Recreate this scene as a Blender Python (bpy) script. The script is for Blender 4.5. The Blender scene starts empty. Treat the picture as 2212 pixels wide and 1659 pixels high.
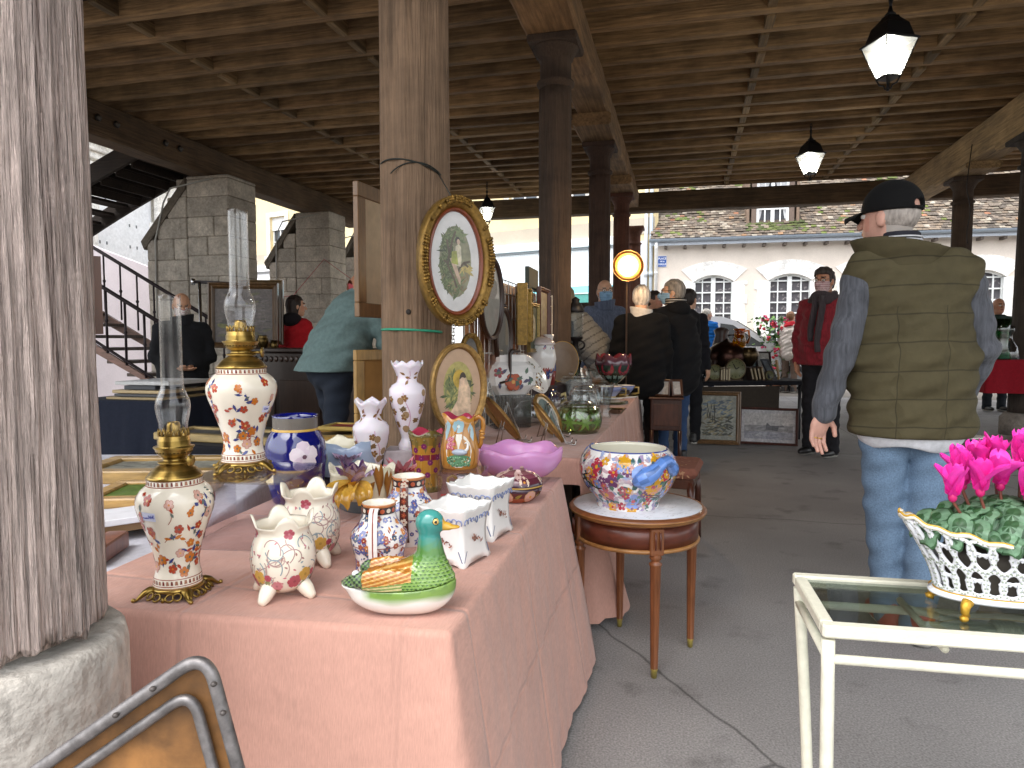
import bpy, math, random
import numpy as np
from mathutils import Vector, Matrix
R = math.radians
rnd = random.Random(7)
scene = bpy.context.scene
C = scene.collection
# ---------------------------------------------------------------- camera (24 mm compact, held at 1.2 m)
EYE = Vector((0, 0, 1.2)); YAW = R(14.1); PITCH = R(3.65)
F, CX, CY = 1480.0, 1106.0, 829.5
cam = bpy.data.cameras.new('camera'); camo = bpy.data.objects.new('camera', cam); C.objects.link(camo)
camo.location = EYE; camo.rotation_euler = (R(90) - PITCH, 0, YAW)
cam.sensor_width = 36; cam.lens = 36 * F / 2212; cam.clip_start = .05; cam.clip_end = 600
scene.camera = camo
# ---------------------------------------------------------------- sky, sun, exposure (bright overcast)
SUN_EL, SUN_AZ = R(68), R(205)          # azimuth clockwise from +Y
w = bpy.data.worlds.new('World'); scene.world = w; w.use_nodes = True
nt = w.node_tree; bg = nt.nodes['Background']
sk = nt.nodes.new('ShaderNodeTexSky'); sk.sky_type = 'NISHITA'; sk.sun_disc = False
sk.sun_elevation = SUN_EL; sk.sun_rotation = SUN_AZ; sk.dust_density = 3; sk.air_density = 1.2
hs = nt.nodes.new('ShaderNodeHueSaturation'); hs.inputs['Saturation'].default_value = .22
nt.links.new(sk.outputs[0], hs.inputs['Color']); nt.links.new(hs.outputs[0], bg.inputs[0])
bg.inputs[1].default_value = .15
sun = bpy.data.lights.new('sun', 'SUN'); sun.energy = .5; sun.angle = R(60); sun.color = (1, .97, .93)
suno = bpy.data.objects.new('sun', sun); C.objects.link(suno)
sd = Vector((math.sin(SUN_AZ) * math.cos(SUN_EL), math.cos(SUN_AZ) * math.cos(SUN_EL), math.sin(SUN_EL)))
suno.rotation_euler = sd.to_track_quat('Z', 'Y').to_euler(); suno.location = (-3, -6, 12)
scene.view_settings.view_transform = 'Standard'; scene.view_settings.look = 'None'
scene.view_settings.exposure = 1.8; scene.view_settings.gamma = 1
scene.cycles.max_bounces = 10; scene.cycles.transparent_max_bounces = 24; scene.cycles.diffuse_bounces = 5
scene.cycles.caustics_reflective = False; scene.cycles.caustics_refractive = False
scene.cycles.use_denoising = True; scene.cycles.sample_clamp_indirect = 6
# ---------------------------------------------------------------- measuring the photograph (2212 x 1659 view pixels)
_r = Vector((math.cos(YAW), math.sin(YAW), 0))
_f = Vector((-math.sin(YAW) * math.cos(PITCH), math.cos(YAW) * math.cos(PITCH), -math.sin(PITCH)))
_u = _r.cross(_f)
def ray(u, v): return _f + _r * ((u - CX) / F) - _u * ((v - CY) / F)
def G(u, v, z):                      # point of the level z seen at u, v
 d = ray(u, v); return EYE + d * ((z - EYE.z) / d.z)
def GD(u, v, depth): return EYE + ray(u, v) * depth
def GY(u, v, y):
 d = ray(u, v); return EYE + d * (y / d.y)
def GX(u, v, x):
 d = ray(u, v); return EYE + d * (x / d.x)
def K(p): return (Vector(p) - EYE).dot(_f) / F       # metres per view pixel at p
FACE = YAW                                           # rotation that turns local -Y to the camera
def face(p): return math.atan2(-(EYE.x - p[0]), (EYE.y - p[1])) + math.pi   # z-rotation so that local -Y looks at the camera
def hx(h, a=1):
 h = h.lstrip('#'); o = []
 for i in (0, 2, 4):
  x = int(h[i:i + 2], 16) / 255; o.append(x / 12.92 if x <= .04045 else ((x + .055) / 1.055) ** 2.4)
 return (o[0], o[1], o[2], a)
def shade(c, k): return (min(1, c[0] * k), min(1, c[1] * k), min(1, c[2] * k), 1)
def mixc(a, b, t): return tuple(a[i] * (1 - t) + b[i] * t for i in range(3)) + (1,)
# ---------------------------------------------------------------- mesh builder
class B:
 def __init__(s): s.v, s.f, s.c, s.m, s.sm = [], [], [], [], []
 def add(s, vs, fs, col, m=0, smooth=True):
  o = len(s.v); s.v.extend(tuple(v) for v in vs)
  pc = isinstance(col, list)
  for i, f in enumerate(fs):
   s.f.append(tuple(j + o for j in f)); s.c.append(col[i] if pc else col); s.m.append(m); s.sm.append(smooth)
 def box(s, c, d, col, rz=0, m=0, bev=0, tilt=None):
  x, y, z = d[0] / 2, d[1] / 2, d[2] / 2; e = min(bev, x * .9, y * .9, z * .9)
  M = Matrix.Rotation(rz, 3, 'Z')
  if tilt is not None: M = M @ tilt
  if e <= 0:
   p = [(-x, -y, -z), (x, -y, -z), (x, y, -z), (-x, y, -z), (-x, -y, z), (x, -y, z), (x, y, z), (-x, y, z)]
   fs = [(0, 3, 2, 1), (4, 5, 6, 7), (0, 1, 5, 4), (1, 2, 6, 5), (2, 3, 7, 6), (3, 0, 4, 7)]
  else:
   p = []; q = [(-1, -1), (1, -1), (1, 1), (-1, 1)]
   def ring(zz, ins):
    o = len(p)
    for sx, sy in q:
     if sx * sy > 0: p.extend([(sx * (x - ins), sy * (y - ins - e), zz), (sx * (x - ins - e), sy * (y - ins), zz)])
     else: p.extend([(sx * (x - ins - e), sy * (y - ins), zz), (sx * (x - ins), sy * (y - ins - e), zz)])
    return o
   rs = [ring(-z, e * .7), ring(-z + e, 0), ring(z - e, 0), ring(z, e * .7)]
   fs = [tuple(reversed(range(8))), tuple(range(24, 32))]
   for a in range(3):
    for i in range(8): fs.append((rs[a] + i, rs[a] + (i + 1) % 8, rs[a + 1] + (i + 1) % 8, rs[a + 1] + i))
  c = Vector(c)
  s.add([M @ Vector(v) + c for v in p], fs, col, m, False)
 def lathe(s, prof, col, n=32, c=(0, 0, 0), warp=None, m=0, smooth=True, caps=True, arc=None):
  vs, fs, cs = [], [], []; k = len(prof)
  for j, (r, z) in enumerate(prof):
   for i in range(n):
    th = 2 * math.pi * i / n; rr, zz = r, z
    if warp: rr, zz = warp(th, j, r, z)
    vs.append((c[0] + rr * math.cos(th), c[1] + rr * math.sin(th), c[2] + zz))
  pc = isinstance(col, list)
  for j in range(k - 1):
   for i in range(n):
    fs.append((j * n + i, j * n + (i + 1) % n, (j + 1) * n + (i + 1) % n, (j + 1) * n + i)); cs.append(col[j] if pc else col)
  if caps:
   fs.append(tuple(reversed(range(n)))); cs.append(col[0] if pc else col)
   fs.append(tuple(range((k - 1) * n, k * n))); cs.append(col[-1] if pc else col)
  s.add(vs, fs, cs, m, smooth)
 def tube(s, pts, r, col, n=8, closed=False, m=0, flat=1, caps=True):
  pts = [Vector(p) for p in pts]; N = len(pts); vs, fs = [], []
  rs = r if isinstance(r, (list, tuple)) else [r] * N
  up = None
  for i, p in enumerate(pts):
   if closed: t = pts[(i + 1) % N] - pts[i - 1]
   else: t = pts[min(i + 1, N - 1)] - pts[max(i - 1, 0)]
   if t.length < 1e-9: t = Vector((0, 0, 1))
   t.normalize()
   if up is None:
    up = Vector((0, 0, 1)) if abs(t.z) < .9 else Vector((1, 0, 0))
   a = t.cross(up)
   if a.length < 1e-6: a = t.cross(Vector((0, 1, 0)))
   a.normalize(); b = a.cross(t).normalized(); up = b
   for q in range(n):
    th = 2 * math.pi * q / n
    vs.append(p + a * (rs[i] * math.cos(th)) + b * (rs[i] * flat * math.sin(th)))
  L = N if closed else N - 1
  for i in range(L):
   for q in range(n):
    i2 = (i + 1) % N
    fs.append((i * n + q, i2 * n + q, i2 * n + (q + 1) % n, i * n + (q + 1) % n))
  if not closed and caps:
   fs.append(tuple(range(n))); fs.append(tuple(reversed(range((N - 1) * n, N * n))))
  s.add(vs, fs, col, m, True)
 def ell(s, c, r, col, n=16, k=10, M=None, m=0, fn=None):
  vs, fs, cs = [], [], []; c = Vector(c)
  for j in range(k + 1):
   ph = math.pi * j / k
   for i in range(n):
    th = 2 * math.pi * i / n
    p = Vector((math.sin(ph) * math.cos(th) * r[0], math.sin(ph) * math.sin(th) * r[1], -math.cos(ph) * r[2]))
    if fn: p = fn(p)
    vs.append((M @ p if M else p) + c)
  for j in range(k):
   for i in range(n):
    fs.append((j * n + i, j * n + (i + 1) % n, (j + 1) * n + (i + 1) % n, (j + 1) * n + i))
  s.add(vs, fs, col, m, True)
 def grid(s, fn, nu, nv, col, m=0, smooth=True, closed=False):
  vs, fs, cs = [], [], []
  for j in range(nv + 1):
   for i in range(nu + (0 if closed else 1)): vs.append(fn(i / nu, j / nv))
  W = nu + (0 if closed else 1)
  for j in range(nv):
   for i in range(nu):
    i2 = (i + 1) % W if closed else i + 1
    fs.append((j * W + i, j * W + i2, (j + 1) * W + i2, (j + 1) * W + i))
    if callable(col): cs.append(col((i + .5) / nu, (j + .5) / nv))
  s.add(vs, fs, cs if callable(col) else col, m, smooth)
 def prism(s, poly, y0, y1, col, m=0, M=None, smooth=False, ax='y'):      # polygon in x,z extruded along y
  n = len(poly)
  def P(p, y): return (p[0], y, p[1]) if ax == 'y' else ((p[0], p[1], y) if ax == 'z' else (y, p[0], p[1]))
  vs = [Vector(P(p, y0)) for p in poly] + [Vector(P(p, y1)) for p in poly]
  if M: vs = [M @ v for v in vs]
  fs = [tuple(range(n)), tuple(reversed(range(n, 2 * n)))] + [(i, i + n, (i + 1) % n + n, (i + 1) % n) for i in range(n)]
  s.add(vs, fs, col, m, smooth)
 def build(s, name, mats, parent=None, loc=None, rz=0, weld=False):
  me = bpy.data.meshes.new(name)
  me.from_pydata(s.v, [], s.f)
  if not isinstance(mats, (list, tuple)): mats = [mats]
  for m in mats: me.materials.append(m)
  n = len(me.polygons)
  me.polygons.foreach_set('material_index', s.m); me.polygons.foreach_set('use_smooth', s.sm)
  at = me.color_attributes.new('Col', 'FLOAT_COLOR', 'CORNER')
  lt = np.array([len(f) for f in s.f]); cc = np.repeat(np.array([tuple(c[:3]) + (1,) for c in s.c], np.float32), lt, axis=0)
  at.data.foreach_set('color', cc.ravel())
  me.update()
  o = bpy.data.objects.new(name, me); C.objects.link(o)
  if parent is not None: o.parent = parent
  if loc is not None: o.location = loc
  o.rotation_euler.z = rz
  return o
def thing(name, label, cat, loc=(0, 0, 0), rz=0, group=None):
 o = bpy.data.objects.new(name, None); C.objects.link(o); o.location = loc; o.rotation_euler.z = rz; o.empty_display_size = .05
 o['label'] = label; o['category'] = cat
 if group: o['group'] = group
 return o
def tag(o, label, cat, group=None):
 o['label'] = label; o['category'] = cat
 if group: o['group'] = group
 return o
def struct(o): o['kind'] = 'structure'; return o
def copy_tree(o, loc, rz=None, label=None, parent=None, scale=None):
 c = o.copy(); C.objects.link(c)
 if parent is not None: c.parent = parent
 else:
  c.location = loc
  if rz is not None: c.rotation_euler.z = rz
  if label: c['label'] = label
  if scale: c.scale = (scale,) * 3
 for ch in [x for x in bpy.data.objects if x.parent == o]: copy_tree(ch, None, parent=c)
 return c
# ---------------------------------------------------------------- materials
MC = {}
def mat(name, rough=.6, metal=0., noise=None, noise2=None, bump=None, coat=0., sheen=0., stretch=(1, 1, 1), spec=.5, rot=None, sub=0., mul=1.):
 if name in MC: return MC[name]
 m = bpy.data.materials.new(name); m.use_nodes = True; MC[name] = m
 t = m.node_tree; L = t.links.new; N = t.nodes.new
 p = t.nodes['Principled BSDF']; p.inputs['Roughness'].default_value = rough; p.inputs['Metallic'].default_value = metal
 p.inputs['Specular IOR Level'].default_value = spec; p.inputs['Coat Weight'].default_value = coat; p.inputs['Coat Roughness'].default_value = .05
 p.inputs['Sheen Weight'].default_value = sheen
 if sub: p.inputs['Subsurface Weight'].default_value = sub; p.inputs['Subsurface Radius'].default_value = (.02, .01, .006)
 a = N('ShaderNodeAttribute'); a.attribute_name = 'Col'; out = a.outputs['Color']
 tc = N('ShaderNodeTexCoord'); mp = N('ShaderNodeMapping'); mp.inputs['Scale'].default_value = stretch
 if rot: mp.inputs['Rotation'].default_value = rot
 L(tc.outputs['Object'], mp.inputs['Vector'])
 for nz in (noise, noise2):
  if not nz: continue
  n = N('ShaderNodeTexNoise'); n.inputs['Scale'].default_value = nz[0]; n.inputs['Detail'].default_value = 6; n.inputs['Roughness'].default_value = .6
  L((mp if nz is noise else tc).outputs['Vector' if nz is noise else 'Object'], n.inputs['Vector'])
  mr = N('ShaderNodeMapRange'); mr.inputs['From Min'].default_value = .3; mr.inputs['From Max'].default_value = .7
  mr.inputs['To Min'].default_value = 1 - nz[1]; mr.inputs['To Max'].default_value = 1 + nz[1]
  L(n.outputs['Fac'], mr.inputs['Value'])
  x = N('ShaderNodeVectorMath'); x.operation = 'SCALE'; L(out, x.inputs[0]); L(mr.outputs[0], x.inputs['Scale']); out = x.outputs[0]
 L(out, p.inputs['Base Color'])
 if bump:
  n = N('ShaderNodeTexNoise'); n.inputs['Scale'].default_value = bump[0]; n.inputs['Detail'].default_value = 5
  L(mp.outputs['Vector'], n.inputs['Vector'])
  b = N('ShaderNodeBump'); b.inputs['Strength'].default_value = bump[1]; b.inputs['Distance'].default_value = bump[2] if len(bump) > 2 else .01
  L(n.outputs['Fac'], b.inputs['Height']); L(b.outputs[0], p.inputs['Normal'])
 return m
GLAZE = mat('glazed_ceramic', .13, coat=.4, noise=(9, .06))
MATTE = mat('matte_paint', .75, noise=(14, .12))
SATIN = mat('satin_paint', .4, noise=(20, .1))
CLOTH = mat('woven_cloth', .9, sheen=.02, spec=.25, noise=(40, .14), bump=(260, .25, .004))
KNIT = mat('ribbed_knit', .95, sheen=.1, noise=(85, .4), noise2=(9, .1), bump=(85, .8, .006), stretch=(1, 1, .05))
DENIM = mat('denim', .9, noise=(180, .25), noise2=(9, .07), bump=(300, .3, .002))
SKIN = mat('skin', .5, noise=(25, .12), sub=.1)
HAIR = mat('hair', .6, noise=(70, .4), stretch=(1, 1, .25), bump=(90, .6, .006))
BRASS = mat('aged_brass', .3, .9, noise=(30, .25), bump=(60, .15, .002))
GILT = mat('gilded_wood', .42, .55, noise=(60, .35), bump=(110, .5, .004))
STEEL = mat('polished_steel', .22, 1., noise=(40, .1))
IRON = mat('black_iron', .5, .3, noise=(30, .2))
VARN = mat('varnished_wood', .32, coat=.15, noise=(14, .35), stretch=(3, 3, .5))
VARNX = mat('varnished_wood_along', .36, coat=.15, noise=(14, .35), stretch=(.5, 3, 3))
def beam_mat(name, st, dark=.55):
 m = mat(name, .85, noise=(6, .45), noise2=(2.2, .35), stretch=st, bump=(9, .7, .02))
 return m
BEAMX = beam_mat('rough_oak_across', (.35, 6, 6)); BEAMY = beam_mat('rough_oak_along', (6, .35, 6)); BEAMZ = beam_mat('rough_oak_upright', (6, 6, .35))
STONE = mat('limestone', .9, noise=(5, .25), noise2=(28, .22), bump=(22, .9, .02))
PLAST = mat('lime_render', .9, noise=(1.2, .08), noise2=(30, .05), bump=(40, .2, .004))
LEAF = mat('leaf', .5, noise=(60, .25))
PETAL = mat('petal', .55, noise=(60, .1), sub=.2)
PAINTING = mat('painted_picture', .5, noise=(40, .3), noise2=(9, .2))
def glass(name, rough=.02, ior=1.45, refl=1.0):
 m = bpy.data.materials.new(name); m.use_nodes = True; t = m.node_tree; L = t.links.new; N = t.nodes.new
 t.nodes.remove(t.nodes['Principled BSDF'])
 a = N('ShaderNodeAttribute'); a.attribute_name = 'Col'
 tr = N('ShaderNodeBsdfTransparent'); gl = N('ShaderNodeBsdfGlossy'); gl.inputs['Roughness'].default_value = rough
 fr = N('ShaderNodeLayerWeight'); fr.inputs['Blend'].default_value = .5; mx = N('ShaderNodeMixShader')
 L(a.outputs['Color'], tr.inputs['Color'])
 pw = N('ShaderNodeMath'); pw.operation = 'POWER'; pw.inputs[1].default_value = 3.2; L(fr.outputs['Facing'], pw.inputs[0])
 ml = N('ShaderNodeMath'); ml.operation = 'MULTIPLY_ADD'; ml.inputs[1].default_value = .85 * refl; ml.inputs[2].default_value = ((ior - 1) / (ior + 1)) ** 2 * refl; ml.use_clamp = True
 L(pw.outputs[0], ml.inputs[0]); L(ml.outputs[0], mx.inputs[0]); L(tr.outputs[0], mx.inputs[1]); L(gl.outputs[0], mx.inputs[2])
 L(mx.outputs[0], t.nodes['Material Output'].inputs[0])
 return m
GLASS = glass('clear_glass', .02, 1.5, 1.0)
CRYST = glass('cut_crystal', .05, 1.9, 1.1)
PANE = glass('window_glass', .02, 1.5, 1.0)
def emit(name, col, s):
 m = bpy.data.materials.new(name); m.use_nodes = True; t = m.node_tree
 t.nodes.remove(t.nodes['Principled BSDF']); e = t.nodes.new('ShaderNodeEmission'); e.inputs[0].default_value = col; e.inputs[1].default_value = s
 t.links.new(e.outputs[0], t.nodes['Material Output'].inputs[0]); return m
def text_mesh(body, size, col, depth=.0008, bold=0.0):
 cu = bpy.data.curves.new('lettering', 'FONT'); cu.body = body; cu.size = size; cu.align_x = 'CENTER'; cu.align_y = 'CENTER'; cu.extrude = depth
 cu.offset = bold
 to = bpy.data.objects.new('lettering', cu); C.objects.link(to)
 bpy.context.view_layer.update()
 me = bpy.data.meshes.new_from_object(to.evaluated_get(bpy.context.evaluated_depsgraph_get()))
 vs = [v.co.copy() for v in me.vertices]; fs = [tuple(p.vertices) for p in me.polygons]
 bpy.data.objects.remove(to); bpy.data.curves.remove(cu); bpy.data.meshes.remove(me)
 return vs, fs
# ---------------------------------------------------------------- painted decoration that lies on a turned surface
class Surf:
 def __init__(s, prof): s.p = sorted(((z, r) for r, z in prof), key=lambda q: q[0])
 def rad(s, z):
  p = s.p
  if z <= p[0][0]: return p[0][1]
  for (z0, r0), (z1, r1) in zip(p, p[1:]):
   if z <= z1: return r0 + (r1 - r0) * ((z - z0) / (z1 - z0) if z1 > z0 else 0)
  return p[-1][1]
 def P(s, th, z, e=.0007):
  r = s.rad(z) + e; return (r * math.cos(th), r * math.sin(th), z)
 def off(s, th, z, a, b): return th + a / max(.01, s.rad(z)), z + b
class Flat:                                            # th, z are metres in the plane
 def __init__(s, o, ex, ez, n): s.o, s.ex, s.ez, s.n = map(Vector, (o, ex, ez, n))
 def P(s, th, z, e=.0007): return s.o + s.ex * th + s.ez * z + s.n * e
 def off(s, th, z, a, b): return th + a, z + b
def poly_on(b, S, th, z, pts, col, e=.0007, m=0):
 vs = [S.P(*S.off(th, z, 0, 0), e * 1.1)] + [S.P(*S.off(th, z, a, c), e) for a, c in pts]
 n = len(pts); b.add(vs, [(0, 1 + i, 1 + (i + 1) % n) for i in range(n)], col, m)
def leaf_on(b, S, th, z, ang, L, W, col, e=.0007):
 ca, sa = math.cos(ang), math.sin(ang); pts = []
 for t, w in ((0, .1), (.3, .9), (.6, .85), (1, 0), (.6, -.7), (.3, -.9)):
  x, y = t * L - L / 2, w * W / 2; pts.append((x * ca - y * sa, x * sa + y * ca))
 poly_on(b, S, th, z, pts, col, e)
def oval_on(b, S, th, z, ang, L, W, col, e=.0007):
 ca, sa = math.cos(ang), math.sin(ang); pts = []
 for i in range(9):
  q = i * 2 * math.pi / 9; x, y = math.cos(q) * L / 2, math.sin(q) * W / 2 * (1 + .25 * math.cos(q)); pts.append((x * ca - y * sa, x * sa + y * ca))
 poly_on(b, S, th, z, pts, col, e)
def flower_on(b, S, th, z, size, pc, cc, n=5, rot=0, outline=None):
 for i in range(n):
  a = rot + 2 * math.pi * i / n; t2, z2 = S.off(th, z, math.cos(a) * size * .3, math.sin(a) * size * .3)
  if outline: oval_on(b, S, t2, z2, a, size * .56, size * .5, outline, .0006)
  oval_on(b, S, t2, z2, a, size * .46, size * .38, pc, .0010)
 poly_on(b, S, th, z, [(math.cos(q) * size * .13, math.sin(q) * size * .13) for q in [k * math.pi / 3 for k in range(6)]], cc, .0013)
def stem_on(b, S, pts, w, col, e=.0006):
 vs = []
 for i, (t, z) in enumerate(pts):
  t1, z1 = pts[max(0, i - 1)]; t2, z2 = pts[min(len(pts) - 1, i + 1)]
  r = S.rad(z) if isinstance(S, Surf) else 1
  dx, dz = (t2 - t1) * r, z2 - z1; l = math.hypot(dx, dz) or 1; nx, nz = -dz / l * w / 2, dx / l * w / 2
  vs.append(S.P(*S.off(t, z, nx, nz), e)); vs.append(S.P(*S.off(t, z, -nx, -nz), e))
 b.add(vs, [(2 * i, 2 * i + 1, 2 * i + 3, 2 * i + 2) for i in range(len(pts) - 1)], col)
# ---------------------------------------------------------------- smooth solids from blended primitives (surface nets)
def rcone(P, a, b, ra, rb):
 a = np.array(a); b = np.array(b); ba = b - a; l2 = (ba @ ba) + 1e-12
 h = np.clip(((P - a) @ ba) / l2, 0, 1)
 return np.linalg.norm(P - a - h[..., None] * ba, axis=-1) - (ra + (rb - ra) * h)
def sell(P, c, r, M=None):
 q = P - np.array(c)
 if M is not None: q = q @ np.array(M)
 r = np.array(r); k0 = np.linalg.norm(q / r, axis=-1); k1 = np.linalg.norm(q / (r * r), axis=-1) + 1e-9
 return k0 * (k0 - 1) / k1
def smin(a, b, k):
 h = np.clip(.5 + .5 * (b - a) / k, 0, 1); return b + (a - b) * h - k * h * (1 - h)
def nets(fn, lo, hi, res):
 lo = np.array(lo, float); hi = np.array(hi, float); n = np.ceil((hi - lo) / res).astype(int) + 1
 ax = [lo[i] + res * np.arange(n[i]) for i in range(3)]
 P = np.stack(np.meshgrid(*ax, indexing='ij'), -1); D = fn(P)
 s = D < 0; c = np.zeros(np.array(n) - 1, int)
 for i in (0, 1):
  for j in (0, 1):
   for k in (0, 1): c += s[i:n[0] - 1 + i, j:n[1] - 1 + j, k:n[2] - 1 + k]
 act = (c > 0) & (c < 8); idx = -np.ones(act.shape, int); ids = np.argwhere(act); idx[act] = np.arange(len(ids))
 acc = np.zeros((len(ids), 3)); cnt = np.zeros(len(ids))
 cor = [(i, j, k) for i in (0, 1) for j in (0, 1) for k in (0, 1)]
 for a in range(8):
  for b_ in range(a + 1, 8):
   ca, cb = np.array(cor[a]), np.array(cor[b_])
   if np.abs(ca - cb).sum() != 1: continue
   da = D[tuple((ids + ca).T)]; db = D[tuple((ids + cb).T)]; x = (da < 0) != (db < 0)
   t = np.where(x, da / np.where(x, da - db, 1), 0)
   acc += np.where(x[:, None], ca + t[:, None] * (cb - ca), 0); cnt += x
 V = lo + res * (ids + acc / cnt[:, None]); Fs = []
 for d in range(3):
  e1, e2 = [(1, 2), (2, 0), (0, 1)][d]
  sl0 = [slice(None)] * 3; sl1 = [slice(None)] * 3; sl0[d] = slice(0, n[d] - 1); sl1[d] = slice(1, n[d])
  A = s[tuple(sl0)]; Bb = s[tuple(sl1)]
  for ed, flip in ((A & ~Bb, False), (~A & Bb, True)):
   q = np.argwhere(ed); q = q[(q[:, e1] > 0) & (q[:, e2] > 0) & (q[:, e1] < n[e1] - 1) & (q[:, e2] < n[e2] - 1)]
   if not len(q): continue
   u1 = np.zeros(3, int); u1[e1] = 1; u2 = np.zeros(3, int); u2[e2] = 1
   f = np.stack([idx[tuple((q - u1 - u2).T)], idx[tuple((q - u2).T)], idx[tuple(q.T)], idx[tuple((q - u1).T)]], -1)
   if flip: f = f[:, ::-1]
   Fs.append(f[(f >= 0).all(1)])
 return V, (np.concatenate(Fs) if Fs else np.zeros((0, 4), int))
def add_net(b, fn, lo, hi, res, col, m=0):
 V, Fq = nets(fn, lo, hi, res)
 if not len(V): return
 fl = Fq.tolist()
 if callable(col):
  cen = V[Fq].mean(1); cs = col(cen); cs = [tuple(c) for c in np.asarray(cs).tolist()]
 else: cs = col
 b.add(V.tolist(), fl, cs, m, True)
# ================================================================ ground and floor
def floor_mat():
 m = bpy.data.materials.new('worn_asphalt'); m.use_nodes = True; t = m.node_tree; L = t.links.new; N = t.nodes.new
 p = t.nodes['Principled BSDF']; p.inputs['Roughness'].default_value = .82
 tc = N('ShaderNodeTexCoord')
 def noise(s, d=6):
  n = N('ShaderNodeTexNoise'); n.inputs['Scale'].default_value = s; n.inputs['Detail'].default_value = d; L(tc.outputs['Object'], n.inputs['Vector']); return n
 def ramp(f, a, b, lo, hi):
  r = N('ShaderNodeMapRange'); r.inputs['From Min'].default_value = a; r.inputs['From Max'].default_value = b
  r.inputs['To Min'].default_value = lo; r.inputs['To Max'].default_value = hi; L(f, r.inputs['Value']); return r.outputs[0]
 def mul(a, b):
  x = N('ShaderNodeMath'); x.operation = 'MULTIPLY'; L(a, x.inputs[0]); L(b, x.inputs[1]); return x.outputs[0]
 k = mul(ramp(noise(.9).outputs[0], .35, .7, .78, 1.15), ramp(noise(150, 3).outputs[0], .3, .7, .68, 1.3))
 k = mul(k, ramp(noise(4, 4).outputs[0], .58, .70, 1, .68))          # worn patches
 nz = noise(1.6, 3)
 ad = N('ShaderNodeMix'); ad.data_type = 'VECTOR'; ad.inputs[0].default_value = .16
 L(tc.outputs['Object'], ad.inputs[4]); L(nz.outputs['Color'], ad.inputs[5])
 v = N('ShaderNodeTexVoronoi'); v.feature = 'DISTANCE_TO_EDGE'; v.inputs['Scale'].default_value = .42; L(ad.outputs[1], v.inputs['Vector'])
 k = mul(k, ramp(v.outputs['Distance'], 0, .0028, .35, 1))            # cracks
 sx = N('ShaderNodeSeparateXYZ'); L(tc.outputs['Object'], sx.inputs[0])
 mo = N('ShaderNodeMath'); mo.operation = 'PINGPONG'; mo.inputs[1].default_value = 1.35
 sh = N('ShaderNodeMath'); sh.operation = 'ADD'; sh.inputs[1].default_value = .62; L(sx.outputs[0], sh.inputs[0]); L(sh.outputs[0], mo.inputs[0])
 k = mul(k, ramp(mo.outputs[0], 0, .007, .4, 1))                    # sawn joints
 c = N('ShaderNodeVectorMath'); c.operation = 'SCALE'; c.inputs[0].default_value = (.31, .297, .288); L(k, c.inputs['Scale'])
 L(c.outputs[0], p.inputs['Base Color'])
 b = N('ShaderNodeBump'); b.inputs['Strength'].default_value = .35; b.inputs['Distance'].default_value = .006; L(noise(140, 4).outputs[0], b.inputs['Height']); L(b.outputs[0], p.inputs['Normal'])
 return m
b = B(); b.add([(-9, -3, 0), (14, -3, 0), (14, 15.6, 0), (-9, 15.6, 0)], [(0, 1, 2, 3)], hx('777777'))
struct(b.build('hall_floor', floor_mat()))
b = B(); b.add([(-300, -300, -.01), (300, -300, -.01), (300, 300, -.01), (-300, 300, -.01)], [(0, 1, 2, 3)], hx('746e67'))
struct(b.build('ground', mat('square_paving', .9, noise=(3, .15), noise2=(40, .12), bump=(30, .3))))
# ================================================================ roof timbers
OAK = hx('7e6243'); OAKD = hx('5a4733'); OAKL = hx('947a56')
ZJ = 4.33
roof = thing('timber_roof', 'low roof of dark rough oak beams and closely set joists over the market', 'roof', (-1.16, 7.5, 4.3))
def bm(x0, x1, y0, y1, z0, z1, col, axis, jit=.006, seg=14, bev=.012):
 bb = B(); L = (x0, y0, z0); H = (x1, y1, z1); r = rnd
 vs = []; n = seg + 1; o = Vector((-1.16, 7.5, 4.3))
 oth = [a for a in range(3) if a != axis]
 sec = []
 for (sa, sb) in ((0, 0), (1, 0), (1, 1), (0, 1)): sec.append((sa, sb))
 ph = [r.uniform(0, 9) for _ in range(6)]
 for i in range(n):
  t = i / seg; w1 = jit * math.sin(t * 7 + ph[0]) + r.uniform(-jit, jit) * .5; w2 = jit * math.sin(t * 5 + ph[1]) + r.uniform(-jit, jit) * .5
  ring = []
  for (sa, sb), (da, db) in zip(sec, ((1, 1), (-1, 1), (-1, -1), (1, -1))):
   for e in ((bev, 0), (0, bev)) if da * db < 0 else ((0, bev), (bev, 0)):
    p = [0, 0, 0]; p[axis] = L[axis] + (H[axis] - L[axis]) * t
    p[oth[0]] = (H if sa else L)[oth[0]] + da * e[0] + w1; p[oth[1]] = (H if sb else L)[oth[1]] + db * e[1] + w2
    ring.append(Vector(p) - o)
  vs += ring
 fs = []
 for i in range(seg):
  for q in range(8):
   f = (i * 8 + q, i * 8 + (q + 1) % 8, (i + 1) * 8 + (q + 1) % 8, (i + 1) * 8 + q)
   fs.append(f if axis != 1 else tuple(reversed(f)))
 fs += [tuple(range(8)), tuple(range(seg * 8, seg * 8 + 8))]
 bb.add(vs, fs, col, 0, False); return bb
y = .35; k = 0
while y < 14.9:
 for x0, x1 in ((-8.3, -1.14), (-1.10, 14.0)):
  wd = rnd.uniform(.10, .135); dz = rnd.uniform(-.012, .012)
  col = shade(mixc(OAK, OAKL, rnd.random() * .6), rnd.uniform(.6, 1.25))
  bm(x0, x1, y, y + wd, ZJ + dz, ZJ + .21, col, 0, .007, 16).build('joist', BEAMX, roof)
 y += .45 + rnd.uniform(-.015, .015)
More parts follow.
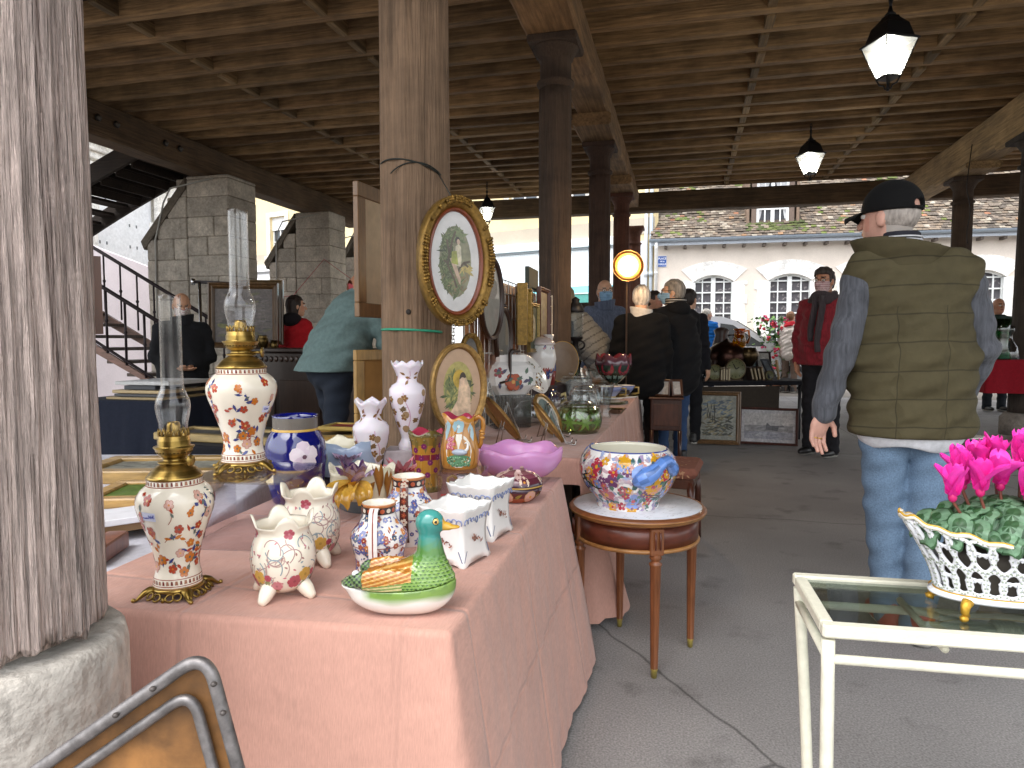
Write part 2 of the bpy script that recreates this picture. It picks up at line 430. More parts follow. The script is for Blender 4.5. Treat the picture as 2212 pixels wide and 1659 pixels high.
for X in (-5.4, -3.45, .76, 2.62):                      # rows of blocking between the joists
 bb = B(); y = .35 + .13
 while y < 14.6:
  bb.box((X + 1.16 + rnd.uniform(-.015, .015), y + .16 - 7.5, ZJ - 4.3 + .07), (.085, .31, rnd.uniform(.12, .15)), shade(OAKL, rnd.uniform(.45, .85)), bev=.006)
  y += .45
 bb.build('blocking', BEAMY, roof)
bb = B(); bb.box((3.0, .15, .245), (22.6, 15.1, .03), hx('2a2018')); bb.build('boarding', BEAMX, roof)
bb = B(); bb.box((3.0, .1, .33), (23.2, 15.5, .08), hx('5a4a42')); bb.build('covering', MATTE, roof)
bm(-1.36, -.97, .35, 15.1, 4.02, 4.325, OAK, 1, .012, 40, .02).build('main_beam', BEAMY, roof)
bm(-7.83, -7.47, .35, 15.1, 3.87, 4.325, OAKD, 1, .012, 40, .02).build('edge_beam', BEAMY, roof)
bm(4.06, 4.42, .35, 15.1, 3.85, 4.325, OAKL, 1, .012, 40, .02).build('edge_beam', BEAMY, roof)
bm(-8.3, 14, 14.92, 15.22, 3.93, 4.325, OAKD, 0, .012, 30, .02).build('end_beam', BEAMX, roof)
bm(-8.3, 14, .1, .34, 4.05, 4.325, OAK, 0, .01, 30, .02).build('end_beam', BEAMX, roof)
COLY = (2.864, 6.204, 9.54, 12.85)
for yy in COLY + (.79,):
 bb = bm(-1.40, -.92, max(.36, yy - .85), yy + .85, 3.86, 4.018, OAK, 1, .008, 10, .03); bb.build('bolster', BEAMY, roof)
for yy in (10.0, 12.36):
 bm(4.0, 4.48, yy - .7, yy + .7, 3.74, 3.847, OAKL, 1, .008, 10, .03).build('bolster', BEAMY, roof)
for yy in (6.6, 6.95, 7.55, 7.85, 8.75, 9.05):
 bb = B(); M = Matrix.Rotation(R(90), 3, 'Y')
 bb.lathe([(.0, 0), (.045, 0), (.05, .012), (.03, .022), (.018, .024), (.018, .05), (0, .05)], [hx('1c1714')] * 3 + [hx('55504a')] * 3, 12, caps=False)
 bb.v = [tuple(M @ Vector(v)) for v in bb.v]; o = bb.build('bolt', IRON, roof); o.location = (-7.47 + 1.16, yy - 7.5, 4.1 - 4.3)
# ================================================================ columns of the middle row
def column(name, label, x, y, r0, r1, ztop, cshaft, plinth=.0, rp=.2, capital=True, group=None, rough=False):
 t = thing(name, label, 'column', (x, y, 0), 0, group)
 if plinth:
  bb = B(); n = 48; zz = plinth
  prof = [(rp * 1.02, 0), (rp * 1.02, .05), (rp, .09)] + [(rp * (1 + rnd.uniform(-.006, .006)), .09 + (zz - .12) * i / 16) for i in range(1, 16)] + [(rp, zz - .03), (rp * .975, zz - .008), (rp * .93, zz), (0, zz)]
  ph = [rnd.uniform(0, 6) for _ in range(5)]
  bb.lathe(prof, hx('b5afa6'), n, warp=lambda th, j, r, z: (r * (1 + .008 * math.sin(3 * th + ph[0] + z * 9) + .006 * math.sin(9 * th + ph[1] - z * 23)), z))
  bb.build('plinth', STONE, t)
 else:
  bb = B(); bb.lathe([(r0 * 1.45, 0), (r0 * 1.45, .22), (r0 * 1.3, .25), (r0 * 1.2, .28), (0, .28)], hx('8a8178'), 32); bb.build('plinth', STONE, t); plinth = .28
 bb = B(); n, N = (260, 150) if rough else (72, 30)
 zc = ztop - (.42 if capital else 0)
 prof = [(r0 + (r1 - r0) * i / N, plinth + .006 + (zc - plinth - .006) * i / N) for i in range(N + 1)]
 cr = [(rnd.uniform(0, 6.28), rnd.uniform(.015, .04), rnd.uniform(0, 3), rnd.uniform(.6, 2.2)) for _ in range(34 if rough else 9)]
 wv = [(rnd.randint(18, 90), rnd.uniform(0, 6.28), rnd.uniform(-3, 3), rnd.uniform(.0006, .0017)) for _ in range(14)] if rough else []
 def warp(th, j, r, z):
  d = .004 * math.sin(5 * th + z) + .003 * math.sin(13 * th - z * 1.7)
  for a, wdt, z0, ln in cr:
   q = (th - a - .05 * math.sin(z * 3) + math.pi) % (2 * math.pi) - math.pi
   if z0 < z < z0 + ln: d -= .014 * math.exp(-(q / wdt) ** 2) * min(1, (z - z0) * 6, (z0 + ln - z) * 6)
  for f_, p_, s_, a_ in wv: d += a_ * math.sin(f_ * th + p_ + s_ * z + .8 * math.sin(z * 7 + p_))
  if rough and j == 0: z += .022 * (1 + math.sin(7 * th) * math.sin(17 * th + 2)) * .6; d -= .006
  return r + d, z
 bb.lathe(prof, cshaft, n, warp=warp); sh = bb.build('shaft', POSTW, t)
 if capital:
  bb = B(); r = r1
  bb.lathe([(r, zc), (r * 1.02, zc + .02), (r * 1.17, zc + .03), (r * 1.2, zc + .045), (r * 1.17, zc + .06), (r * .98, zc + .07), (r * .98, zc + .24), (r * 1.08, zc + .25), (r * 1.12, zc + .27), (r * 1.3, zc + .315), (r * 1.42, zc + .345), (r * 1.42, zc + .35)], shade(cshaft, .9), 40)
  bb.box((0, 0, zc + .384), (r * 3.1, r * 3.1, .065), shade(cshaft, .85), bev=.012)
  bb.build('capital', POSTW, t)
 return t
POSTW = mat('weathered_post_wood', .85, noise=(9, .3), noise2=(5, .28), stretch=(9, 9, .35), bump=(11, .9, .02))
POSTF = mat('weathered_grey_post_wood', .85, noise=(9, .46), noise2=(7, .14), stretch=(20, 20, .9), bump=(10, 1, .05))
# the near post: silvery, deeply checked, on a tall round stone
_pw = POSTW; POSTW = POSTF
column('wooden_column', 'thick silvery weathered wooden post on a pitted round stone at the left edge', -1.012, .79, .150, .139, 3.86, hx('dcc8be'), .745, .182, False, 'wooden columns of the middle row', True)
POSTW = _pw
c_ = column('wooden_column', 'smooth brown wooden column with an oval gilt picture hung on it', -1.155, 2.864, .152, .147, 3.86, hx('7d654f'), .0, .2, True, 'wooden columns of the middle row')
bb = B(); bb.ell((0, 0, 0), (.012, .006, .012), hx('2a211a'), 10, 6); bb.build('knot_hole', MATTE, c_, loc=(.022, -.150, 1.32))
for yy, lab, col in ((6.204, 'dark wooden column with turned capital at the far end of the wire grid', hx('4a3b30')), (9.54, 'dark brown wooden column behind the man in a blue mask and glasses', hx('48342a')),
                     (12.85, 'reddish wooden column behind the round copper lamp', hx('5f3a2c'))):
 column('wooden_column', lab, -1.155, yy, .150, .142, 3.86, col, 0, .2, True, 'wooden columns of the middle row')
column('wooden_column', 'short dark column with round capital just right of the copper lamp', -1.13, 15.85, .15, .14, 3.75, hx('6b4434'), 0, .2, True, 'wooden columns of the middle row')
column('wooden_column', 'dark column behind the cap of the man in the olive vest', 4.22, 12.36, .15, .14, 3.74, hx('4c3c30'), 0, .2, True, 'columns of the right row')
column('wooden_column', 'dark column on a round stone foot at the right edge', 4.22, 10.0, .19, .17, 3.74, hx('3c322b'), 0, .2, True, 'columns of the right row')
# ================================================================ stone piers on the left
def pier(label, x0, x1, y0, y1, bx, ztop):
 t = thing('stone_pier', label, 'pier', ((x0 + x1) / 2, (y0 + y1) / 2, 0), 0, 'stone piers under the left roof beam')
 ox, oy = (x0 + x1) / 2, (y0 + y1) / 2
 def masonry(X0, X1, lean, b):
  z = 0; ci = 0
  while z < ztop - .05:
   h = min(rnd.uniform(.28, .36), ztop - z); xl = X0
   if lean: xl = X0 + max(0, (z + h - (ztop - 1.0))) * .62
   if xl > X1 - .15: break
   x = xl; cuts = [xl]
   while x < X1 - .3:
    x += rnd.uniform(.35, .7); cuts.append(min(x, X1))
   if cuts[-1] < X1: cuts[-1 if X1 - cuts[-1] < .2 and len(cuts) > 1 else len(cuts):] = [X1]
   for a, c in zip(cuts, cuts[1:]):
    p = rnd.uniform(-.006, .008)
    b.box(((a + c) / 2 - ox, 0, z + h / 2), (c - a - .008, y1 - y0 + 2 * p, h - .010), shade(hx('b9b1a5'), rnd.uniform(.8, 1.12)), bev=.014)
   b.box(((xl + X1) / 2 - ox, 0, z + h / 2), (X1 - xl - .02, y1 - y0 - .03, h), hx('8d8578'))
   z += h; ci += 1
 b = B(); masonry(x0, x1, False, b); b.build('pillar', STONE, t)
 b = B(); masonry(bx, x0 - .004, True, b)
 X = bx - ox; b.prism([(x0 - ox - .01, ztop - .02), (X - .10, ztop - 1.02), (X - .04, ztop - 1.16), (x0 - ox - .01, ztop - .2)], y0 - oy - .02, y1 - oy + .02, hx('6f675c'))
 b.build('buttress', STONE, t)
 b = B(); zz = ztop - .06
 pts = [(x1 - ox - .25, y0 - oy - .03, zz), (x0 - ox - .28, y0 - oy - .03, zz - .12), (x0 - ox - .42, y0 - oy - .03, zz - .35), (bx - ox + .2, y0 - oy - .03, zz - .95), (bx - ox + .16, y0 - oy - .03, 0)]
 b.tube(pts, .014, hx('b5b5b0'), 8); b.build('conduit', SATIN, t)
 return t
pier('grey stone pier with stepped buttress behind the tall glass chimney', -7.95, -7.16, 9.75, 10.5, -8.75, 3.87)
pier('paler stone pier with a red string round it beside the red coat', -7.95, -7.16, 13.0, 13.7, -8.6, 3.87)
pier('stone pier mostly hidden at the far end of the left roof beam', -7.9, -7.2, 15.6, 16.2, -8.4, 3.9)
b = B(); yy = 12.97; pts = [GY(585, 645, yy), GY(634, 638, yy), GY(700, 560, yy), GY(785, 622, yy)]
b.tube(pts, .006, hx('b8555e'), 6); tag(b.build('string', CLOTH), 'thin red string tied across the paler stone pier', 'string')
# ================================================================ lanterns
def lantern(label, p, wd, rot, ch):
 t = thing('lantern', label, 'lantern', p, rot, 'black lanterns hanging from the joists'); s = wd / 2
 BK = hx('17171a')
 def sq(h, w): return [(-w, -w, h), (w, -w, h), (w, w, h), (-w, w, h)]
 def frust(b, lev, col, m=0):
  vs = []; fs = []
  for h, w in lev: vs += sq(h, w)
  for i in range(len(lev) - 1):
   for q in range(4): fs.append((i * 4 + q, i * 4 + (q + 1) % 4, i * 4 + 4 + (q + 1) % 4, i * 4 + 4 + q))
  fs += [(3, 2, 1, 0), tuple(range(4 * len(lev) - 4, 4 * len(lev)))]
  b.add(vs, fs, col, m, False)
 a = .70 * s
 b = B(); frust(b, [(.50 * s, .98 * s * .72), (.56 * s, 1.0 * s * .72), (.66 * s, .80 * s * .72), (1.15 * s, .62 * s * .72), (1.42 * s, .32 * s * .72), (1.5 * s, .2 * s)], BK)
 b.lathe([(.14 * s, 1.5 * s), (.2 * s, 1.56 * s), (.1 * s, 1.66 * s), (.05 * s, 1.85 * s), (0, 1.86 * s)], BK, 12); b.build('roof', IRON, t)
 b = B(); lo, hi = (-.72 * s, .36 * s * .8), (.5 * s, .66 * s)
 for q in range(4):
  x, y_ = ((-1, -1), (1, -1), (1, 1), (-1, 1))[q]
  b.tube([(x * lo[1], y_ * lo[1], lo[0]), (x * hi[1], y_ * hi[1], hi[0])], .022 * s, BK, 6)
  b.tube([(x * lo[1], y_ * lo[1], lo[0]), (x * lo[1] * .7, y_ * lo[1] * .7, -.95 * s), (x * .1 * s, y_ * .1 * s, -1.0 * s), (x * .06 * s, y_ * .06 * s, -1.15 * s)], .03 * s, BK, 6)
 frust(b, [(-.76 * s, .3 * s), (-.70 * s, .31 * s)], BK)
 b.lathe([(.05 * s, -1.2 * s), (.07 * s, -1.1 * s), (.05 * s, -1.0 * s)], BK, 8)
 b.build('frame', IRON, t)
 g = hx('f2f4ec')
 for q in range(4):
  b = B(); c0 = ((-1, -1), (1, -1), (1, 1), (-1, 1)); p0, p1 = c0[q], c0[(q + 1) % 4]
  b.add([(p0[0] * lo[1], p0[1] * lo[1], lo[0]), (p1[0] * lo[1], p1[1] * lo[1], lo[0]), (p1[0] * hi[1], p1[1] * hi[1], hi[0]), (p0[0] * hi[1], p0[1] * hi[1], hi[0])], [(0, 1, 2, 3)], g, 0, False)
  b.build('pane', LANTERN_PANE, t)
 b = B(); b.lathe([(.0, -.52 * s), (.2 * s, -.5 * s), (.25 * s, -.4 * s), (.25 * s, .38 * s), (.14 * s, .46 * s), (0, .46 * s)], hx('ffffff'), 16, caps=False); b.build('bulb', LANTERN_LIGHT, t)
 b = B(); z = 1.86 * s; b.tube([(0, 0, z), (0, 0, z + .06)], .012, BK, 6)
 zz = z + .05; i = 0
 while zz < ch:
  M = Matrix.Rotation(R(90) * (i % 2), 3, 'Z')
  b.tube([M @ Vector((.016 * math.cos(q), 0, .028 * math.sin(q))) + Vector((0, 0, zz)) for q in [k * math.pi / 4 for k in range(8)]], .006, BK, 5, True); zz += .042; i += 1
 b.build('chain', IRON, t); return t
LANTERN_PANE = glass('lantern_glass', .1, 1.5, 1.0)
_t = LANTERN_PANE.node_tree; _d = _t.nodes.new('ShaderNodeBsdfTranslucent'); _d.inputs[0].default_value = (.9, .9, .85, 1); _m = _t.nodes.new('ShaderNodeMixShader'); _m.inputs[0].default_value = .05; _o = _t.nodes['Material Output']; _s = _o.inputs[0].links[0].from_socket; _t.links.new(_s, _m.inputs[1]); _t.links.new(_d.outputs[0], _m.inputs[2]); _t.links.new(_m.outputs[0], _o.inputs[0])
LANTERN_LIGHT = emit('lantern_bulb_glow', (1, .97, .9, 1), 32)
for lab, u, v, d, wd in (('largest lit black lantern at the top right of the ceiling', 1920, 125, 5.5, .43), ('smaller lit black lantern above the black cap', 1750, 352, 10.0, .43), ('lit black lantern behind the gilt oval picture', 1052, 462, 13.6, .41)):
 p = GD(u, v, d); lantern(lab, p, wd, R(25), ZJ - p.z)
# ================================================================ cable dangling at the right
b = B(); p = GD(2095, 430, 9.5); b.tube([(p.x, p.y, 3.9)] + [GD(2092 + 4 * math.sin(v / 17), v, 9.5) for v in range(400, 540, 14)], .006, hx('1a1512'), 6)
tag(b.build('cable', IRON), 'thin black cable hanging from the beam right of the cap', 'cable')
# ================================================================ near stall: salmon cloth and the china on it
ZT = .70
CREAM = hx('efe6d3'); WHITE = hx('eeece8'); SALMON = hx('c09282')
def cloth_mat(name, sc=1.0):
 m = mat(name, .92, sheen=.2, noise=(520 * sc, .10), noise2=(7, .05), stretch=(1, .12, .12), bump=(420 * sc, .3, .003))
 return m
LINEN = cloth_mat('salmon_linen')
def creases(m):
 t = m.node_tree; L = t.links.new; N = t.nodes.new; tc = N('ShaderNodeTexCoord'); sx = N('ShaderNodeSeparateXYZ'); L(tc.outputs['Object'], sx.inputs[0]); out = None
 for ax_, per_, ph_ in ((0, .21, .07), (1, .26, .02), (2, .24, .09)):
  a = N('ShaderNodeMath'); a.operation = 'ADD'; a.inputs[1].default_value = ph_; L(sx.outputs[ax_], a.inputs[0]); p = N('ShaderNodeMath'); p.operation = 'PINGPONG'; p.inputs[1].default_value = per_; L(a.outputs[0], p.inputs[0])
  r_ = N('ShaderNodeMapRange'); r_.inputs['From Max'].default_value = .012; r_.interpolation_type = 'SMOOTHSTEP'; L(p.outputs[0], r_.inputs['Value'])
  if out is None: out = r_.outputs[0]
  else: x = N('ShaderNodeMath'); x.operation = 'ADD'; L(out, x.inputs[0]); L(r_.outputs[0], x.inputs[1]); out = x.outputs[0]
 wv = N('ShaderNodeTexNoise'); wv.inputs['Scale'].default_value = 5; wv.inputs['Detail'].default_value = 3; L(tc.outputs['Object'], wv.inputs['Vector']); s_ = N('ShaderNodeMath'); s_.operation = 'MULTIPLY_ADD'; s_.inputs[1].default_value = 7; L(wv.outputs[0], s_.inputs[0]); L(out, s_.inputs[2])
 b = N('ShaderNodeBump'); b.inputs['Strength'].default_value = .8; b.inputs['Distance'].default_value = .004; L(s_.outputs[0], b.inputs['Height']); p = t.nodes['Principled BSDF']; old = p.inputs['Normal'].links[0].from_socket; o_ = old.node; L(b.outputs[0], o_.inputs['Normal'])
creases(LINEN)
def tablecloth(name, label, top, z, zb, flare, col, material, group=None, seed=1, open_sides=(), rip=.012, amp=None):
 """top: corner list counter-clockwise (seen from above); the skirt falls from every side not in open_sides"""
 r = random.Random(seed); pts = []; n = len(top); cr = .012
 per = []                                            # (inner point, outward normal, s, side)
 for i in range(n):
  a, c = Vector(top[i]).to_2d(), Vector(top[(i + 1) % n]).to_2d(); d = (c - a); L = d.length; d.normalize(); nr = Vector((d.y, -d.x))
  k = max(4, int(L / .035))
  for j in range(k + 1):
   t = j / k; tt = (cr + (L - 2 * cr) * t); per.append((a + d * tt - nr * cr, nr, t, i))
  nx = (Vector(top[(i + 2) % n]).to_2d() - c).normalized(); n2 = Vector((nx.y, -nx.x))
  for j in (1, 2, 3):
   m_ = (nr * (4 - j) + n2 * j).normalized(); per.append((c - (nr + n2) * (cr / (1 + nr.dot(n2))), m_, 1, (i, (i + 1) % n, j)))
 ph = [r.uniform(0, 6.28) for _ in range(6)]
 b = B(); o = Vector((sum(p[0] for p in top) / n, sum(p[1] for p in top) / n, 0)); T = 16
 rows = []; dist = 0; last = None
 for (p, nr, t, side) in per:
  if last is not None: dist += (p - last).length
  last = p; col_ = []
  corner = isinstance(side, tuple)
  fl = flare(side, t)
  if corner:
   vv = (flare(side[0], 1) + flare(side[1], 0)) / 2; fl = vv * (1.25 if side[2] == 2 else 1.1)
  for q in range(T + 1):
   if q < 4: a = R(90) * q / 3; off = cr * math.sin(a); zz = z - cr + cr * math.cos(a)
   else:
    h = (q - 3) / (T - 3); zz = z - cr - (z - cr - zb) * h
    w_ = rip * (math.sin(dist * 13 + ph[0]) + .6 * math.sin(dist * 29 + ph[1])) * h ** .8
    off = cr + fl * h ** .9 + w_ * (1 if not corner else .5) + .003 * math.sin(dist * 60 + h * 5)
   col_.append(Vector((p.x + nr.x * off - o.x, p.y + nr.y * off - o.y, zz)))
  rows.append((col_, side))
 N = len(rows)
 vs = [v for rw, _ in rows for v in rw]; fs = []
 for i in range(N):
  s0 = rows[i][1]; s1 = rows[(i + 1) % N][1]
  skip = any((s in open_sides) for s in (s0, s1))
  for q in range(T):
   if skip and q > 4: continue
   i2 = (i + 1) % N
   fs.append((i * (T + 1) + q, i * (T + 1) + q + 1, i2 * (T + 1) + q + 1, i2 * (T + 1) + q))
 fs = [tuple(reversed(f)) for f in fs]
 b.add(vs, fs, col)
 b.add([rw[0] for rw, _ in rows], [tuple(range(N))], col, 0, True)
 # creases pressed into the top
 ob = b.build(name, material, loc=o)
 if label: tag(ob, label, 'tablecloth', group)
 return ob
t1 = [G(60, 1305, ZT), G(976, 1368, ZT), G(1216, 1030, ZT), GD(720, 1040, 2.62)]
t1 = [Vector((p.x, p.y, 0)) for p in t1]
def fl1(side, t):
 if side == 0: return .035 + .06 * t ** 3
 if side == 1: return .10 - .03 * math.sin(t * 3.14) + .03 * t
 return .03
tablecloth('tablecloth', 'salmon pink linen cloth hanging to the floor on the near china table', t1, ZT, .03, fl1, SALMON, LINEN, 'tablecloths on the stall tables', 3, rip=.005)
# pale table joined on the left
t2 = [G(-350, 1330, ZT - .012), G(228, 1306, ZT - .012), G(640, 1010, ZT - .012), G(560, 985, ZT - .012), G(60, 985, ZT - .012)]
t2 = [Vector((p.x, p.y, 0)) for p in t2]
d_ = (t2[2] - t2[1]).normalized(); nrm = Vector((-d_.y, d_.x, 0))
t2[1] += nrm * .005; t2[2] += nrm * .03
tablecloth('tablecloth', 'pale grey cloth on the table to the left of the china lamps', t2, ZT - .004, .05, lambda s, t: .02, hx('c9c9d2'), CLOTH, 'tablecloths on the stall tables', 5)
# ---------------------------------------------------------------- oil lamps
def oil_lamp(label, p, k, rz, price):
 t = thing('oil_lamp', label, 'oil lamp', p, rz, 'pair of flowered oil lamps')
 S_ = lambda pr: [(r * k, z * k) for r, z in pr]
 BR = hx('a98c4c'); BD = hx('8a7138')
 body = S_([(55, 20), (55, 25), (53, 30), (53, 40), (49, 50), (47.5, 62), (48, 75), (52, 92), (58, 112), (66, 134), (74, 154), (81, 172), (85.5, 188), (86, 200), (83, 212), (76, 222), (66, 230), (61, 234), (61, 245)])
 s = Surf(body); b = B(); cols = [CREAM] * (len(body) - 1); cols[0] = hx('b98d62'); cols[1] = CREAM
 b.lathe(body, cols, 64, warp=lambda th, j, r, z: (r * (1 + (.010 * math.cos(8 * th) if 5 < j < 17 else 0)), z))
 r = random.Random(int(p[0] * 100)); MA = hx('8a3f35')
 for z0, z1, n in ((28, 42, 34), (233, 245, 38)):
  for e in (z0, z1): stem_on(b, s, [(2 * math.pi * i / 48, e * k) for i in range(49)], 1.6 * k, hx('9a5a48'))
  for i in range(n):
   a = 2 * math.pi * i / n; zc = (z0 + z1) / 2 * k; w2 = 2.6 * k if i % 2 else 3.4 * k
   poly_on(b, s, a, zc, [(-w2, -4 * k), (w2, -4 * k), (w2 * .6, 4 * k), (-w2 * .8, 4 * k)], hx('7c3b36') if i % 2 else hx('a87962'))
 OR, RU, BL, GR, PK = hx('c8762a'), hx('b0442a'), hx('3c4680'), hx('5f6a62'), hx('d7aa9a')
 for i in range(9):
  for j in range(6):
   th = 2 * math.pi * (i + .5 * (j % 2) + r.uniform(-.25, .25)) / 9; z = (62 + 29 * j + r.uniform(-9, 9)) * k
   if r.random() < .12: continue
   c = r.choice([OR, RU, PK, OR, RU]); sz = r.uniform(15, 23) * k
   a = r.uniform(0, 6.28); pts = [(th, z)]
   for q in range(4):
    tt, zz = s.off(pts[-1][0], pts[-1][1], math.cos(a) * 11 * k, math.sin(a) * 11 * k); pts.append((tt, zz)); a += r.uniform(-.9, .9)
   pts = [q for q in pts if 46 * k < q[1] < 226 * k]
   if len(pts) > 1: stem_on(b, s, pts, 1.7 * k, hx('a8705c'))
   for q in pts[1:]:
    if r.random() < .8: leaf_on(b, s, q[0], q[1], r.uniform(0, 6.28), r.uniform(12, 20) * k, r.uniform(6, 9) * k, r.choice([BL, GR, OR, BL, RU]), .0008)
   if 52 * k < z < 222 * k: flower_on(b, s, th, z, sz, c, r.choice([OR, hx('e0b064'), GR]), 5, a, hx('b98472'))
 b.build('vase_body', GLAZE, t)
 # pierced brass foot
 b = B(); b.lathe(S_([(40, 14), (57, 14), (60, 17), (58, 21), (54, 22), (40, 22)]), BR, 40)
 for q in range(4):
  a = math.pi / 4 + q * math.pi / 2; ca, sa = math.cos(a), math.sin(a)
  prof = [(50, 17), (62, 19), (74, 15), (84, 8), (92, 3), (98, 2.5), (102, 5)]
  b.tube([(ca * x * k, sa * x * k, z * k) for x, z in prof], [11 * k, 13 * k, 11 * k, 8 * k, 5 * k, 4.5 * k, 3 * k], BD, 8, flat=.55)
  b.ell((ca * 98 * k, sa * 98 * k, 4 * k), (5.5 * k, 5.5 * k, 4.5 * k), BR, 8, 6)
  for e in (-1, 1):
   for w_, rr, hh in ((.30, 70, 11), (.55, 66, 9)):
    aa = a + e * w_; cc = Vector((math.cos(aa) * rr * k, math.sin(aa) * rr * k, hh * k)); tx = Vector((-math.sin(aa), math.cos(aa), 0)); tz = Vector((math.cos(aa) * .75, math.sin(aa) * .75, -.66))
    b.tube([cc + tx * (9 * k * math.cos(u_)) + tz * (8.5 * k * math.sin(u_)) for u_ in [i * math.pi / 6 for i in range(12)]], 2.4 * k, BD, 6, True)
  aa = a + math.pi / 4; cc = Vector((math.cos(aa) * 66 * k, math.sin(aa) * 66 * k, 4 * k)); b.ell(cc, (5 * k, 5 * k, 6 * k), BD, 8, 6)
  for i in range(10):
   z = .1 + i / 11; x = 52 + 36 * z; aa = a + rnd.uniform(-.17, .17) * (1.2 - z)
   b.ell((math.cos(aa) * x * k, math.sin(aa) * x * k, (22 - 15 * z) * k), (4 * k, 4 * k, 3 * k), BR, 6, 5)
 b.build('brass_foot', BRASS, t)
 b = B()
 b.lathe(S_([(62, 245), (63, 248), (60, 251), (57, 254), (50, 262), (42, 268), (32, 273), (28, 275), (36, 276), (37, 278), (35, 280), (26, 281), (25, 284), (26, 289), (33, 291), (36, 294), (40, 300), (41, 304), (45, 308), (45, 310), (37, 310), (36, 312), (36, 323), (34, 325), (34, 332), (33, 333), (30, 333), (30, 325), (20, 324)]), [BR if i % 3 else BD for i in range(28)], 40)
 for i in range(18):
  a = 2 * math.pi * i / 18; b.tube([(33 * k * math.cos(a + e), 33 * k * math.sin(a + e), h * k) for e, h in ((-.15, 332), (-.1, 341), (0, 346), (.1, 341), (.15, 332))], 1.5 * k, BR, 5)
 for i in range(30):
  a = 2 * math.pi * i / 30; b.ell((39.5 * k * math.cos(a), 39.5 * k * math.sin(a), 299 * k), (1.8 * k,) * 3, hx('4a3c1c'), 6, 4)
 b.lathe(S_([(15, 325), (15, 352), (13, 360), (11, 360), (11, 340)]), BR, 20, caps=False); b.build('burner', BRASS, t)
 b = B(); a = R(-20); d = Vector((math.cos(a), math.sin(a), 0)); z = Vector((0, 0, 283 * k))
 b.tube([d * 25 * k + z, d * 52 * k + z], 3 * k, BR, 8); b.tube([d * 52 * k + z, d * 55 * k + z], 12 * k, BR, 16); b.build('wick_knob', BRASS, t)
 b = B(); pr = [(32, 335), (31, 345), (32, 358), (36, 374), (38.8, 390), (37, 404), (31, 418), (26, 428), (24.4, 440), (24, 520), (24, 612), (24.5, 620)]
 inn = [(r_ - 1.6, z_) for r_, z_ in reversed(pr)]
 b.lathe(S_(pr + inn), hx('ffffff'), 40, caps=False); b.build('glass_chimney', GLASS, t)
 # handwritten price sticker
 b = B(); th = face(p) - R(90) + R(-42 if price else 48) - rz; zc = (180 if price else 150) * k; W, H = (17, 9) if price else (11, 8)
 n = 6; vs = []
 for i in range(n + 1):
  for e in (-1, 1):
   tt, zz = s.off(th, zc, (i / n * 2 - 1) * W * k, e * H * k - i * .3 * k); vs.append(s.P(tt, zz, .0025))
 b.add(vs, [(2 * i, 2 * i + 2, 2 * i + 3, 2 * i + 1) for i in range(n)], hx('d9dcf2'))
 if price:
  for txt, dx, dy, sz in (('36€', 8, -1, 9.5), ('la paire', -7, -3, 5)):
   vs, fs = text_mesh(txt, sz * k, None)
   b.add([s.P(*s.off(th, zc, v.x + dx * k, v.y + dy * k), .0032 + max(0, v.z)) for v in vs], fs, hx('4c56a8'))
 else:
  vs, fs = text_mesh('Gien', 7.5 * k, None); b.add([s.P(*s.off(th, zc, v.x, v.y), .0032 + max(0, v.z)) for v in vs], fs, hx('4c56a8'))
 b.build('price_sticker', MATTE, t)
 return t
def item(u, v, z): p = G(u, v, z); return p, K(p)
p, k = item(386, 1280, ZT); oil_lamp('flowered oil lamp on the cloth with a 36 euro sticker', p, k * 1.03, R(10), True).scale = (.87, .87, 1)
# clear stands
def riser(label, x0, x1, y0, y1, z0, h, rz, o, tint='fbfafc', txt=None):
 t = thing('acrylic_stand', label, 'display stand', o, rz, 'clear acrylic stands'); g = hx(tint); e = .004
 for nm, c, d in (('top_panel', ((x0 + x1) / 2, (y0 + y1) / 2, h - e / 2), (x1 - x0, y1 - y0, e)), ('front_panel', ((x0 + x1) / 2, y0 + e / 2, (h - e) / 2), (x1 - x0, e, h - e - .001)),
                     ('side_panel', (x0 + e / 2, (y0 + y1) / 2, (h - e) / 2), (e, y1 - y0 - 2 * e - .001, h - e - .001)), ('side_panel', (x1 - e / 2, (y0 + y1) / 2, (h - e) / 2), (e, y1 - y0 - 2 * e - .001, h - e - .001))):
  b = B(); b.box(c, d, g); b.build(nm, ACRYL, t)
 if txt:
  vs, fs = text_mesh(txt, .009, None, .0004, .0002); b = B(); b.add([(x0 + .022 - v.x, y0 - .0006 - v.z, .03 + v.y) for v in vs], fs, hx('c03030')); b.build('lettering', MATTE, t)
 return t
ACRYL = glass('acrylic_sheet', .05, 1.5, 1.1)
p0 = G(500, 1190, ZT); rzz = R(9)
riser('larger clear acrylic box stand under the second flowered lamp', -.125, .125, 0, .27, 0, .165, rzz, p0, 'fbfafc')
p, k = item(527, 1014, ZT + .165); oil_lamp('flowered oil lamp raised on the clear acrylic box', p, k * 150 / 168, R(38), False).scale = (.93, .93, 1)
p1 = G(992, 1092, ZT)
riser('small clear acrylic stand with tiny red lettering under the swan jug', -.068, .068, 0, .13, 0, .10, R(6), p1, 'fbf8fb', 'RETIR')
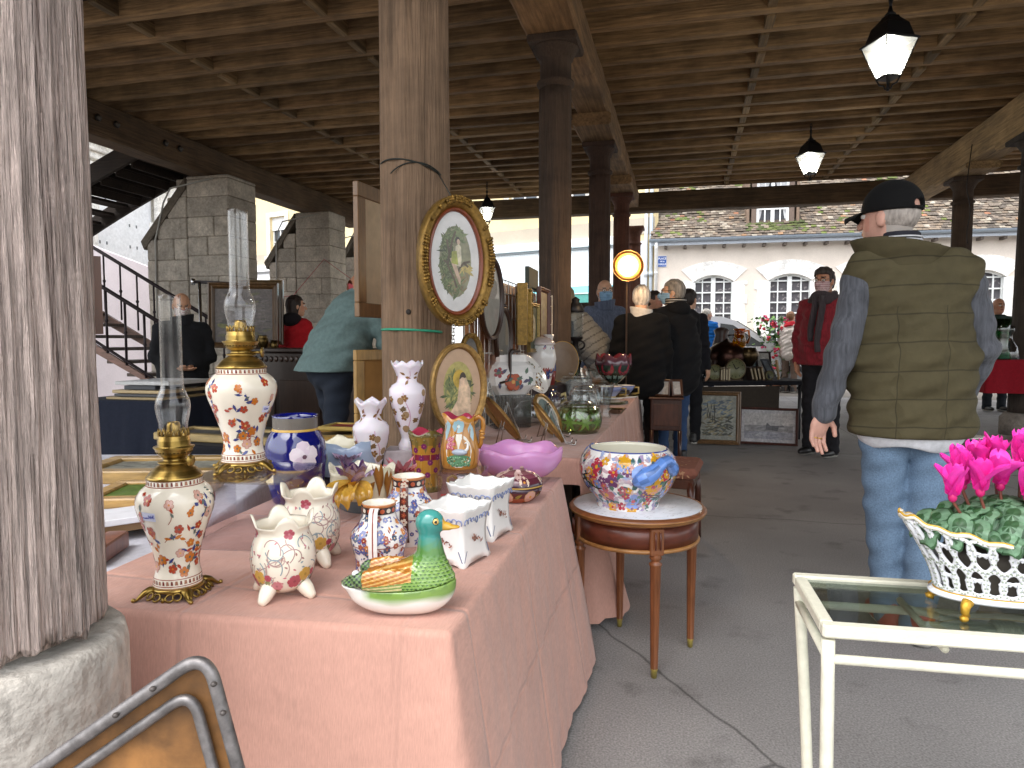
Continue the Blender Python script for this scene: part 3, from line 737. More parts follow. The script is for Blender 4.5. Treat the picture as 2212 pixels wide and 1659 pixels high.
# ---------------------------------------------------------------- footed cream vases
def footed(label, p, k, rz, seed):
 t = thing('footed_vase', label, 'vase', p, rz, 'pair of cream footed vases'); r = random.Random(seed)
 pr = [(20, 13), (40, 18), (56, 32), (66, 55), (71, 80), (71.5, 96), (69, 115), (64, 132), (58, 145), (56, 152), (58, 162)]
 s = Surf([(a * k, c * k) for a, c in pr]); b = B()
 def lob(th): return max(0, math.cos(4 * th)) ** .7
 rim = pr + [(62, 172), (66, 182)]; inn = [(60, 180), (56, 168), (52, 155), (56, 140), (62, 110), (56, 60), (20, 30)]
 full = [(a * k, c * k) for a, c in rim + inn]
 def warp(th, j, rr, z):
  if 9 < j < 16:
   g = (j - 9) / 3 if j <= 12 else (16 - j) / 3
   return rr * (1 + .05 * g * lob(th)), z + g * k * (26 * lob(th) - 12)
  return rr, z
 b.lathe(full, CREAM, 64, warp=warp, caps=False)
 RS, YE, PK, LG, BLG = hx('b0505e'), hx('c9a04a'), hx('c87f86'), hx('8b8a5e'), hx('93a3a8')
 for i in range(4):
  th0 = i * math.pi / 2 + .6
  for dx, dz, sz, c in ((0, 60, 30, YE), (24, 48, 28, RS), (12, 40, 22, PK), (38, 60, 15, RS)):
   tt, zz = s.off(th0, 0, dx * k, dz * k); flower_on(b, s, tt, zz, sz * k, c, shade(c, .7), 6, r.uniform(0, 3), shade(c, 1.25))
  for q in range(9): leaf_on(b, s, th0 + r.uniform(-.3, .6), r.uniform(28, 50) * k, r.uniform(0, 6), 17 * k, 7 * k, LG)
  for q in range(15):
   th, z = th0 + r.uniform(.0, 1.57), r.uniform(45, 130) * k; a = r.uniform(0, 6); pts = []; cur = r.choice((-.16, .16))
   for st in range(12):
    pts.append((th, z)); th, z = s.off(th, z, math.cos(a) * 6 * k, math.sin(a) * 6 * k); a += cur * (1 + st * .22)
    if not 28 * k < z < 150 * k: break
   if len(pts) > 3: stem_on(b, s, pts, 2.4 * k, r.choice([hx('b0908a'), BLG, hx('c0a298')]))
  for q in range(26): leaf_on(b, s, th0 + r.uniform(0, 1.5), r.uniform(35, 148) * k, r.uniform(0, 6), 9 * k, 4.5 * k, r.choice([hx('a98078'), BLG, PK]))
  flower_on(b, s, i * math.pi / 2 + .1, 155 * k, 22 * k, RS, PK, 5, 0, PK)
 b.build('bowl', GLAZE, t)
 for i in range(4):
  a = math.pi / 4 + i * math.pi / 2; ca, sa = math.cos(a), math.sin(a); b = B()
  b.tube([(ca * x * k, sa * x * k, z * k) for x, z in ((44, 38), (52, 30), (62, 20), (70, 11), (77, 5.5), (80, 4))], [14 * k, 18 * k, 16.5 * k, 13 * k, 9.5 * k, 6 * k], CREAM, 10)
  for e in (-.5, 0, .5):
   b.tube([(ca * x * k - sa * e * y_ * k, sa * x * k + ca * e * y_ * k, (z + 0) * k) for x, z, y_ in ((58, 38, 14), (66, 27.5, 8), (71, 20, 3))], .9 * k, hx('8d7a55'), 5)
  b.build('leg', GLAZE, t)
 return t
p, k = item(614, 1283, ZT); footed('front cream footed vase with rose sprays and deep lobed rim', p, k, R(-50), 2).scale = (.95, .95, .93)
p, k = item(672, 1212, ZT); footed('rear cream footed vase with yellow rose half hidden by its twin', p, k * .93, R(-75), 4).scale = (.95, .95, .95)
# ---------------------------------------------------------------- duck tureen
def duck():
 p, k = item(866, 1322, ZT); k *= 1.0
 t = thing('duck_tureen', 'glossy green and brown ceramic duck with a teal head', 'tureen', p, R(14))
 def seam(x): return 62 + .0008 * np.maximum(x + 20, 0) ** 2 + np.where(x < -60, -(x + 60) * .05, 0)
 def shell(P):
  q = P / k; d = sell(q, (-5, 0, 52), (108, 52, 54)); d = smin(d, sell(q, (48, 0, 66), (72, 48, 62)), 20)
  d = smin(d, sell(q, (-92, 0, 66), (36, 30, 15)), 16)
  return np.maximum(d, -(q[..., 2] - 1)) * k
 def base(P):
  q = P / k; return np.maximum(shell(P) / k, q[..., 2] - seam(q[..., 0]) + .8) * k
 def lid(P):
  q = P / k; d = shell(P) / k
  d = smin(d, rcone(q, (66, 0, 110), (62, 0, 176), 34, 22), 16)
  d = smin(d, sell(q, (64, 0, 196), (31, 26, 29)), 7)
  d = smin(d, rcone(q, (88, 0, 190), (104, 0, 188), 11, 8.5), 5)
  bk = sell(q, (112, 0, 187), (17, 9.5, 4.5)); d = smin(d, bk, 4)
  for e in (-1, 1):
   d = smin(d, sell(q, (-25, e * 42, 84), (72, 14, 26)), 7)
   d = smin(d, sell(q, (79, e * 22.5, 204), (6.5, 4, 6.5)), 1.5)
  w_ = np.sin(q[..., 0] * .42 + q[..., 2] * .25) * np.sin(q[..., 2] * .5) * .9
  d = d + np.where(q[..., 2] < 130, w_ * .8, 0)
  return np.maximum(d, seam(q[..., 0]) + .8 - q[..., 2]) * k
 def nz(q, s): return np.sin(q[:, 0] * s + np.sin(q[:, 2] * s * .7) * 2) * np.sin(q[:, 2] * s * 1.1 + np.sin(q[:, 1] * s) * 2)
 def mixv(c, d, t): return c * (1 - t[:, None]) + np.array(d[:3]) * t[:, None]
 def cb(cen):
  q = cen / k; c = np.tile(np.array(hx('ebe9e2')[:3]), (len(q), 1)); h = q[:, 2] / seam(q[:, 0])
  g = np.clip((h - .52 + .06 * nz(q, .06)) * 4, 0, 1) * np.clip((q[:, 0] + 78) / 22, 0, 1)
  c = mixv(c, hx('7a9a4a'), g); c = mixv(c, hx('55733c'), np.clip((h - .8) * 3, 0, 1) * g * (nz(q, .11) > -.2))
  return np.concatenate([c, np.ones((len(q), 1))], 1)
 def cl(cen):
  q = cen / k; x, y, z = q.T; c = np.tile(np.array(hx('6f9440')[:3]), (len(q), 1))
  u_ = x * .16 + (z * .5) * .05; v_ = z * .2; cell = np.abs(((x / 9 + np.floor(z / 7) * .5) % 1) - .5) * 2; sc = ((z / 7) % 1)
  c = mixv(c, hx('34571f'), np.clip((sc + cell * .6 - .95) * 4, 0, 1) * (z < 125))
  c = mixv(c, hx('9cb76a'), np.clip((.35 - sc) * 3, 0, 1) * .6 * (z < 120))
  wing = (x < 30) & (x > -88) & (z > 78 + (x + 20) * .12); st = .5 + .5 * np.sin(z * .75 - x * .22)
  c = np.where(wing[:, None], mixv(np.tile(np.array(hx('a8692b')[:3]), (len(q), 1)), hx('d9b26a'), np.clip(st * 1.6 - .7, 0, 1)), c)
  fe = (x < 10) & (x > -92) & (z <= 84 + (x + 20) * .1); c = np.where((fe & ~wing)[:, None], mixv(np.tile(np.array(hx('cdbf86')[:3]), (len(q), 1)), hx('6f8a45'), np.clip(.5 + .7 * np.sin(z * .9 - x * .1), 0, 1)), c)
  tl = x < -72; c = np.where(tl[:, None], mixv(np.tile(np.array(hx('6d8a55')[:3]), (len(q), 1)), hx('2c3a33'), np.clip(.5 + np.sin(x * .55) * np.sin(z * .5 + y * .3) * 1.4, 0, 1)), c)
  c = mixv(c, hx('4d7a3a'), np.clip((z - 112) / 20, 0, 1)); c = mixv(c, hx('35837a'), np.clip((z - 142 + 4 * nz(q, .2)) / 26, 0, 1))
  c = mixv(c, hx('4f9f98'), np.clip((z - 196) / 24, 0, 1) * .6)
  bk = (x > 92) & (z > 160); c = np.where(bk[:, None], np.array(hx('c79a37')[:3]), c)
  for e in (-1, 1):
   rr = np.sqrt((x - 80) ** 2 + (z - 204) ** 2); ey = (y * e > 18) & (x < 92)
   c = np.where((ey & (rr < 7.5))[:, None], np.array(hx('20302a')[:3]), c); c = np.where((ey & (rr < 6.2))[:, None], np.array(hx('d6b565')[:3]), c); c = np.where((ey & (rr < 3))[:, None], np.array((.01, .01, .01)), c)
  return np.concatenate([c, np.ones((len(q), 1))], 1)
 L = np.array([-135, -62, -4]) * k; H = np.array([140, 62, 235]) * k
 b = B(); add_net(b, base, L, [H[0], H[1], 110 * k], 2.3 * k, cb); b.build('bowl', GLAZE, t)
 b = B(); add_net(b, lid, L, H, 2.1 * k, cl); b.build('lid', GLAZE, t)
 b = B(); b.ell((-96 * k, 0, 84 * k), (9 * k, 8 * k, 8 * k), hx('e4e4e8'), 12, 8); b.ell((-84 * k, 3 * k, 80 * k), (7 * k, 6 * k, 5 * k), hx('2f3a38'), 10, 6); b.build('knob', GLAZE, t)
duck()
# ---------------------------------------------------------------- densely patterned jugs
def jug(label, p, k, rz, hd, seed):
 t = thing('patterned_jug', label, 'jug', p, rz, 'pair of densely patterned jugs'); r = random.Random(seed)
 pr = [(49, 0), (50, 4), (49, 14), (53, 38), (59, 60), (61, 72), (58, 82), (49, 94), (40, 106), (36, 116), (34.5, 126), (35.5, 142)]
 P_ = [(a * k, c * k) for a, c in pr]; s = Surf(P_); b = B()
 full = P_ + [(a * k, c * k) for a, c in ((36.5, 144), (35, 145.5), (33, 144), (32, 120), (38, 104), (54, 70), (45, 10))]
 b.lathe(full, [WHITE] * 10 + [hx('c07a4a')] * 3 + [CREAM] * 5, 56, caps=False, warp=lambda th, j, rr, z: (rr * (1 + .012 * math.cos(8 * th)) + (3 * k * max(0, math.cos(th - math.pi / 2)) ** 6 if 10 < j < 14 else 0), z))
 RU, BL, OR, DB = hx('8f3b2c'), hx('5b64a0'), hx('c98243'), hx('3a2a2a')
 for i in range(430):
  th, z = r.uniform(0, 6.283), r.uniform(6, 122) * k; c = r.choice([RU, BL, BL, hx('8b93c0'), OR, hx('a85f4c'), hx('4d5a70'), BL])
  if r.random() < .25: flower_on(b, s, th, z, r.uniform(9, 17) * k, c, r.choice([OR, hx('e4c79a')]), 6, r.uniform(0, 3))
  else: leaf_on(b, s, th, z, r.uniform(0, 6.28), r.uniform(6, 12) * k, r.uniform(3, 5) * k, c)
 for z0, z1, c in ((125, 140, DB),):
  for i in range(48):
   a = i * 2 * math.pi / 48; a2 = (i + 1) * 2 * math.pi / 48
   b.add([s.P(a, z0 * k, .0012), s.P(a2, z0 * k, .0012), s.P(a2, z1 * k, .0012), s.P(a, z1 * k, .0012)], [(0, 1, 2, 3)], c)
  for i in range(16):
   a = i * 2 * math.pi / 16; flower_on(b, s, a, 132.5 * k, 11 * k, RU if i % 2 else WHITE, OR, 6)
   poly_on(b, s, a, 132.5 * k, [(math.cos(q) * 5 * k, math.sin(q) * 5 * k) for q in [x * .785 for x in range(8)]], hx('b5583c') if i % 2 else hx('d8cdbd'), .0016)
 stem_on(b, s, [(2 * math.pi * i / 40, 60 * k) for i in range(41)], 1.6 * k, RU, .0012)
 b.build('body', GLAZE, t)
 b = B(); pth = [(34, 138), (46, 143), (57, 136), (63, 118), (66, 90), (66, 60), (62, 30), (52, 12)]
 a = -math.pi / 2; b2 = []
 vs = []; fs = []; W = 9 * k
 for x, z in pth:
  for e, d in ((-1, 0), (-1, 4), (-.15, 4.6), (.15, 4.6), (1, 4), (1, 0)): vs.append((e * W, -(x + d) * k, z * k))
 n = len(pth); cs = []
 for i in range(n - 1):
  for q in range(6):
   fs.append((i * 6 + q, (i + 1) * 6 + q, (i + 1) * 6 + (q + 1) % 6, i * 6 + (q + 1) % 6)); cs.append((RU if q == 2 else (hx('f0ece6') if not hd else hx('57312a'))))
 b.add(vs, fs, cs, 0, False)
 if hd:
  for i in range(1, n - 1):
   x, z = pth[i]; fl = Flat((0, -(x + 4.9) * k, z * k), (1, 0, 0), (0, 0, 1), (0, -1, 0)); flower_on(b, fl, 0, 0, 15 * k, hx('d9c7b4'), RU, 5)
   if i < n - 2: x2, z2 = pth[i + 1]; fl = Flat((0, -((x + x2) / 2 + 5.2) * k, (z + z2) / 2 * k), (1, 0, 0), (0, 0, 1), (0, -1, 0)); flower_on(b, fl, 0, 0, 10 * k, hx('a8503c'), OR, 5)
 b.build('handle', GLAZE, t)
p, k = item(820, 1228, ZT); jug('nearer small flowered jug with a plain white strap handle', p, k, R(14), False, 5)
p, k = item(884, 1168, ZT); jug('farther small flowered jug with a dark red patterned handle', p, k * .98, R(14), True, 8)
# ---------------------------------------------------------------- square white pots with scrolled rims
def square_pot(label, p, k, rz):
 t = thing('square_pot', label, 'pot', p, rz, 'pair of square white pots'); b = B()
 lev = [(0, 54), (6, 55), (18, 51), (40, 47.5), (66, 47), (88, 49), (98, 52), (102, 54), (112, 57), (118, 59)]
 n = 10
 def ring(h, w_, i):
  pts = []
  for side in range(4):
   for q in range(n):
    x = -1 + 2 * q / n; c, s_ = [(1, 0), (0, 1), (-1, 0), (0, -1)][side]
    z = h + (9 * max(0, 1 - (abs(x) / .72) ** 4) if i == 0 else (4.5 * math.sin((x + 1) * 4.7) ** 2 + (7 if abs(x) > .9 else 0) if i >= 8 else 0))
    y = -1 - .03 * (1 - x * x) * (i in (3, 4, 5)); pts.append(((x * c - y * s_) * w_ * k, (x * s_ + y * c) * w_ * k, z * k))
  return pts
 vs = []; M = 4 * n; seq = lev + [(116, 56), (100, 50), (66, 44), (12, 44)]
 for i, (h, w_) in enumerate(seq): vs += ring(h, w_, i if i < 10 else (9 if i == 10 else 5))
 fs = [(i * M + q, i * M + (q + 1) % M, (i + 1) * M + (q + 1) % M, (i + 1) * M + q) for i in range(len(seq) - 1) for q in range(M)] + [tuple(range((len(seq) - 1) * M, len(seq) * M))]
 b.add(vs, fs, WHITE)
 for side in range(4):
  M3 = Matrix.Rotation(side * math.pi / 2, 3, 'Z'); BLU = hx('6d7898')
  fl = Flat(M3 @ Vector((0, -49.5 * k, 0)), M3 @ Vector((1, 0, 0)), (0, 0, 1), M3 @ Vector((0, -1, 0)))
  for sx in (-1, 1):
   for cx, cz, rr in ((16, 94, 5), (30, 96, 6), (42, 93, 7)):
    b.tube([M3 @ Vector((sx * (cx + rr * math.cos(a)) * k, -(52 + rr * .2) * k, (cz + rr * math.sin(a)) * k)) for a in [i * .7 - .6 for i in range(7)]], 1.5 * k, shade(BLU, 1.5), 5)
   stem_on(b, fl, [(sx * (40 + 3 * i) * k, (34 - 7 * i) * k) for i in range(5)], 2.6 * k, BLU, .004)
  b.tube([M3 @ Vector((4 * math.cos(a) * k, -52.5 * k, (93 + 7 * math.sin(a)) * k)) for a in [i * .785 for i in range(8)]], 1.3 * k, BLU, 5, True)
  for i in range(16):
   x = -20 + i * 2.8 + rnd.uniform(-3, 3); z = 62 - .5 * (i * 2.5) + rnd.uniform(-5, 5); leaf_on(b, fl, x * k, z * k, rnd.uniform(0, 6), 8 * k, 3.5 * k, rnd.choice([hx('9a5f4a'), hx('74504a'), hx('b07a62')]), .004)
  flower_on(b, fl, -4 * k, 52 * k, 13 * k, hx('8d6a60'), hx('c9a58a'), 6)
 for v in [0]: pass
 b.build('body', GLAZE, t); return t
p, k = item(985, 1206, ZT); square_pot('front square white pot with scrolled rim behind the duck beak', p, k * 1.0, R(-14))
p, k = item(1040, 1152, ZT); square_pot('rear square white pot with scrolled rim beside the lidded box', p, k * .95, R(-10))
# ---------------------------------------------------------------- amber majolica vase, swan jug
p, k = item(921, 1058, ZT); t = thing('majolica_vase', 'amber glazed vase with purple flowers and a pink inside', 'vase', p, R(20))
pr = [(34, 0), (35, 5), (33, 12), (30.5, 40), (30, 75), (32, 100), (35, 118), (37.5, 128)]
s = Surf([(a * k, c * k) for a, c in pr]); b = B(); AM = hx('b98534'); OL = hx('6e6236')
b.lathe([(a * k, c * k) for a, c in pr + [(34, 126), (31, 100), (29, 30)]], [OL, OL, hx('9a7434'), AM, AM, hx('8f7436'), OL, hx('b03a52'), hx('b03a52'), hx('8a2b40')], 40, caps=False,
  warp=lambda th, j, r, z: (r, z + (k * 5 * math.sin(4 * th) if j in (7, 8) else 0)))
for i in range(10):
 th = i * .628
 for q in range(3): flower_on(b, s, th + .2 * (q - 1), (38 + 26 * q + 9 * (i % 2)) * k, 12 * k, hx('7a2a5c'), hx('b0607a'), 7)
 stem_on(b, s, [(th + .02 * math.sin(j), (10 + 9 * j) * k) for j in range(9)], 1.8 * k, hx('c99a4a'))
 leaf_on(b, s, th + .15, 24 * k, 1.2, 26 * k, 9 * k, hx('a1742c')); leaf_on(b, s, th + .3, 100 * k, -1.57, 34 * k, 10 * k, hx('7c6a34'))
for i in range(150):
 th, zz = rnd.uniform(0, 6.28), rnd.choice((rnd.uniform(2, 20), rnd.uniform(108, 126))); b.ell(s.P(th, zz * k, .0002), (1.8 * k,) * 3, shade(OL, rnd.uniform(.8, 1.7)), 6, 4)
b.build('body', GLAZE, t)
p, k = item(994, 1010, ZT + .10); t = thing('swan_jug', 'amber and blue jug with a swan in relief on the small clear stand', 'jug', p, R(8))
pr = [(34, 0), (38, 3), (40, 14), (42, 32), (41, 48), (37, 66), (33, 82), (31.5, 96), (32, 112)]
s = Surf([(a * k, c * k) for a, c in pr]); b = B(); AM = hx('b9823a')
b.lathe([(a * k, c * k) for a, c in pr + [(30, 112), (28, 90), (32, 30)]], [AM] * 8 + [hx('a83a52')] * 3, 44, caps=False, warp=lambda th, j, r, z: (r + (9 * k * max(0, math.cos(th - math.pi)) ** 4 if j in (8, 9) else 0), z + (k * (4 * math.cos(5 * th) + 8 * max(0, math.cos(th - math.pi)) ** 4) if j in (8, 9) else 0)))
f0 = -math.pi / 2
poly_on(b, s, f0 + .1, 42 * k, [(math.cos(a) * 29 * k, math.sin(a) * 36 * k) for a in [i * .4488 for i in range(14)]], hx('dcd7c8'), .0012)
poly_on(b, s, f0 + .1, 22 * k, [(math.cos(a) * 27 * k, math.sin(a) * 13 * k) for a in [i * .4488 for i in range(14)]], hx('5f8f6a'), .0022)
for i in range(80): b.ell(s.P(f0 + .1 + rnd.uniform(-.62, .62), (20 + rnd.uniform(-10, 10)) * k, .001), (2 * k,) * 3, rnd.choice([hx('6f9a78'), hx('4d7a58'), hx('86ad86')]), 6, 4)
x = s.P(f0 + .15, 40 * k, .001); b.ell(x, (17 * k, 6 * k, 7 * k), hx('a9b2c0'), 12, 8)
b.tube([s.P(f0 + .15 + a, h * k, .004) for a, h in ((.28, 42), (.4, 48), (.43, 56), (.36, 61), (.28, 58))], [4 * k, 3 * k, 2.4 * k, 2.6 * k, 1.4 * k], hx('e6e4de'), 6)
flower_on(b, s, f0 + .1, 93 * k, 26 * k, hx('8fb3bd'), hx('c9d6d2'), 8, 0, hx('c08a3c'))
leaf_on(b, s, f0 - .75, 86 * k, -1.5, 46 * k, 22 * k, hx('9dbcc4')); leaf_on(b, s, f0 + .95, 80 * k, -1.5, 40 * k, 18 * k, hx('9dbcc4'))
for i in range(16): flower_on(b, s, f0 - .35 + rnd.uniform(-.2, .25), (60 + rnd.uniform(-14, 12)) * k, 8 * k, hx('b5506a'), hx('e0b0a0'), 5)
for q in range(5): stem_on(b, s, [(f0 - .9 + .45 * q + .12 * math.sin(j * .7), (8 + j * 9) * k) for j in range(11)], 3 * k, hx('9c6a2a'), .001)
b.build('body', GLAZE, t)
b = B(); b.tube([(x * k, 0, z * k) for x, z in ((30, 104), (42, 112), (50, 104), (51, 88), (47, 70), (46, 54), (40, 44))], [5 * k, 6 * k, 5.5 * k, 5 * k, 5 * k, 4.5 * k, 5 * k], hx('a56f2a'), 8)
for z in (66, 74, 80): b.ell((48 * k, 0, z * k), (7 * k, 7 * k, 4 * k), hx('b07c34'), 8, 6)
b.build('handle', GLAZE, t)
# small green painted jug under the stand
p, k = item(1004, 1080, ZT); t = thing('cream_jug', 'tiny white and green jug with gold handle under the clear stand', 'jug', p, 0)
b = B(); pr = [(20, 0), (21, 3), (22, 14), (20, 26), (16, 38), (15, 46), (18, 55), (16, 54), (13, 44)]
b.lathe([(a * k, c * k) for a, c in pr], [WHITE, hx('88a96a'), hx('9fb884'), hx('b9c8a6'), WHITE, WHITE, hx('3c4a86'), WHITE], 28, caps=False, warp=lambda th, j, r, z: (r + (6 * k * max(0, math.cos(th)) ** 4 if j in (6, 7) else 0), z + (6 * k * max(0, math.cos(th)) ** 4 if j in (6, 7) else 0)))
b.build('body', GLAZE, t); b = B(); b.tube([(-x * k, 0, z * k) for x, z in ((16, 46), (28, 52), (38, 46), (38, 30), (30, 14), (20, 8))], 3.6 * k, hx('b59a55'), 8); b.build('handle', GLAZE, t)
# ---------------------------------------------------------------- lidded box
p, k = item(1117, 1081, ZT); t = thing('lidded_box', 'round dark red lidded box with cream painted flowers', 'box', p, 0)
DK = hx('3a2230'); pr = [(28, 0), (36, 4), (47, 14), (53, 26), (54.5, 34)]; s = Surf([(a * k, c * k) for a, c in pr]); b = B()
b.lathe([(a * k, c * k) for a, c in pr], [hx('a8512c'), hx('9a4a2c'), hx('5a2a2c'), DK], 40)
for i in range(6): flower_on(b, s, i * 1.05 + .3, 17 * k, 24 * k, hx('d0a08e'), hx('c98a3c'), 9, 0, hx('b58a5a')); leaf_on(b, s, i * 1.05 + .8, 18 * k, .6, 20 * k, 8 * k, hx('8d7a34'))
b.build('bowl', GLAZE, t); b = B(); pr = [(55, 35), (55, 38), (54, 44), (47, 55), (36, 62), (20, 66), (0, 67)]; s = Surf([(a * k, c * k) for a, c in pr[:-1]])
b.lathe([(a * k, c * k) for a, c in pr], [hx('b5924a'), DK, hx('5c2a36'), hx('7c4250'), hx('8d5a60'), hx('8d5a60')], 40, caps=False, warp=lambda th, j, r, z: (r * (1 + .02 * math.cos(6 * th)), z))
for i in range(6): flower_on(b, s, i * 1.05, 49 * k, 21 * k, hx('d9c0a8'), hx('c98a3c'), 9)
for i in range(5): flower_on(b, s, i * 1.26, 62.5 * k, 18 * k, hx('c9a8a0'), hx('8d5a50'), 7)
b.build('lid', GLAZE, t)
# ---------------------------------------------------------------- opaline vases
OPAL = mat('milky_glass', .22, coat=.2, sub=.35, noise=(8, .03))
def opaline(label, p, k, rz, seed):
 t = thing('opaline_vase', label, 'vase', p, rz, 'pair of milky glass vases'); r = random.Random(seed); b = B(); W = hx('e6dfe6')
 pr = [(19, 0), (20, 3), (20, 10), (17, 16), (15, 20), (13.5, 25), (15, 32), (22, 50), (30, 75), (36, 98), (39, 118), (38.5, 130), (34, 136), (33.5, 138), (23, 145), (21, 152), (24, 164), (30, 177), (34.5, 186)]
 s = Surf([(a * k, c * k) for a, c in pr[:-1]]); n = 48
 def warp(th, j, rr, z):
  if 17 <= j <= 19:
   a = (th * 6 / (2 * math.pi)) % 1; return rr, z + k * (11 * (1 - abs(2 * a - 1)) - 5) * (1 if j in (18, 19) else .5)
  return rr, z
 b.lathe([(a * k, c * k) for a, c in pr + [(32.5, 185), (22, 162), (19, 150), (30, 130)]], W, n, caps=False, warp=warp)
 BR, PK, LF = hx('8d6a45'), hx('cda0b4'), hx('77654a')
 for i in range(5):
  th = i * 1.256 + .2; pts = []
  for j in range(9): pts.append((th + .22 * math.sin(j * .6), (44 + j * 10) * k))
  stem_on(b, s, pts, 1.6 * k, PK)
  for j in range(7):
   tt, zz = pts[j + 1]; a = r.uniform(0, 6); t2, z2 = s.off(tt, zz, math.cos(a) * 13 * k, math.sin(a) * 9 * k); z2 = min(max(z2, 40 * k), 130 * k); stem_on(b, s, [(tt, zz), (t2, z2)], 1.2 * k, PK)
   if j % 3 == 0: poly_on(b, s, t2, z2, [(math.cos(q) * 7.5 * k, math.sin(q) * 8 * k) for q in [x * .785 for x in range(8)]], hx('a38866'), .0012)
   elif j % 3 == 1:
    for q in (-.7, 0, .7): leaf_on(b, s, t2, z2, a + q, 17 * k, 8 * k, r.choice([BR, LF]), .001)
   else: flower_on(b, s, t2, z2, 15 * k, BR, hx('b99a6a'), 5)
  for j in range(3):
   leaf_on(b, s, th + r.uniform(-.5, .5), (146 + j * 9) * k, r.uniform(0, 6), 13 * k, 6 * k, BR); stem_on(b, s, [(th, 148 * k), (th + .3, 160 * k), (th + .2, 172 * k)], 1.1 * k, PK)
 b.build('body', OPAL, t); return t
p, k = item(803, 1050, ZT); opaline('lower milky glass vase with brown berries and pointed rim', p, k * 1.0, R(20), 1)
pb = G(880, 985, ZT); b = B(); b.box((0, 0, .06), (.16, .12, .12), hx('b7adb0'), bev=.004); o = b.build('cloth_covered_block', CLOTH, loc=GD(884, 1012, 2.42), rz=FACE)
o.location.z = ZT; tag(o, 'grey cloth covered block under the taller milky vase', 'block')
p, k = GD(881, 962, 2.40), 2.40 / F; p.z = ZT + .12; opaline('taller set milky glass vase with brown berries against the wooden column', p, k, R(65), 6)
# ---------------------------------------------------------------- blue enamelled vase
p, k = item(641, 1082, ZT); t = thing('blue_glass_vase', 'deep blue glass vase with a white painted flower and silvery collar', 'vase', p, 0)
pr = [(46, 0), (50, 4), (54, 20), (60, 55), (64, 90), (64.5, 108), (61, 130), (53, 148), (48, 154), (47, 157), (45, 162), (44.5, 180), (48, 187)]
s = Surf([(a * k, c * k) for a, c in pr]); b = B(); b.lathe([(a * k, c * k) for a, c in pr + [(46.5, 187), (43, 178), (46, 152), (60, 100), (44, 6)]], hx('0b1468'), 48, caps=False)
b.build('body', BLUEGL if 'BLUEGL' in globals() else mat('cobalt_glass', .05, coat=.6, spec=.8), t)
b = B()
for i in range(44):
 a = i * 2 * math.pi / 44; a2 = (i + 1) * 2 * math.pi / 44
 for z0, z1, c in ((160, 183, hx('6c665e')),): b.add([s.P(a, z0 * k, .001), s.P(a2, z0 * k, .001), s.P(a2, z1 * k, .001), s.P(a, z1 * k, .001)], [(0, 1, 2, 3)], c)
for i in range(60): leaf_on(b, s, i * .105, (165 + 5 * (i % 3)) * k, i * 1.1, 9 * k, 4 * k, hx('39406e') if i % 3 else hx('b5ada0'), .002)
stem_on(b, s, [(i * .1571, 157 * k) for i in range(41)], 5 * k, hx('c9a24a'), .0012); b.build('collar', SATIN, t)
b = B(); f0 = -math.pi / 2 + .72 + .1
for q in range(5):
 a = q * 1.256 + .4; tt, zz = s.off(f0, 105 * k, math.cos(a) * 14 * k, math.sin(a) * 16 * k); oval_on(b, s, tt, zz, a, 34 * k, 30 * k, hx('dccbd8') if q % 2 else hx('e8dde4'), .0015 + q * .0002)
flower_on(b, s, f0, 105 * k, 16 * k, hx('7a5a6a'), hx('b5a04a'), 7); poly_on(b, s, f0, 105 * k, [(math.cos(a) * 5 * k, math.sin(a) * 5 * k) for a in [i for i in range(6)]], hx('6a4a5a'), .004)
for i in range(34): leaf_on(b, s, f0 - .1 + rnd.uniform(-.9, .7), rnd.uniform(12, 70) * k, rnd.uniform(0, 6), 8 * k, 2.5 * k, rnd.choice([hx('9a8a5a'), hx('5a62b0'), hx('b59a5a')]), .0012)
b.build('enamel_flower', SATIN, t)
# ---------------------------------------------------------------- flower shaped jardinieres
def petal(b, o, yaw, lean, L, W, c0, c1, curl=.9, ruf=.12, n=9, m=8, ph=0, rd=False):
 o = Vector(o); Mz = Matrix.Rotation(yaw, 3, 'Z')
 def fn(u_, v_):
  x = (u_ - .5) * 2; w_ = W * .5 * (.25 + .75 * v_ ** .7) * max(.02, 1 - v_ ** 3.5) ** .5 if rd else W * (math.sin(min(1, v_ * 1.15 + .12) * 1.75)) * .5
  a = lean + curl * v_ * v_;
  y = L * (math.sin(lean) * v_ + .5 * (math.sin(a) - math.sin(lean)) * v_); z = L * (math.cos(lean) * v_ + .5 * (math.cos(a) - math.cos(lean)) * v_)
  rf = ruf * L * v_ * v_ * math.sin(x * 7 + ph); z += rf; y += rf * .5 - .18 * L * x * x * (1 - v_)
  return o + Mz @ Vector((x * w_, y, z + .12 * L * x * x))
 b.grid(fn, n, m, lambda u_, v_: mixc(c0, c1, min(1, max(0, v_ * 1.25 - .2 + .12 * math.sin(u_ * 31 + ph)))))
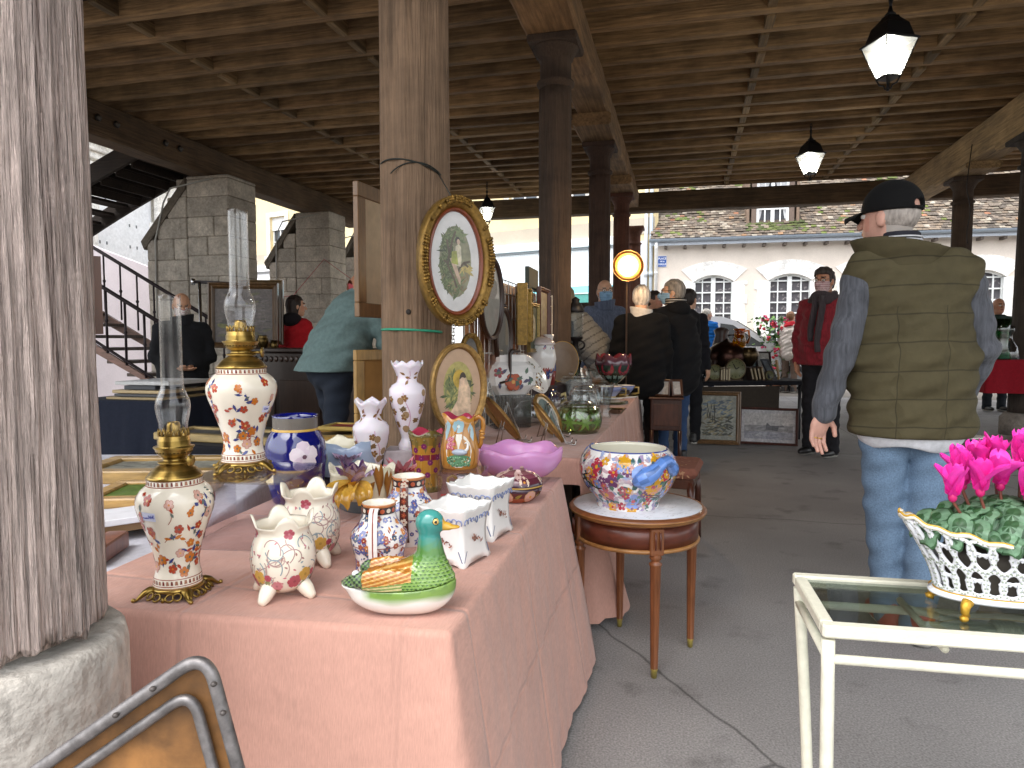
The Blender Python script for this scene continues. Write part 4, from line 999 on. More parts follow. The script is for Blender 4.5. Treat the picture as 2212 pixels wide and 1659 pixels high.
def jardiniere(label, p, k, rz, body, sets, rim=None):
 t = thing('flower_jardiniere', label, 'planter', p, rz, 'flower shaped majolica planters'); b = B()
 W, D_, H = body; nn = 40
 pr = [(.55, 0), (.7, .05), (.92, .3), (1, .55), (.97, .8), (1.02, 1.0), (.96, .98), (.9, .8), (.85, .3)]
 ph = rnd.uniform(0, 6)
 def warp(th, j, r, z): return r * (1 + .05 * math.sin(3 * th + ph)), z + ((6 * math.sin(5 * th + ph) + 3 * math.sin(11 * th)) * k if j in (5, 6) else 0)
 b.lathe([(r, h * H * k) for r, h in pr], [sets['base']] * 2 + [sets['body']] * 3 + [sets['in']] * 3, nn, caps=False, warp=warp)
 b.v = [(x * W * k, y * D_ * k, z) for x, y, z in b.v]; b.build('bowl', GLAZE, t)
 for nm, ps in sets['flowers']:
  b = B()
  for (o, yaw, lean, L, Wd, c0, c1, curl) in ps: petal(b, [q * k for q in o], yaw, lean, L * k, Wd * k, c0, c1, curl, ph=rnd.uniform(0, 6))
  b.build(nm, GLAZE, t)
 return t
PU, LI, YO, GOLD, CO, PKK = hx('67458c'), hx('c9b6d6'), hx('cf9f42'), hx('dcb050'), hx('b2344e'), hx('d78f98')
p, k = item(785, 1103, ZT)
fr = -46
ir = []
for i, (yaw, lean, L, Wd, c0, c1, cu) in enumerate([(R(180 - 30), .25, 58, 34, YO, PU, .5), (R(180), .3, 62, 36, GOLD, PU, .4), (R(180 + 28), .3, 60, 34, YO, LI, .5), (R(180 - 62), .5, 50, 30, YO, PU, .6), (R(180 + 60), .6, 52, 30, PU, LI, .6)]):
 ir.append(((-6, fr, 60), yaw, lean, L * 1.0, Wd * 1.35, c0, c1, cu))
for yaw, L, Wd in ((R(180 - 42), 66, 34), (R(180 - 8), 72, 40), (R(180 + 30), 62, 36)): ir.append(((-8, fr - 4, 64), yaw, 1.35, L * 1.2, Wd * 1.25, hx('e0b450'), hx('b98a30'), 1.3))
jardiniere('cream jardiniere with a purple and yellow iris flower', p, k, FACE, (70, 46, 96), dict(base=hx('6d7f86'), body=hx('d9d2b4'), **{'in': hx('e9e2cc')}, flowers=[('iris_flower', ir), ('brown_stem', [((42, -40, 40), R(180), .15, 66, 22, hx('8a5a22'), hx('a5702e'), .3), ((58, -30, 30), R(200), .3, 66, 16, hx('8a5a22'), hx('9a6828'), .2), ((30, -44, 70), R(170), 2.3, 60, 16, hx('8a5a22'), hx('7a4c1c'), .2)])]))
p, k = item(742, 1052, ZT); ir = []
for i in range(5): ir.append(((22, -50, 50), R(180 + (i - 2) * 30), .5, 40, 26, hx('a58aa8'), hx('cdb6cf'), .6))
for i in range(3): ir.append(((24, -54, 50), R(180 + (i - 1) * 40), 1.5, 46, 26, hx('9a7a9c'), hx('7c4a78'), 1))
jardiniere('pale blue and lilac jardiniere with cream inside behind the iris one', p, k, FACE, (78, 50, 100), dict(base=hx('22263e'), body=hx('a4b4cc'), **{'in': hx('e6dfc4')}, flowers=[('lilac_flower', ir), ('green_leaf', [((-30, -44, 20), R(190), .2, 70, 18, hx('9fae8c'), hx('b7c09a'), .3)])]))
p, k = item(866, 1082, ZT); ir = [((0, -22, 40), R(180 + (i - 3) * 32), .55, 50, 30, hx('a5903a'), CO if i % 2 else PKK, .5) for i in range(7)] + [((0, -6, 40), R(90 + i * 60), .3, 52, 34, CO, PKK, .4) for i in range(4)] + [((-22, -24, 52), R(150), 1.3, 36, 26, CO, PKK, 1), ((4, -28, 44), R(185), 1.6, 44, 26, hx('b59a44'), CO, 1)]
jardiniere('red tulip shaped pot behind the patterned jugs', p, k, FACE, (30, 26, 62), dict(base=hx('7a7a3c'), body=hx('8f8a48'), **{'in': hx('b2344e')}, flowers=[('tulip_flower', ir)]))
p, k = item(868, 1040, ZT); t = thing('shell_bowl', 'white scalloped bowl with crimped rim behind the red tulip pot', 'bowl', p, 0); b = B()
b.lathe([(a * k, c * k) for a, c in [(14, 0), (18, 4), (26, 20), (33, 40), (37, 52), (34, 51), (24, 20)]], [hx('9db3bd'), hx('c9c2d6')] + [WHITE] * 4, 48, caps=False, warp=lambda th, j, r, z: (r * (1 + .04 * math.cos(16 * th) * (j > 2)), z + k * (2.5 * math.cos(16 * th) + 5 * math.cos(th - 1.5)) * (j in (4, 5)))); b.build('bowl', GLAZE, t)
# ---------------------------------------------------------------- pink opaline bowl
p, k = item(1122, 1022, .728); p0 = Vector((p.x, p.y, ZT)); t = thing('pink_bowl', 'wide pink milky glass bowl with a wavy rim', 'bowl', p0, 0); b = B(); dz = .026
pr = [(32, -8), (46, -6), (64, 2), (80, 16), (89, 34), (91, 48), (90, 58), (87, 58), (84, 46), (74, 26), (50, 8), (0, 6)]
b.lathe([(a * k, c * k + dz) for a, c in pr], hx('cf93c4'), 60, caps=False, warp=lambda th, j, r, z: (r * (1 + .035 * math.cos(6 * th) * (j > 3) * (j < 9)), z + k * 4.5 * math.cos(6 * th) * (4 < j < 8))); b.build('bowl', OPAL, t)
# ---------------------------------------------------------------- pictures on the pale table
def flat_picture(label, p, rz, w_, d_, fw, fcol, art, h=.03, tilt=0, group='pictures lying on the left tables', gilt=False):
 t = thing('picture', label, 'picture', p, rz, group); b = B(); m = Matrix.Rotation(tilt, 3, 'X')
 for cx, cy, sx, sy in ((0, -d_ / 2 + fw / 2, w_, fw), (0, d_ / 2 - fw / 2, w_, fw), (-w_ / 2 + fw / 2, 0, fw, d_ - 2 * fw - .002), (w_ / 2 - fw / 2, 0, fw, d_ - 2 * fw - .002)):
  b.box(m @ Vector((cx, cy + d_ / 2, h / 2)), (sx, sy, h), fcol, bev=.005, tilt=m)
 b.build('frame', GILT if gilt else VARNX, t); b = B(); b.box(m @ Vector((0, d_ / 2, h * .55)), (w_ - 2 * fw + .004, d_ - 2 * fw + .004, h * .3), art, tilt=m)
 for i in range(30):
  q = Flat(m @ Vector((0, d_ / 2, h * .71)), (1, 0, 0), m @ Vector((0, 1, 0)), m @ Vector((0, 0, 1))); leaf_on(b, q, rnd.uniform(-.35, .35) * w_, rnd.uniform(-.35, .35) * d_, rnd.uniform(-.5, .5), .1 * w_, .04 * w_, shade(art, rnd.uniform(.5, 1.7)))
 b.build('canvas', PAINTING, t); return t
zt2 = ZT - .003
flat_picture('green landscape picture in a wooden frame lying flat left of the lamp', G(290, 1098, zt2), FACE + R(6), .34, .30, .045, hx('b08a4e'), hx('5d7434'), .03)
flat_picture('picture in a stepped gold frame lying at the back of the pale table', G(330, 1045, zt2), FACE + R(3), .60, .34, .06, hx('a5854f'), hx('8a8a80'), .045)
b = B(); b.box((0, 0, .012), (.36, .22, .016), hx('e9e9ee'), bev=.002, tilt=Matrix.Rotation(R(-5), 3, 'X')); b.box((0, .0, -.006), (.34, .2, .018), hx('8a6c4a'), tilt=Matrix.Rotation(R(-5), 3, 'X'))
o = b.build('backed_picture', SATIN, loc=G(250, 1150, zt2) + Vector((0, 0, .03)), rz=FACE + R(38)); tag(o, 'white backed panel lying slanted between the post and the lamp', 'panel')
b = B(); b.box((0, 0, .022), (.05, .16, .04), hx('7a4a34'), bev=.004); o = b.build('wooden_block', VARN, loc=G(225, 1205, zt2), rz=FACE + R(8)); tag(o, 'small red brown wooden block beside the silvery post', 'block')
# ================================================================ panel with metal rim, lower left
t = thing('metal_rimmed_panel', 'brown leathery panel with rounded worn grey metal rims in the bottom left corner', 'panel', GD(300, 1600, .80))
def corner_path(ins, rad):
 """outline in view pixels: sloping top edge, round corner, steep right edge, inset by ins"""
 A, da = Vector((96 - 2.6 * 30, 1653 + 2.6 * 21)), Vector((296, -209)).normalized(); Bq, db = Vector((471, 1500)), Vector((43, 159)).normalized(); na, nb_ = Vector((-da.y, da.x)), Vector((-db.y, db.x))
 A = A + na * ins; Bq = Bq + nb_ * ins; t_ = (Bq - A).cross(db) / da.cross(db); X = A + da * t_; L = rad * 1.15
 p0, p1 = X - da * L, X + db * L; pts = [A + (p0 - A) * (i / 8) for i in range(9)]
 for i in range(1, 10): q = i / 10; pts.append(p0 * (1 - q) ** 2 + X * 2 * q * (1 - q) + p1 * q * q)
 return [tuple(q) for q in pts] + [tuple(p1 + db * 34 * i) for i in range(0, 9)]
ORG = GD(300, 1600, .80)
def pl(u, v, d=0): return GD(u, v, .80 + d) - ORG
b = B(); MET = hx('7d7978')
b.tube([pl(u, v) for u, v in corner_path(0, 62)], .0078, MET, 10, flat=1); b.build('outer_rim', mat('worn_grey_metal', .45, .75, noise=(40, .45), bump=(60, .3, .003)), t)
b = B(); b.tube([pl(u, v, .002) for u, v in corner_path(52, 50)], .0066, shade(MET, .95), 10); b.build('inner_rim', MC['worn_grey_metal'], t)
b = B(); cp = corner_path(8, 58); n = len(cp); o_ = pl(250, 2000, .012); front = [pl(u, v, .010) for u, v in cp] + [pl(cp[-1][0] + 60, 2000, .010), pl(60, 2000, .010)]
back = [q + _f * .012 for q in front]; n = len(front); b.add(front + back, [tuple(range(n)), tuple(reversed(range(n, 2 * n)))] + [(i, i + n, (i + 1) % n + n, (i + 1) % n) for i in range(n)], hx('7d552b'), 0, False)
b.build('panel', mat('worn_brown_board', .6, noise=(26, .35), noise2=(6, .35), bump=(50, .3, .003)), t)
b = B()
e = cp[-1]; pts = [pl(e[0], e[1]), pl(e[0] + 70, 2020)]; q = pts[-1] + ORG; b.tube(pts + [Vector((q.x, q.y, 0.0)) - ORG], .0095, MET, 10); q = pl(70, 2000) + ORG; b.tube([pl(60, 1690), pl(70, 2000), Vector((q.x, q.y, 0)) - ORG], .0095, MET, 10); b.build('leg', MC['worn_grey_metal'], t)
for u, v in ((250, 1545), (330, 1488), (462, 1478), (482, 1540)):
 b = B(); b.ell(pl(u, v, -.010), (.004, .004, .003), hx('4c4643'), 8, 5); b.build('rivet', IRON, t)
# ================================================================ round marble table with painted pot
pc = G(1376, 1088, .575); kk = K(pc); t = thing('round_table', 'small round marble topped wooden table with fluted legs', 'table', (pc.x, pc.y, 0), FACE + R(3))
Rr = 146 * kk; ZM = .575; W1, W2, W3 = hx('7c4a2a'), hx('9a6c3c'), hx('5f2f20')
def marble():
 m = mat('white_marble', .25, noise=(10, .12), coat=.2); return m
b = B(); b.lathe([(0, ZM - .02), (Rr * .935, ZM - .02), (Rr * .935, ZM), (0, ZM)], hx('dfe1e6'), 64, caps=False)
for i in range(260):
 a, r_ = rnd.uniform(0, 6.28), Rr * .86 * math.sqrt(rnd.random()); q = Flat((r_ * math.cos(a), r_ * math.sin(a), ZM), (1, 0, 0), (0, 1, 0), (0, 0, 1)); leaf_on(b, q, 0, 0, .5 + rnd.uniform(-.4, .4), rnd.uniform(.006, .03), .0016, mixc(hx('8a8d96'), hx('b09a90'), rnd.random()), .0006)
b.build('marble_top', marble(), t)
b = B(); b.lathe([(Rr * .93, ZM - .022), (Rr * .936, ZM + .001), (Rr * .95, ZM + .002), (Rr * .975, ZM - .003), (Rr, ZM - .009), (Rr, ZM - .014), (Rr * .975, ZM - .018), (Rr * .975, ZM - .024), (Rr * .93, ZM - .030), (Rr * .88, ZM - .036)], [W1, W1, W1, W1, W2, W1, W2, W1, W1], 64, caps=False); b.build('top_rim', VARNX, t)
ha = 62 * kk + .03
b = B(); za, zb_ = ZM - .037, ZM - .037 - 42 * kk; b.lathe([(Rr * .88, zb_), (Rr * .88, za)], W3, 64); b.build('apron', VARNX, t)
b = B(); b.lathe([(Rr * .87, zb_ - .016), (Rr * .90, zb_ - .014), (Rr * .91, zb_ - .006), (Rr * .895, zb_ - .001), (Rr * .87, zb_)], W2, 64); b.build('apron_moulding', VARNX, t)
for i in range(4):
 a = R(-86 + 90 * i); lx, ly = Rr * .855 * math.cos(a), Rr * .855 * math.sin(a); b = B()
 b.box((lx * 1.0, ly * 1.0, (za + zb_) / 2 - .008), (.036, .05, za - zb_ + .02), W1, rz=a, bev=.003)
 for e in (-.4, .4): b.tube([(lx * 1.05 + .05 * math.cos(a) * .3 - math.sin(a) * e * .022, ly * 1.05 + .05 * math.sin(a) * .3 + math.cos(a) * e * .022, z) for z in (zb_ + .006, za - .008)], .0035, W3, 6)
 z0 = zb_ - .012; L = z0
 prof = [(.0, .0), (.010, .0), (.0115, .026), (.0125, .028), (.0135, .031), (.0132, .034), (.019, z0 - .05), (.0225, z0 - .042), (.0225, z0 - .036), (.014, z0 - .03), (.0165, z0 - .024), (.023, z0 - .016), (.018, z0 - .008), (.02, z0)]
 cs = [hx('9a8a44')] * 5 + [W1] * 8
 def wp(th, j, r_, z, a=a): return (r_ * (1 - (.16 * max(0, math.cos(8 * th)) if 5 <= j <= 6 else 0)), z)
 b.lathe(prof, cs, 48, c=(lx, ly, 0), warp=wp, caps=False); b.build('leg', VARN, t)
# big painted jardiniere
p = Vector((pc.x, pc.y, ZM)) + Vector((-.034, -.02, 0)); k = K(p); t = thing('painted_jardiniere', 'large white pot with yellow and red flowers and blue fish handles', 'jardiniere', p, FACE + R(-8))
pr = [(66, 0), (68, 4), (66, 12), (74, 22), (92, 45), (103, 70), (104, 88), (99, 106), (90, 118), (84, 123)]
s = Surf([(a * k, c * k) for a, c in pr]); b = B()
b.lathe([(a * k, c * k) for a, c in pr + [(83, 125.5), (80, 125), (77, 118), (92, 90), (60, 12)]], [WHITE] * 9 + [hx('3a4a96')] * 2 + [hx('d9d4c0')] * 3, 72, caps=False)
YE, RD, VI, BL, TE, LP = hx('d09a26'), hx('ab2f42'), hx('6a4068'), hx('7c8fc4'), hx('3f6466'), hx('d3bcc0')
r = random.Random(11)
for i in range(120): flower_on(b, s, r.uniform(0, 6.28), r.uniform(10, 112) * k, r.uniform(14, 22) * k, r.choice([RD, YE, BL, VI, hx('b5606a'), hx('c98a7a')]), r.choice([YE, hx('d9c7c0')]), 5, r.uniform(0, 1))
for i in range(760): leaf_on(b, s, r.uniform(0, 6.28), r.uniform(4, 120) * k, r.uniform(0, 6.28), r.uniform(11, 20) * k, r.uniform(6, 10) * k, r.choice([hx('c4a8b0'), hx('b9a8b4'), hx('9aa8c8'), hx('d0b0a4'), hx('a898b8'), hx('c9c0c4')]), .0007)
for i in range(170): leaf_on(b, s, r.uniform(0, 6.28), r.uniform(6, 112) * k, r.uniform(0, 6.28), r.uniform(13, 21) * k, r.uniform(8, 12) * k, r.choice([TE, TE, hx('56786a')]), .0010)
for i in range(16):
 th, z = r.uniform(0, 6.28), r.uniform(30, 80) * k; a = r.uniform(-.5, .5) + r.choice((0, 3.14)); pts = []
 for j in range(8): pts.append((th, z)); th, z = s.off(th, z, math.cos(a) * 8 * k, math.sin(a) * 8 * k); a += r.uniform(-.5, .5)
 stem_on(b, s, [q for q in pts if 6 * k < q[1] < 115 * k] or pts[:2], 2.6 * k, hx('453030'), .0012)
f0 = -math.pi / 2
big = [(-.86, 72, 36, YE, VI), (-.70, 95, 32, RD, YE), (-.1, 108, 27, YE, YE), (-.35, 68, 27, VI, YE), (-.55, 36, 34, hx('b5606a'), YE), (.12, 24, 34, BL, hx('c0505a')), (.52, 56, 42, YE, hx('b0485a')), (.62, 110, 27, YE, VI), (.78, 80, 26, RD, YE), (-.5, 8, 20, YE, RD), (.1, 7, 22, YE, VI), (1.0, 100, 26, RD, VI), (-1.1, 40, 30, BL, YE), (1.25, 45, 34, hx('b5606a'), YE), (.28, 90, 26, BL, hx('dfe4f0'))]
for th, z, sz, pc_, cc in big + [(x + 2.1, z, sz, a_, c_) for x, z, sz, a_, c_ in big] + [(x + 4.2, z, sz, a_, c_) for x, z, sz, a_, c_ in big[::2]]: flower_on(b, s, f0 + th, z * k, sz * k, pc_, cc, 5, r.uniform(0, 1), shade(pc_, 1.35))
b.build('bowl', GLAZE, t)
for sg in (0, math.pi):
 b = B(); H = hx('5b80c0'); a0 = f0 + .60 + sg
 pts = []; rad_ = []
 for th, rr, z, w_ in ((-.52, 99, 66, 8), (-.42, 101, 72, 16), (-.28, 103, 80, 20), (-.14, 104, 88, 17), (-.02, 105, 98, 13), (.08, 106, 107, 12), (.18, 107, 110, 12), (.28, 106, 104, 13), (.36, 105, 94, 15), (.46, 102, 86, 14), (.54, 100, 80, 8)):
  pts.append((rr * k * math.cos(a0 + th), rr * k * math.sin(a0 + th), z * k)); rad_.append(w_ * k)
 b.tube(pts, rad_, H, 12)
 for th, z, an in ((-.4, 66, -.8), (-.44, 92, .9), (.5, 104, .8)): leaf_on(b, s, a0 + th, z * k, an, 36 * k, 22 * k, hx('7f9ad0'), .006)
 b.c = [shade(q, r.uniform(.7, 1.5)) for q in b.c]; b.build('fish_handle', GLAZE, t)
# ================================================================ white iron console with glass and cyclamen basket
ZC = .75
a1, a2 = G(1790, 1346, ZC), G(1727, 1240, ZC); dx = (G(2212, 1376, ZC) - a1).normalized(); dy = (a2 - a1); Dp = dy.length; dy.normalize(); Wd = .86
t = thing('iron_console', 'white painted iron side table with a glass top at the lower right', 'table', (a1.x, a1.y, 0)); IV = hx('d8d5c2'); ob = Vector((a1.x, a1.y, 0))
WIRON = mat('chipped_white_paint', .5, noise=(60, .08), noise2=(14, .10), bump=(90, .3, .003))
def cp_(x, y, z): return dx * x + dy * y + Vector((0, 0, z))
rz_ = math.atan2(dx.y, dx.x); ry_ = math.atan2(dy.y, dy.x)
b = B(); th_ = .022
def bar(p0, p1, w_, h_, al):
 c = (p0 + p1) / 2; b.box(c, ((p1 - p0).length, w_, h_), IV, rz=al, bev=.003)
bar(cp_(-.011, 0, ZC - .0105), cp_(Wd + .011, 0, ZC - .0105), .021, .021, rz_); bar(cp_(-.011, Dp, ZC - .0105), cp_(Wd + .011, Dp, ZC - .0105), .021, .021, rz_)
bar(cp_(0, .0115, ZC - .011), cp_(0, Dp - .0115, ZC - .011), .021, .021, ry_); bar(cp_(Wd, .0115, ZC - .011), cp_(Wd, Dp - .0115, ZC - .011), .021, .021, ry_); b.build('top_frame', WIRON, t)
b = B()
for y in (0, Dp): b.tube([cp_(0, y, ZC - .058), cp_(Wd, y, ZC - .058)], .0078, IV, 10)
for x in (0, Wd): b.tube([cp_(x, 0, ZC - .056), cp_(x, Dp, ZC - .056)], .0078, IV, 10)
b.build('rail', WIRON, t)
for x, y in ((0, 0), (0, Dp), (Wd, 0), (Wd, Dp)):
 b = B(); pts = [cp_(x + .035 * math.sin(q * 1.5) * (1 if x == 0 else -1) * (1 if y else .2), y, (ZC - .026) * (1 - q)) for q in [i / 12 for i in range(13)]]; b.tube(pts, .0105, IV, 10); b.build('leg', WIRON, t)
b = B(); xm = .175; b.tube([cp_(xm, .012, ZC - .034), cp_(xm, Dp - .012, ZC - .034)], .006, IV, 8)
for e in (-1, 0, 1): b.tube([cp_(xm + .13 * i / 10, Dp * .5 + e * .075 * (1 - math.sin(i / 10 * 1.57)) * .9 + e * .008, ZC - .037) for i in range(11)] + [cp_(xm + .13 + .13 * i / 10, Dp * .5 + e * .075 * (1 - math.cos(i / 10 * 1.57)) * .9 + e * .008, ZC - .037) for i in range(1, 11)], .0065, IV, 8)
for i in range(6): b.tube([cp_(xm + .115 + i * .006, Dp * .5 + .017 * math.cos(q), ZC - .037 + .012 * math.sin(q)) for q in [j * .785 for j in range(8)]], .0042, IV, 6, True)
b.tube([cp_(xm + .26, .012, ZC - .034), cp_(xm + .26, Dp - .012, ZC - .034)], .006, IV, 8); b.build('stretcher_shelf', WIRON, t)
b = B(); q = [cp_(.0125, .0125, ZC - .006), cp_(Wd - .0125, .0125, ZC - .006), cp_(Wd - .0125, Dp - .0125, ZC - .006), cp_(.0125, Dp - .0125, ZC - .006)]
b.add(q + [v - Vector((0, 0, .006)) for v in q], [(0, 1, 2, 3), (7, 6, 5, 4), (0, 4, 5, 1), (1, 5, 6, 2), (2, 6, 7, 3), (3, 7, 4, 0)], hx('d8dfdc'), 0, False); b.build('glass_top', GLASS, t)
# pierced basket
pb = G(2190, 1312, ZC - .005); pb = ob + cp_(.315, Dp * .52, ZC - .0055); k = K(pb)
t = thing('openwork_basket', 'white openwork porcelain basket with gold rim on gilt feet', 'basket', pb, FACE + R(-4)); BW = hx('e4e6ea'); GD_ = hx('c79a34')
AX, AY = 205 * k, 105 * k
def bs(u_, h):                         # surface of the basket: u around, h 0..1 up
 th = 2 * math.pi * u_; fl = .76 + .26 * h ** 1.6 + .0 * h; lip = h * h * (.16 * math.cos(2 * th) ** 1 + .06)
 sc = .012 * math.cos(22 * th) * (h > .97)
 return Vector((AX * (fl + lip * .55) * math.cos(th), AY * (fl + .02 * h) * math.sin(th), (52 + 118 * h) * k + h * h * .030 * abs(math.cos(th)) ** 3 + sc * .2))
b = B()
b.lathe([(.70, 34), (.80, 36), (.83, 40), (.83, 44), (.78, 48), (.76, 52), (.74, 52), (0, 46)], [GD_, BW, BW, BW, GD_, BW, BW], 60, caps=False); b.v = [(x * AX, y * AY, z * k) for x, y, z in b.v]
b.build('base', GLAZE, t); b = B()
NN = 15; OLV = hx('9aa392')
for i in range(NN):
 for rowi, (h0, h1, w_) in enumerate(((.02, .48, .5), (.46, .98, .5))):
  for off in (0, .5):
   c = (i + off + .25 * rowi) / NN
   lp = [bs(c + w_ * .62 / NN * math.cos(a) * (1 + .25 * math.sin(a) * (1 if rowi else -1)), (h0 + h1) / 2 + (h1 - h0) / 2 * math.sin(a)) for a in [j * math.pi / 9 for j in range(18)]]
   b.tube(lp, 4.6 * k, BW, 6, True)
   if off == 0:
    for sg in (-1, 1):
     pts = []
     for j in range(9): a = j * .55; rr = .30 / NN * (1 - j / 11); pts.append(bs(c + sg * (.30 / NN + rr * math.cos(a)), (h0 + h1) / 2 + .07 * (1 - j / 12) * math.sin(a)))
     b.tube(pts, 3.4 * k, BW, 5)
b.tube([bs(i / 72, .02) for i in range(72)], 4 * k, BW, 6, True)
b.build('openwork_wall', GLAZE, t); b = B()
for i in range(NN * 2):
 for rowi in range(2):
  c = (i / 2 + .25 * rowi) / NN; h0, h1 = ((.02, .48), (.46, .98))[rowi]
  for j in range(18):
   a = j * math.pi / 9; q = bs(c + .31 / NN * math.cos(a), (h0 + h1) / 2 + (h1 - h0) / 2 * math.sin(a)); n_ = Vector((q.x / AX ** 2, q.y / AY ** 2, 0)).normalized()
   b.ell(q + n_ * 3.6 * k, (2.4 * k,) * 3, OLV, 5, 4)
b.build('painted_leaves', GLAZE, t); b = B()
b.tube([bs(i / 110, 1.0) + Vector((0, 0, 2.5 * k * math.cos(i / 110 * 2 * math.pi * 11))) for i in range(110)], [5 * k] * 110, hx('e2dccb'), 6, True)
b.tube([bs(i / 110, 1.0) * 1.012 + Vector((0, 0, 2.5 * k * math.cos(i / 110 * 2 * math.pi * 11) + 2 * k)) for i in range(110)], 2.4 * k, GD_, 5, True); b.build('gilt_rim', GLAZE, t)
for sx in (-1, 1):
 for sy in (-1, 1):
  b = B(); x, y = sx * .60 * AX, sy * .55 * AY; d = Vector((sx * .8, sy * .6, 0))
  b.tube([Vector((x, y, 40 * k)) + d * q * k + Vector((0, 0, z * k)) for q, z in ((0, 0), (10, -8), (12, -20), (4, -30), (8, -35), (18, -33), (20, -28))], [12 * k, 10 * k, 8 * k, 7 * k, 6 * k, 7 * k, 5 * k], GD_, 8); b.ell(Vector((x, y, 7 * k)) + d * 14 * k, (9 * k, 9 * k, 7 * k), GD_, 8, 6); b.build('gilt_foot', GILT, t)
# cyclamen in it
t = thing('cyclamen', 'bright pink cyclamen with marbled green leaves in the white basket', 'plant', pb, FACE + R(-4)); r = random.Random(21)
b = B(); b.lathe([(.62, 52), (.70, 120), (.70, 140), (0, 146)], hx('4a443c'), 32, caps=False); b.v = [(x * AX, y * AY, z * k) for x, y, z in b.v]; b.build('soil', MATTE, t)
lb = B(); G1, G2, G3 = hx('2f5430'), hx('6d8f72'), hx('1f3d22')
def cyc_leaf(o, yaw, pit, L):
 M = Matrix.Rotation(yaw, 3, 'Z') @ Matrix.Rotation(pit, 3, 'X'); o = Vector(o); vs, fs, cs = [], [], []; n = 22; rings = (0, .25, .5, .72, .88, 1)
 for q in rings:
  for i in range(n):
   a = 2 * math.pi * i / n; rr = L * q * (.5 + .09 * math.cos(a * 2) - .22 * max(0, math.cos(a)) ** 8 + .012 * math.cos(a * 10)); x, y = rr * math.sin(a), -rr * math.cos(a) * 1.1
   vs.append(M @ Vector((x, y, -.9 * (x * x + y * y) / L * (1 + .2 * math.sin(3 * a)) + .04 * L * math.sin(a * 5) * q)) + o)
 for j in range(len(rings) - 1):
  for i in range(n):
   a = 2 * math.pi * (i + .5) / n; vein = abs(((a * 7 / 6.283) % 1) - .5) * 2
   fs.append((j * n + i, j * n + (i + 1) % n, (j + 1) * n + (i + 1) % n, (j + 1) * n + i)); c = mixc(G1, G3, r.random() * .5)
   if j in (2, 3) and vein > .22: c = mixc(G2, G1, .15 + r.random() * .35)
   if vein < .22: c = mixc(G2, G1, .35)
   if j == 4: c = mixc(G3, G1, r.random())
   cs.append(c)
 lb.add(vs, fs, cs)
leaves = []
for i in range(150):
 a = r.uniform(0, 6.28); q = math.sqrt(r.random()); x, y = AX * 1.0 * q * math.cos(a), AY * 1.02 * q * math.sin(a); h = (176 + 62 * (1 - q * q) + r.uniform(-10, 14)) * k
 cyc_leaf((x, y, h), math.atan2(y, x) + math.pi / 2 + r.uniform(-.5, .5), R(r.uniform(10, 30) + 38 * q), r.uniform(46, 66) * k); leaves.append((x, y, h))
lb.build('leaves', LEAF, t)
b = B(); ST = hx('6d3a2c'); fb = B(); MG, MG2 = hx('d21a8c'), hx('f03ab4')
spots = [(-150, -35, 272), (-98, -40, 285), (-122, -10, 300), (-40, -10, 292), (-60, 35, 310), (-5, -45, 275), (12, 5, 330), (40, 25, 335), (50, -35, 300), (78, 0, 318), (95, -35, 285), (110, 20, 305), (-22, 40, 320), (140, -15, 285), (-100, 20, 285), (30, -50, 250), (75, -60, 268)]
for x, y, z in spots:
 x, y, z = x * k, y * k, z * k; b.tube([(x * .55, y * .6, 150 * k), (x * .8, y * .85, z * .75), (x, y, z - 24 * k), (x + 5 * k, y, z - 12 * k)], 3 * k, ST, 6)
 y0 = r.uniform(0, 6.28)
 for q in range(5): petal(fb, (x, y, z - 18 * k), y0 + q * 1.256, .02 + r.uniform(-.15, .5), r.uniform(64, 78) * k, 56 * k, MG, MG2, .25 + r.uniform(-.1, .3), .012, 8, 12, r.uniform(0, 6), True)
 fb.ell((x, y, z - 17 * k), (9 * k, 9 * k, 11 * k), hx('c01468'), 10, 6)
b.build('stems', LEAF, t); fb.build('flowers', PETAL, t)
# ================================================================ second stall table behind
q1, q2 = G(1256, 993, ZT), G(1382, 851, ZT); ax = (q2 - q1).normalized(); lx = Vector((-ax.y, ax.x, 0)); W2_ = .74
t2c = [q1 + lx * W2_, q1, q2, q2 + lx * W2_]; t2c = [Vector((p.x, p.y, 0)) for p in t2c]
t = thing('stall_table', 'long trestle table with dark open front under the second salmon cloth', 'table', ((t2c[0] + t2c[2]) / 2)); o = Vector(t.location)
b = B(); L2 = (q2 - q1).length; ang2 = math.atan2(ax.y, ax.x); b.box((0, 0, ZT - .025), (L2 - .03, W2_ - .03, .03), hx('4d3826'), rz=ang2); b.build('table_top', VARN, t)
for sx in (-1, 1):
 for sy in (-1, 1):
  b = B(); c = ax * sx * (L2 / 2 - .12) + lx * sy * (W2_ / 2 - .08); b.box((c.x, c.y, .33), (.05, .05, .66), hx('2f261f')); b.build('leg', VARN, t)
tablecloth('tablecloth', 'salmon cloth on the farther table of glass jars and picture stands', t2c, ZT + .004, .04, lambda s, t: (.04 + .16 * (1 - t) ** 6 if s == 1 else .03), SALMON, LINEN, 'tablecloths on the stall tables', 9, open_sides=(0,), rip=.02)
Z2 = ZT + .004
def it2(u, v): p = G(u, v, Z2); return p, K(p)
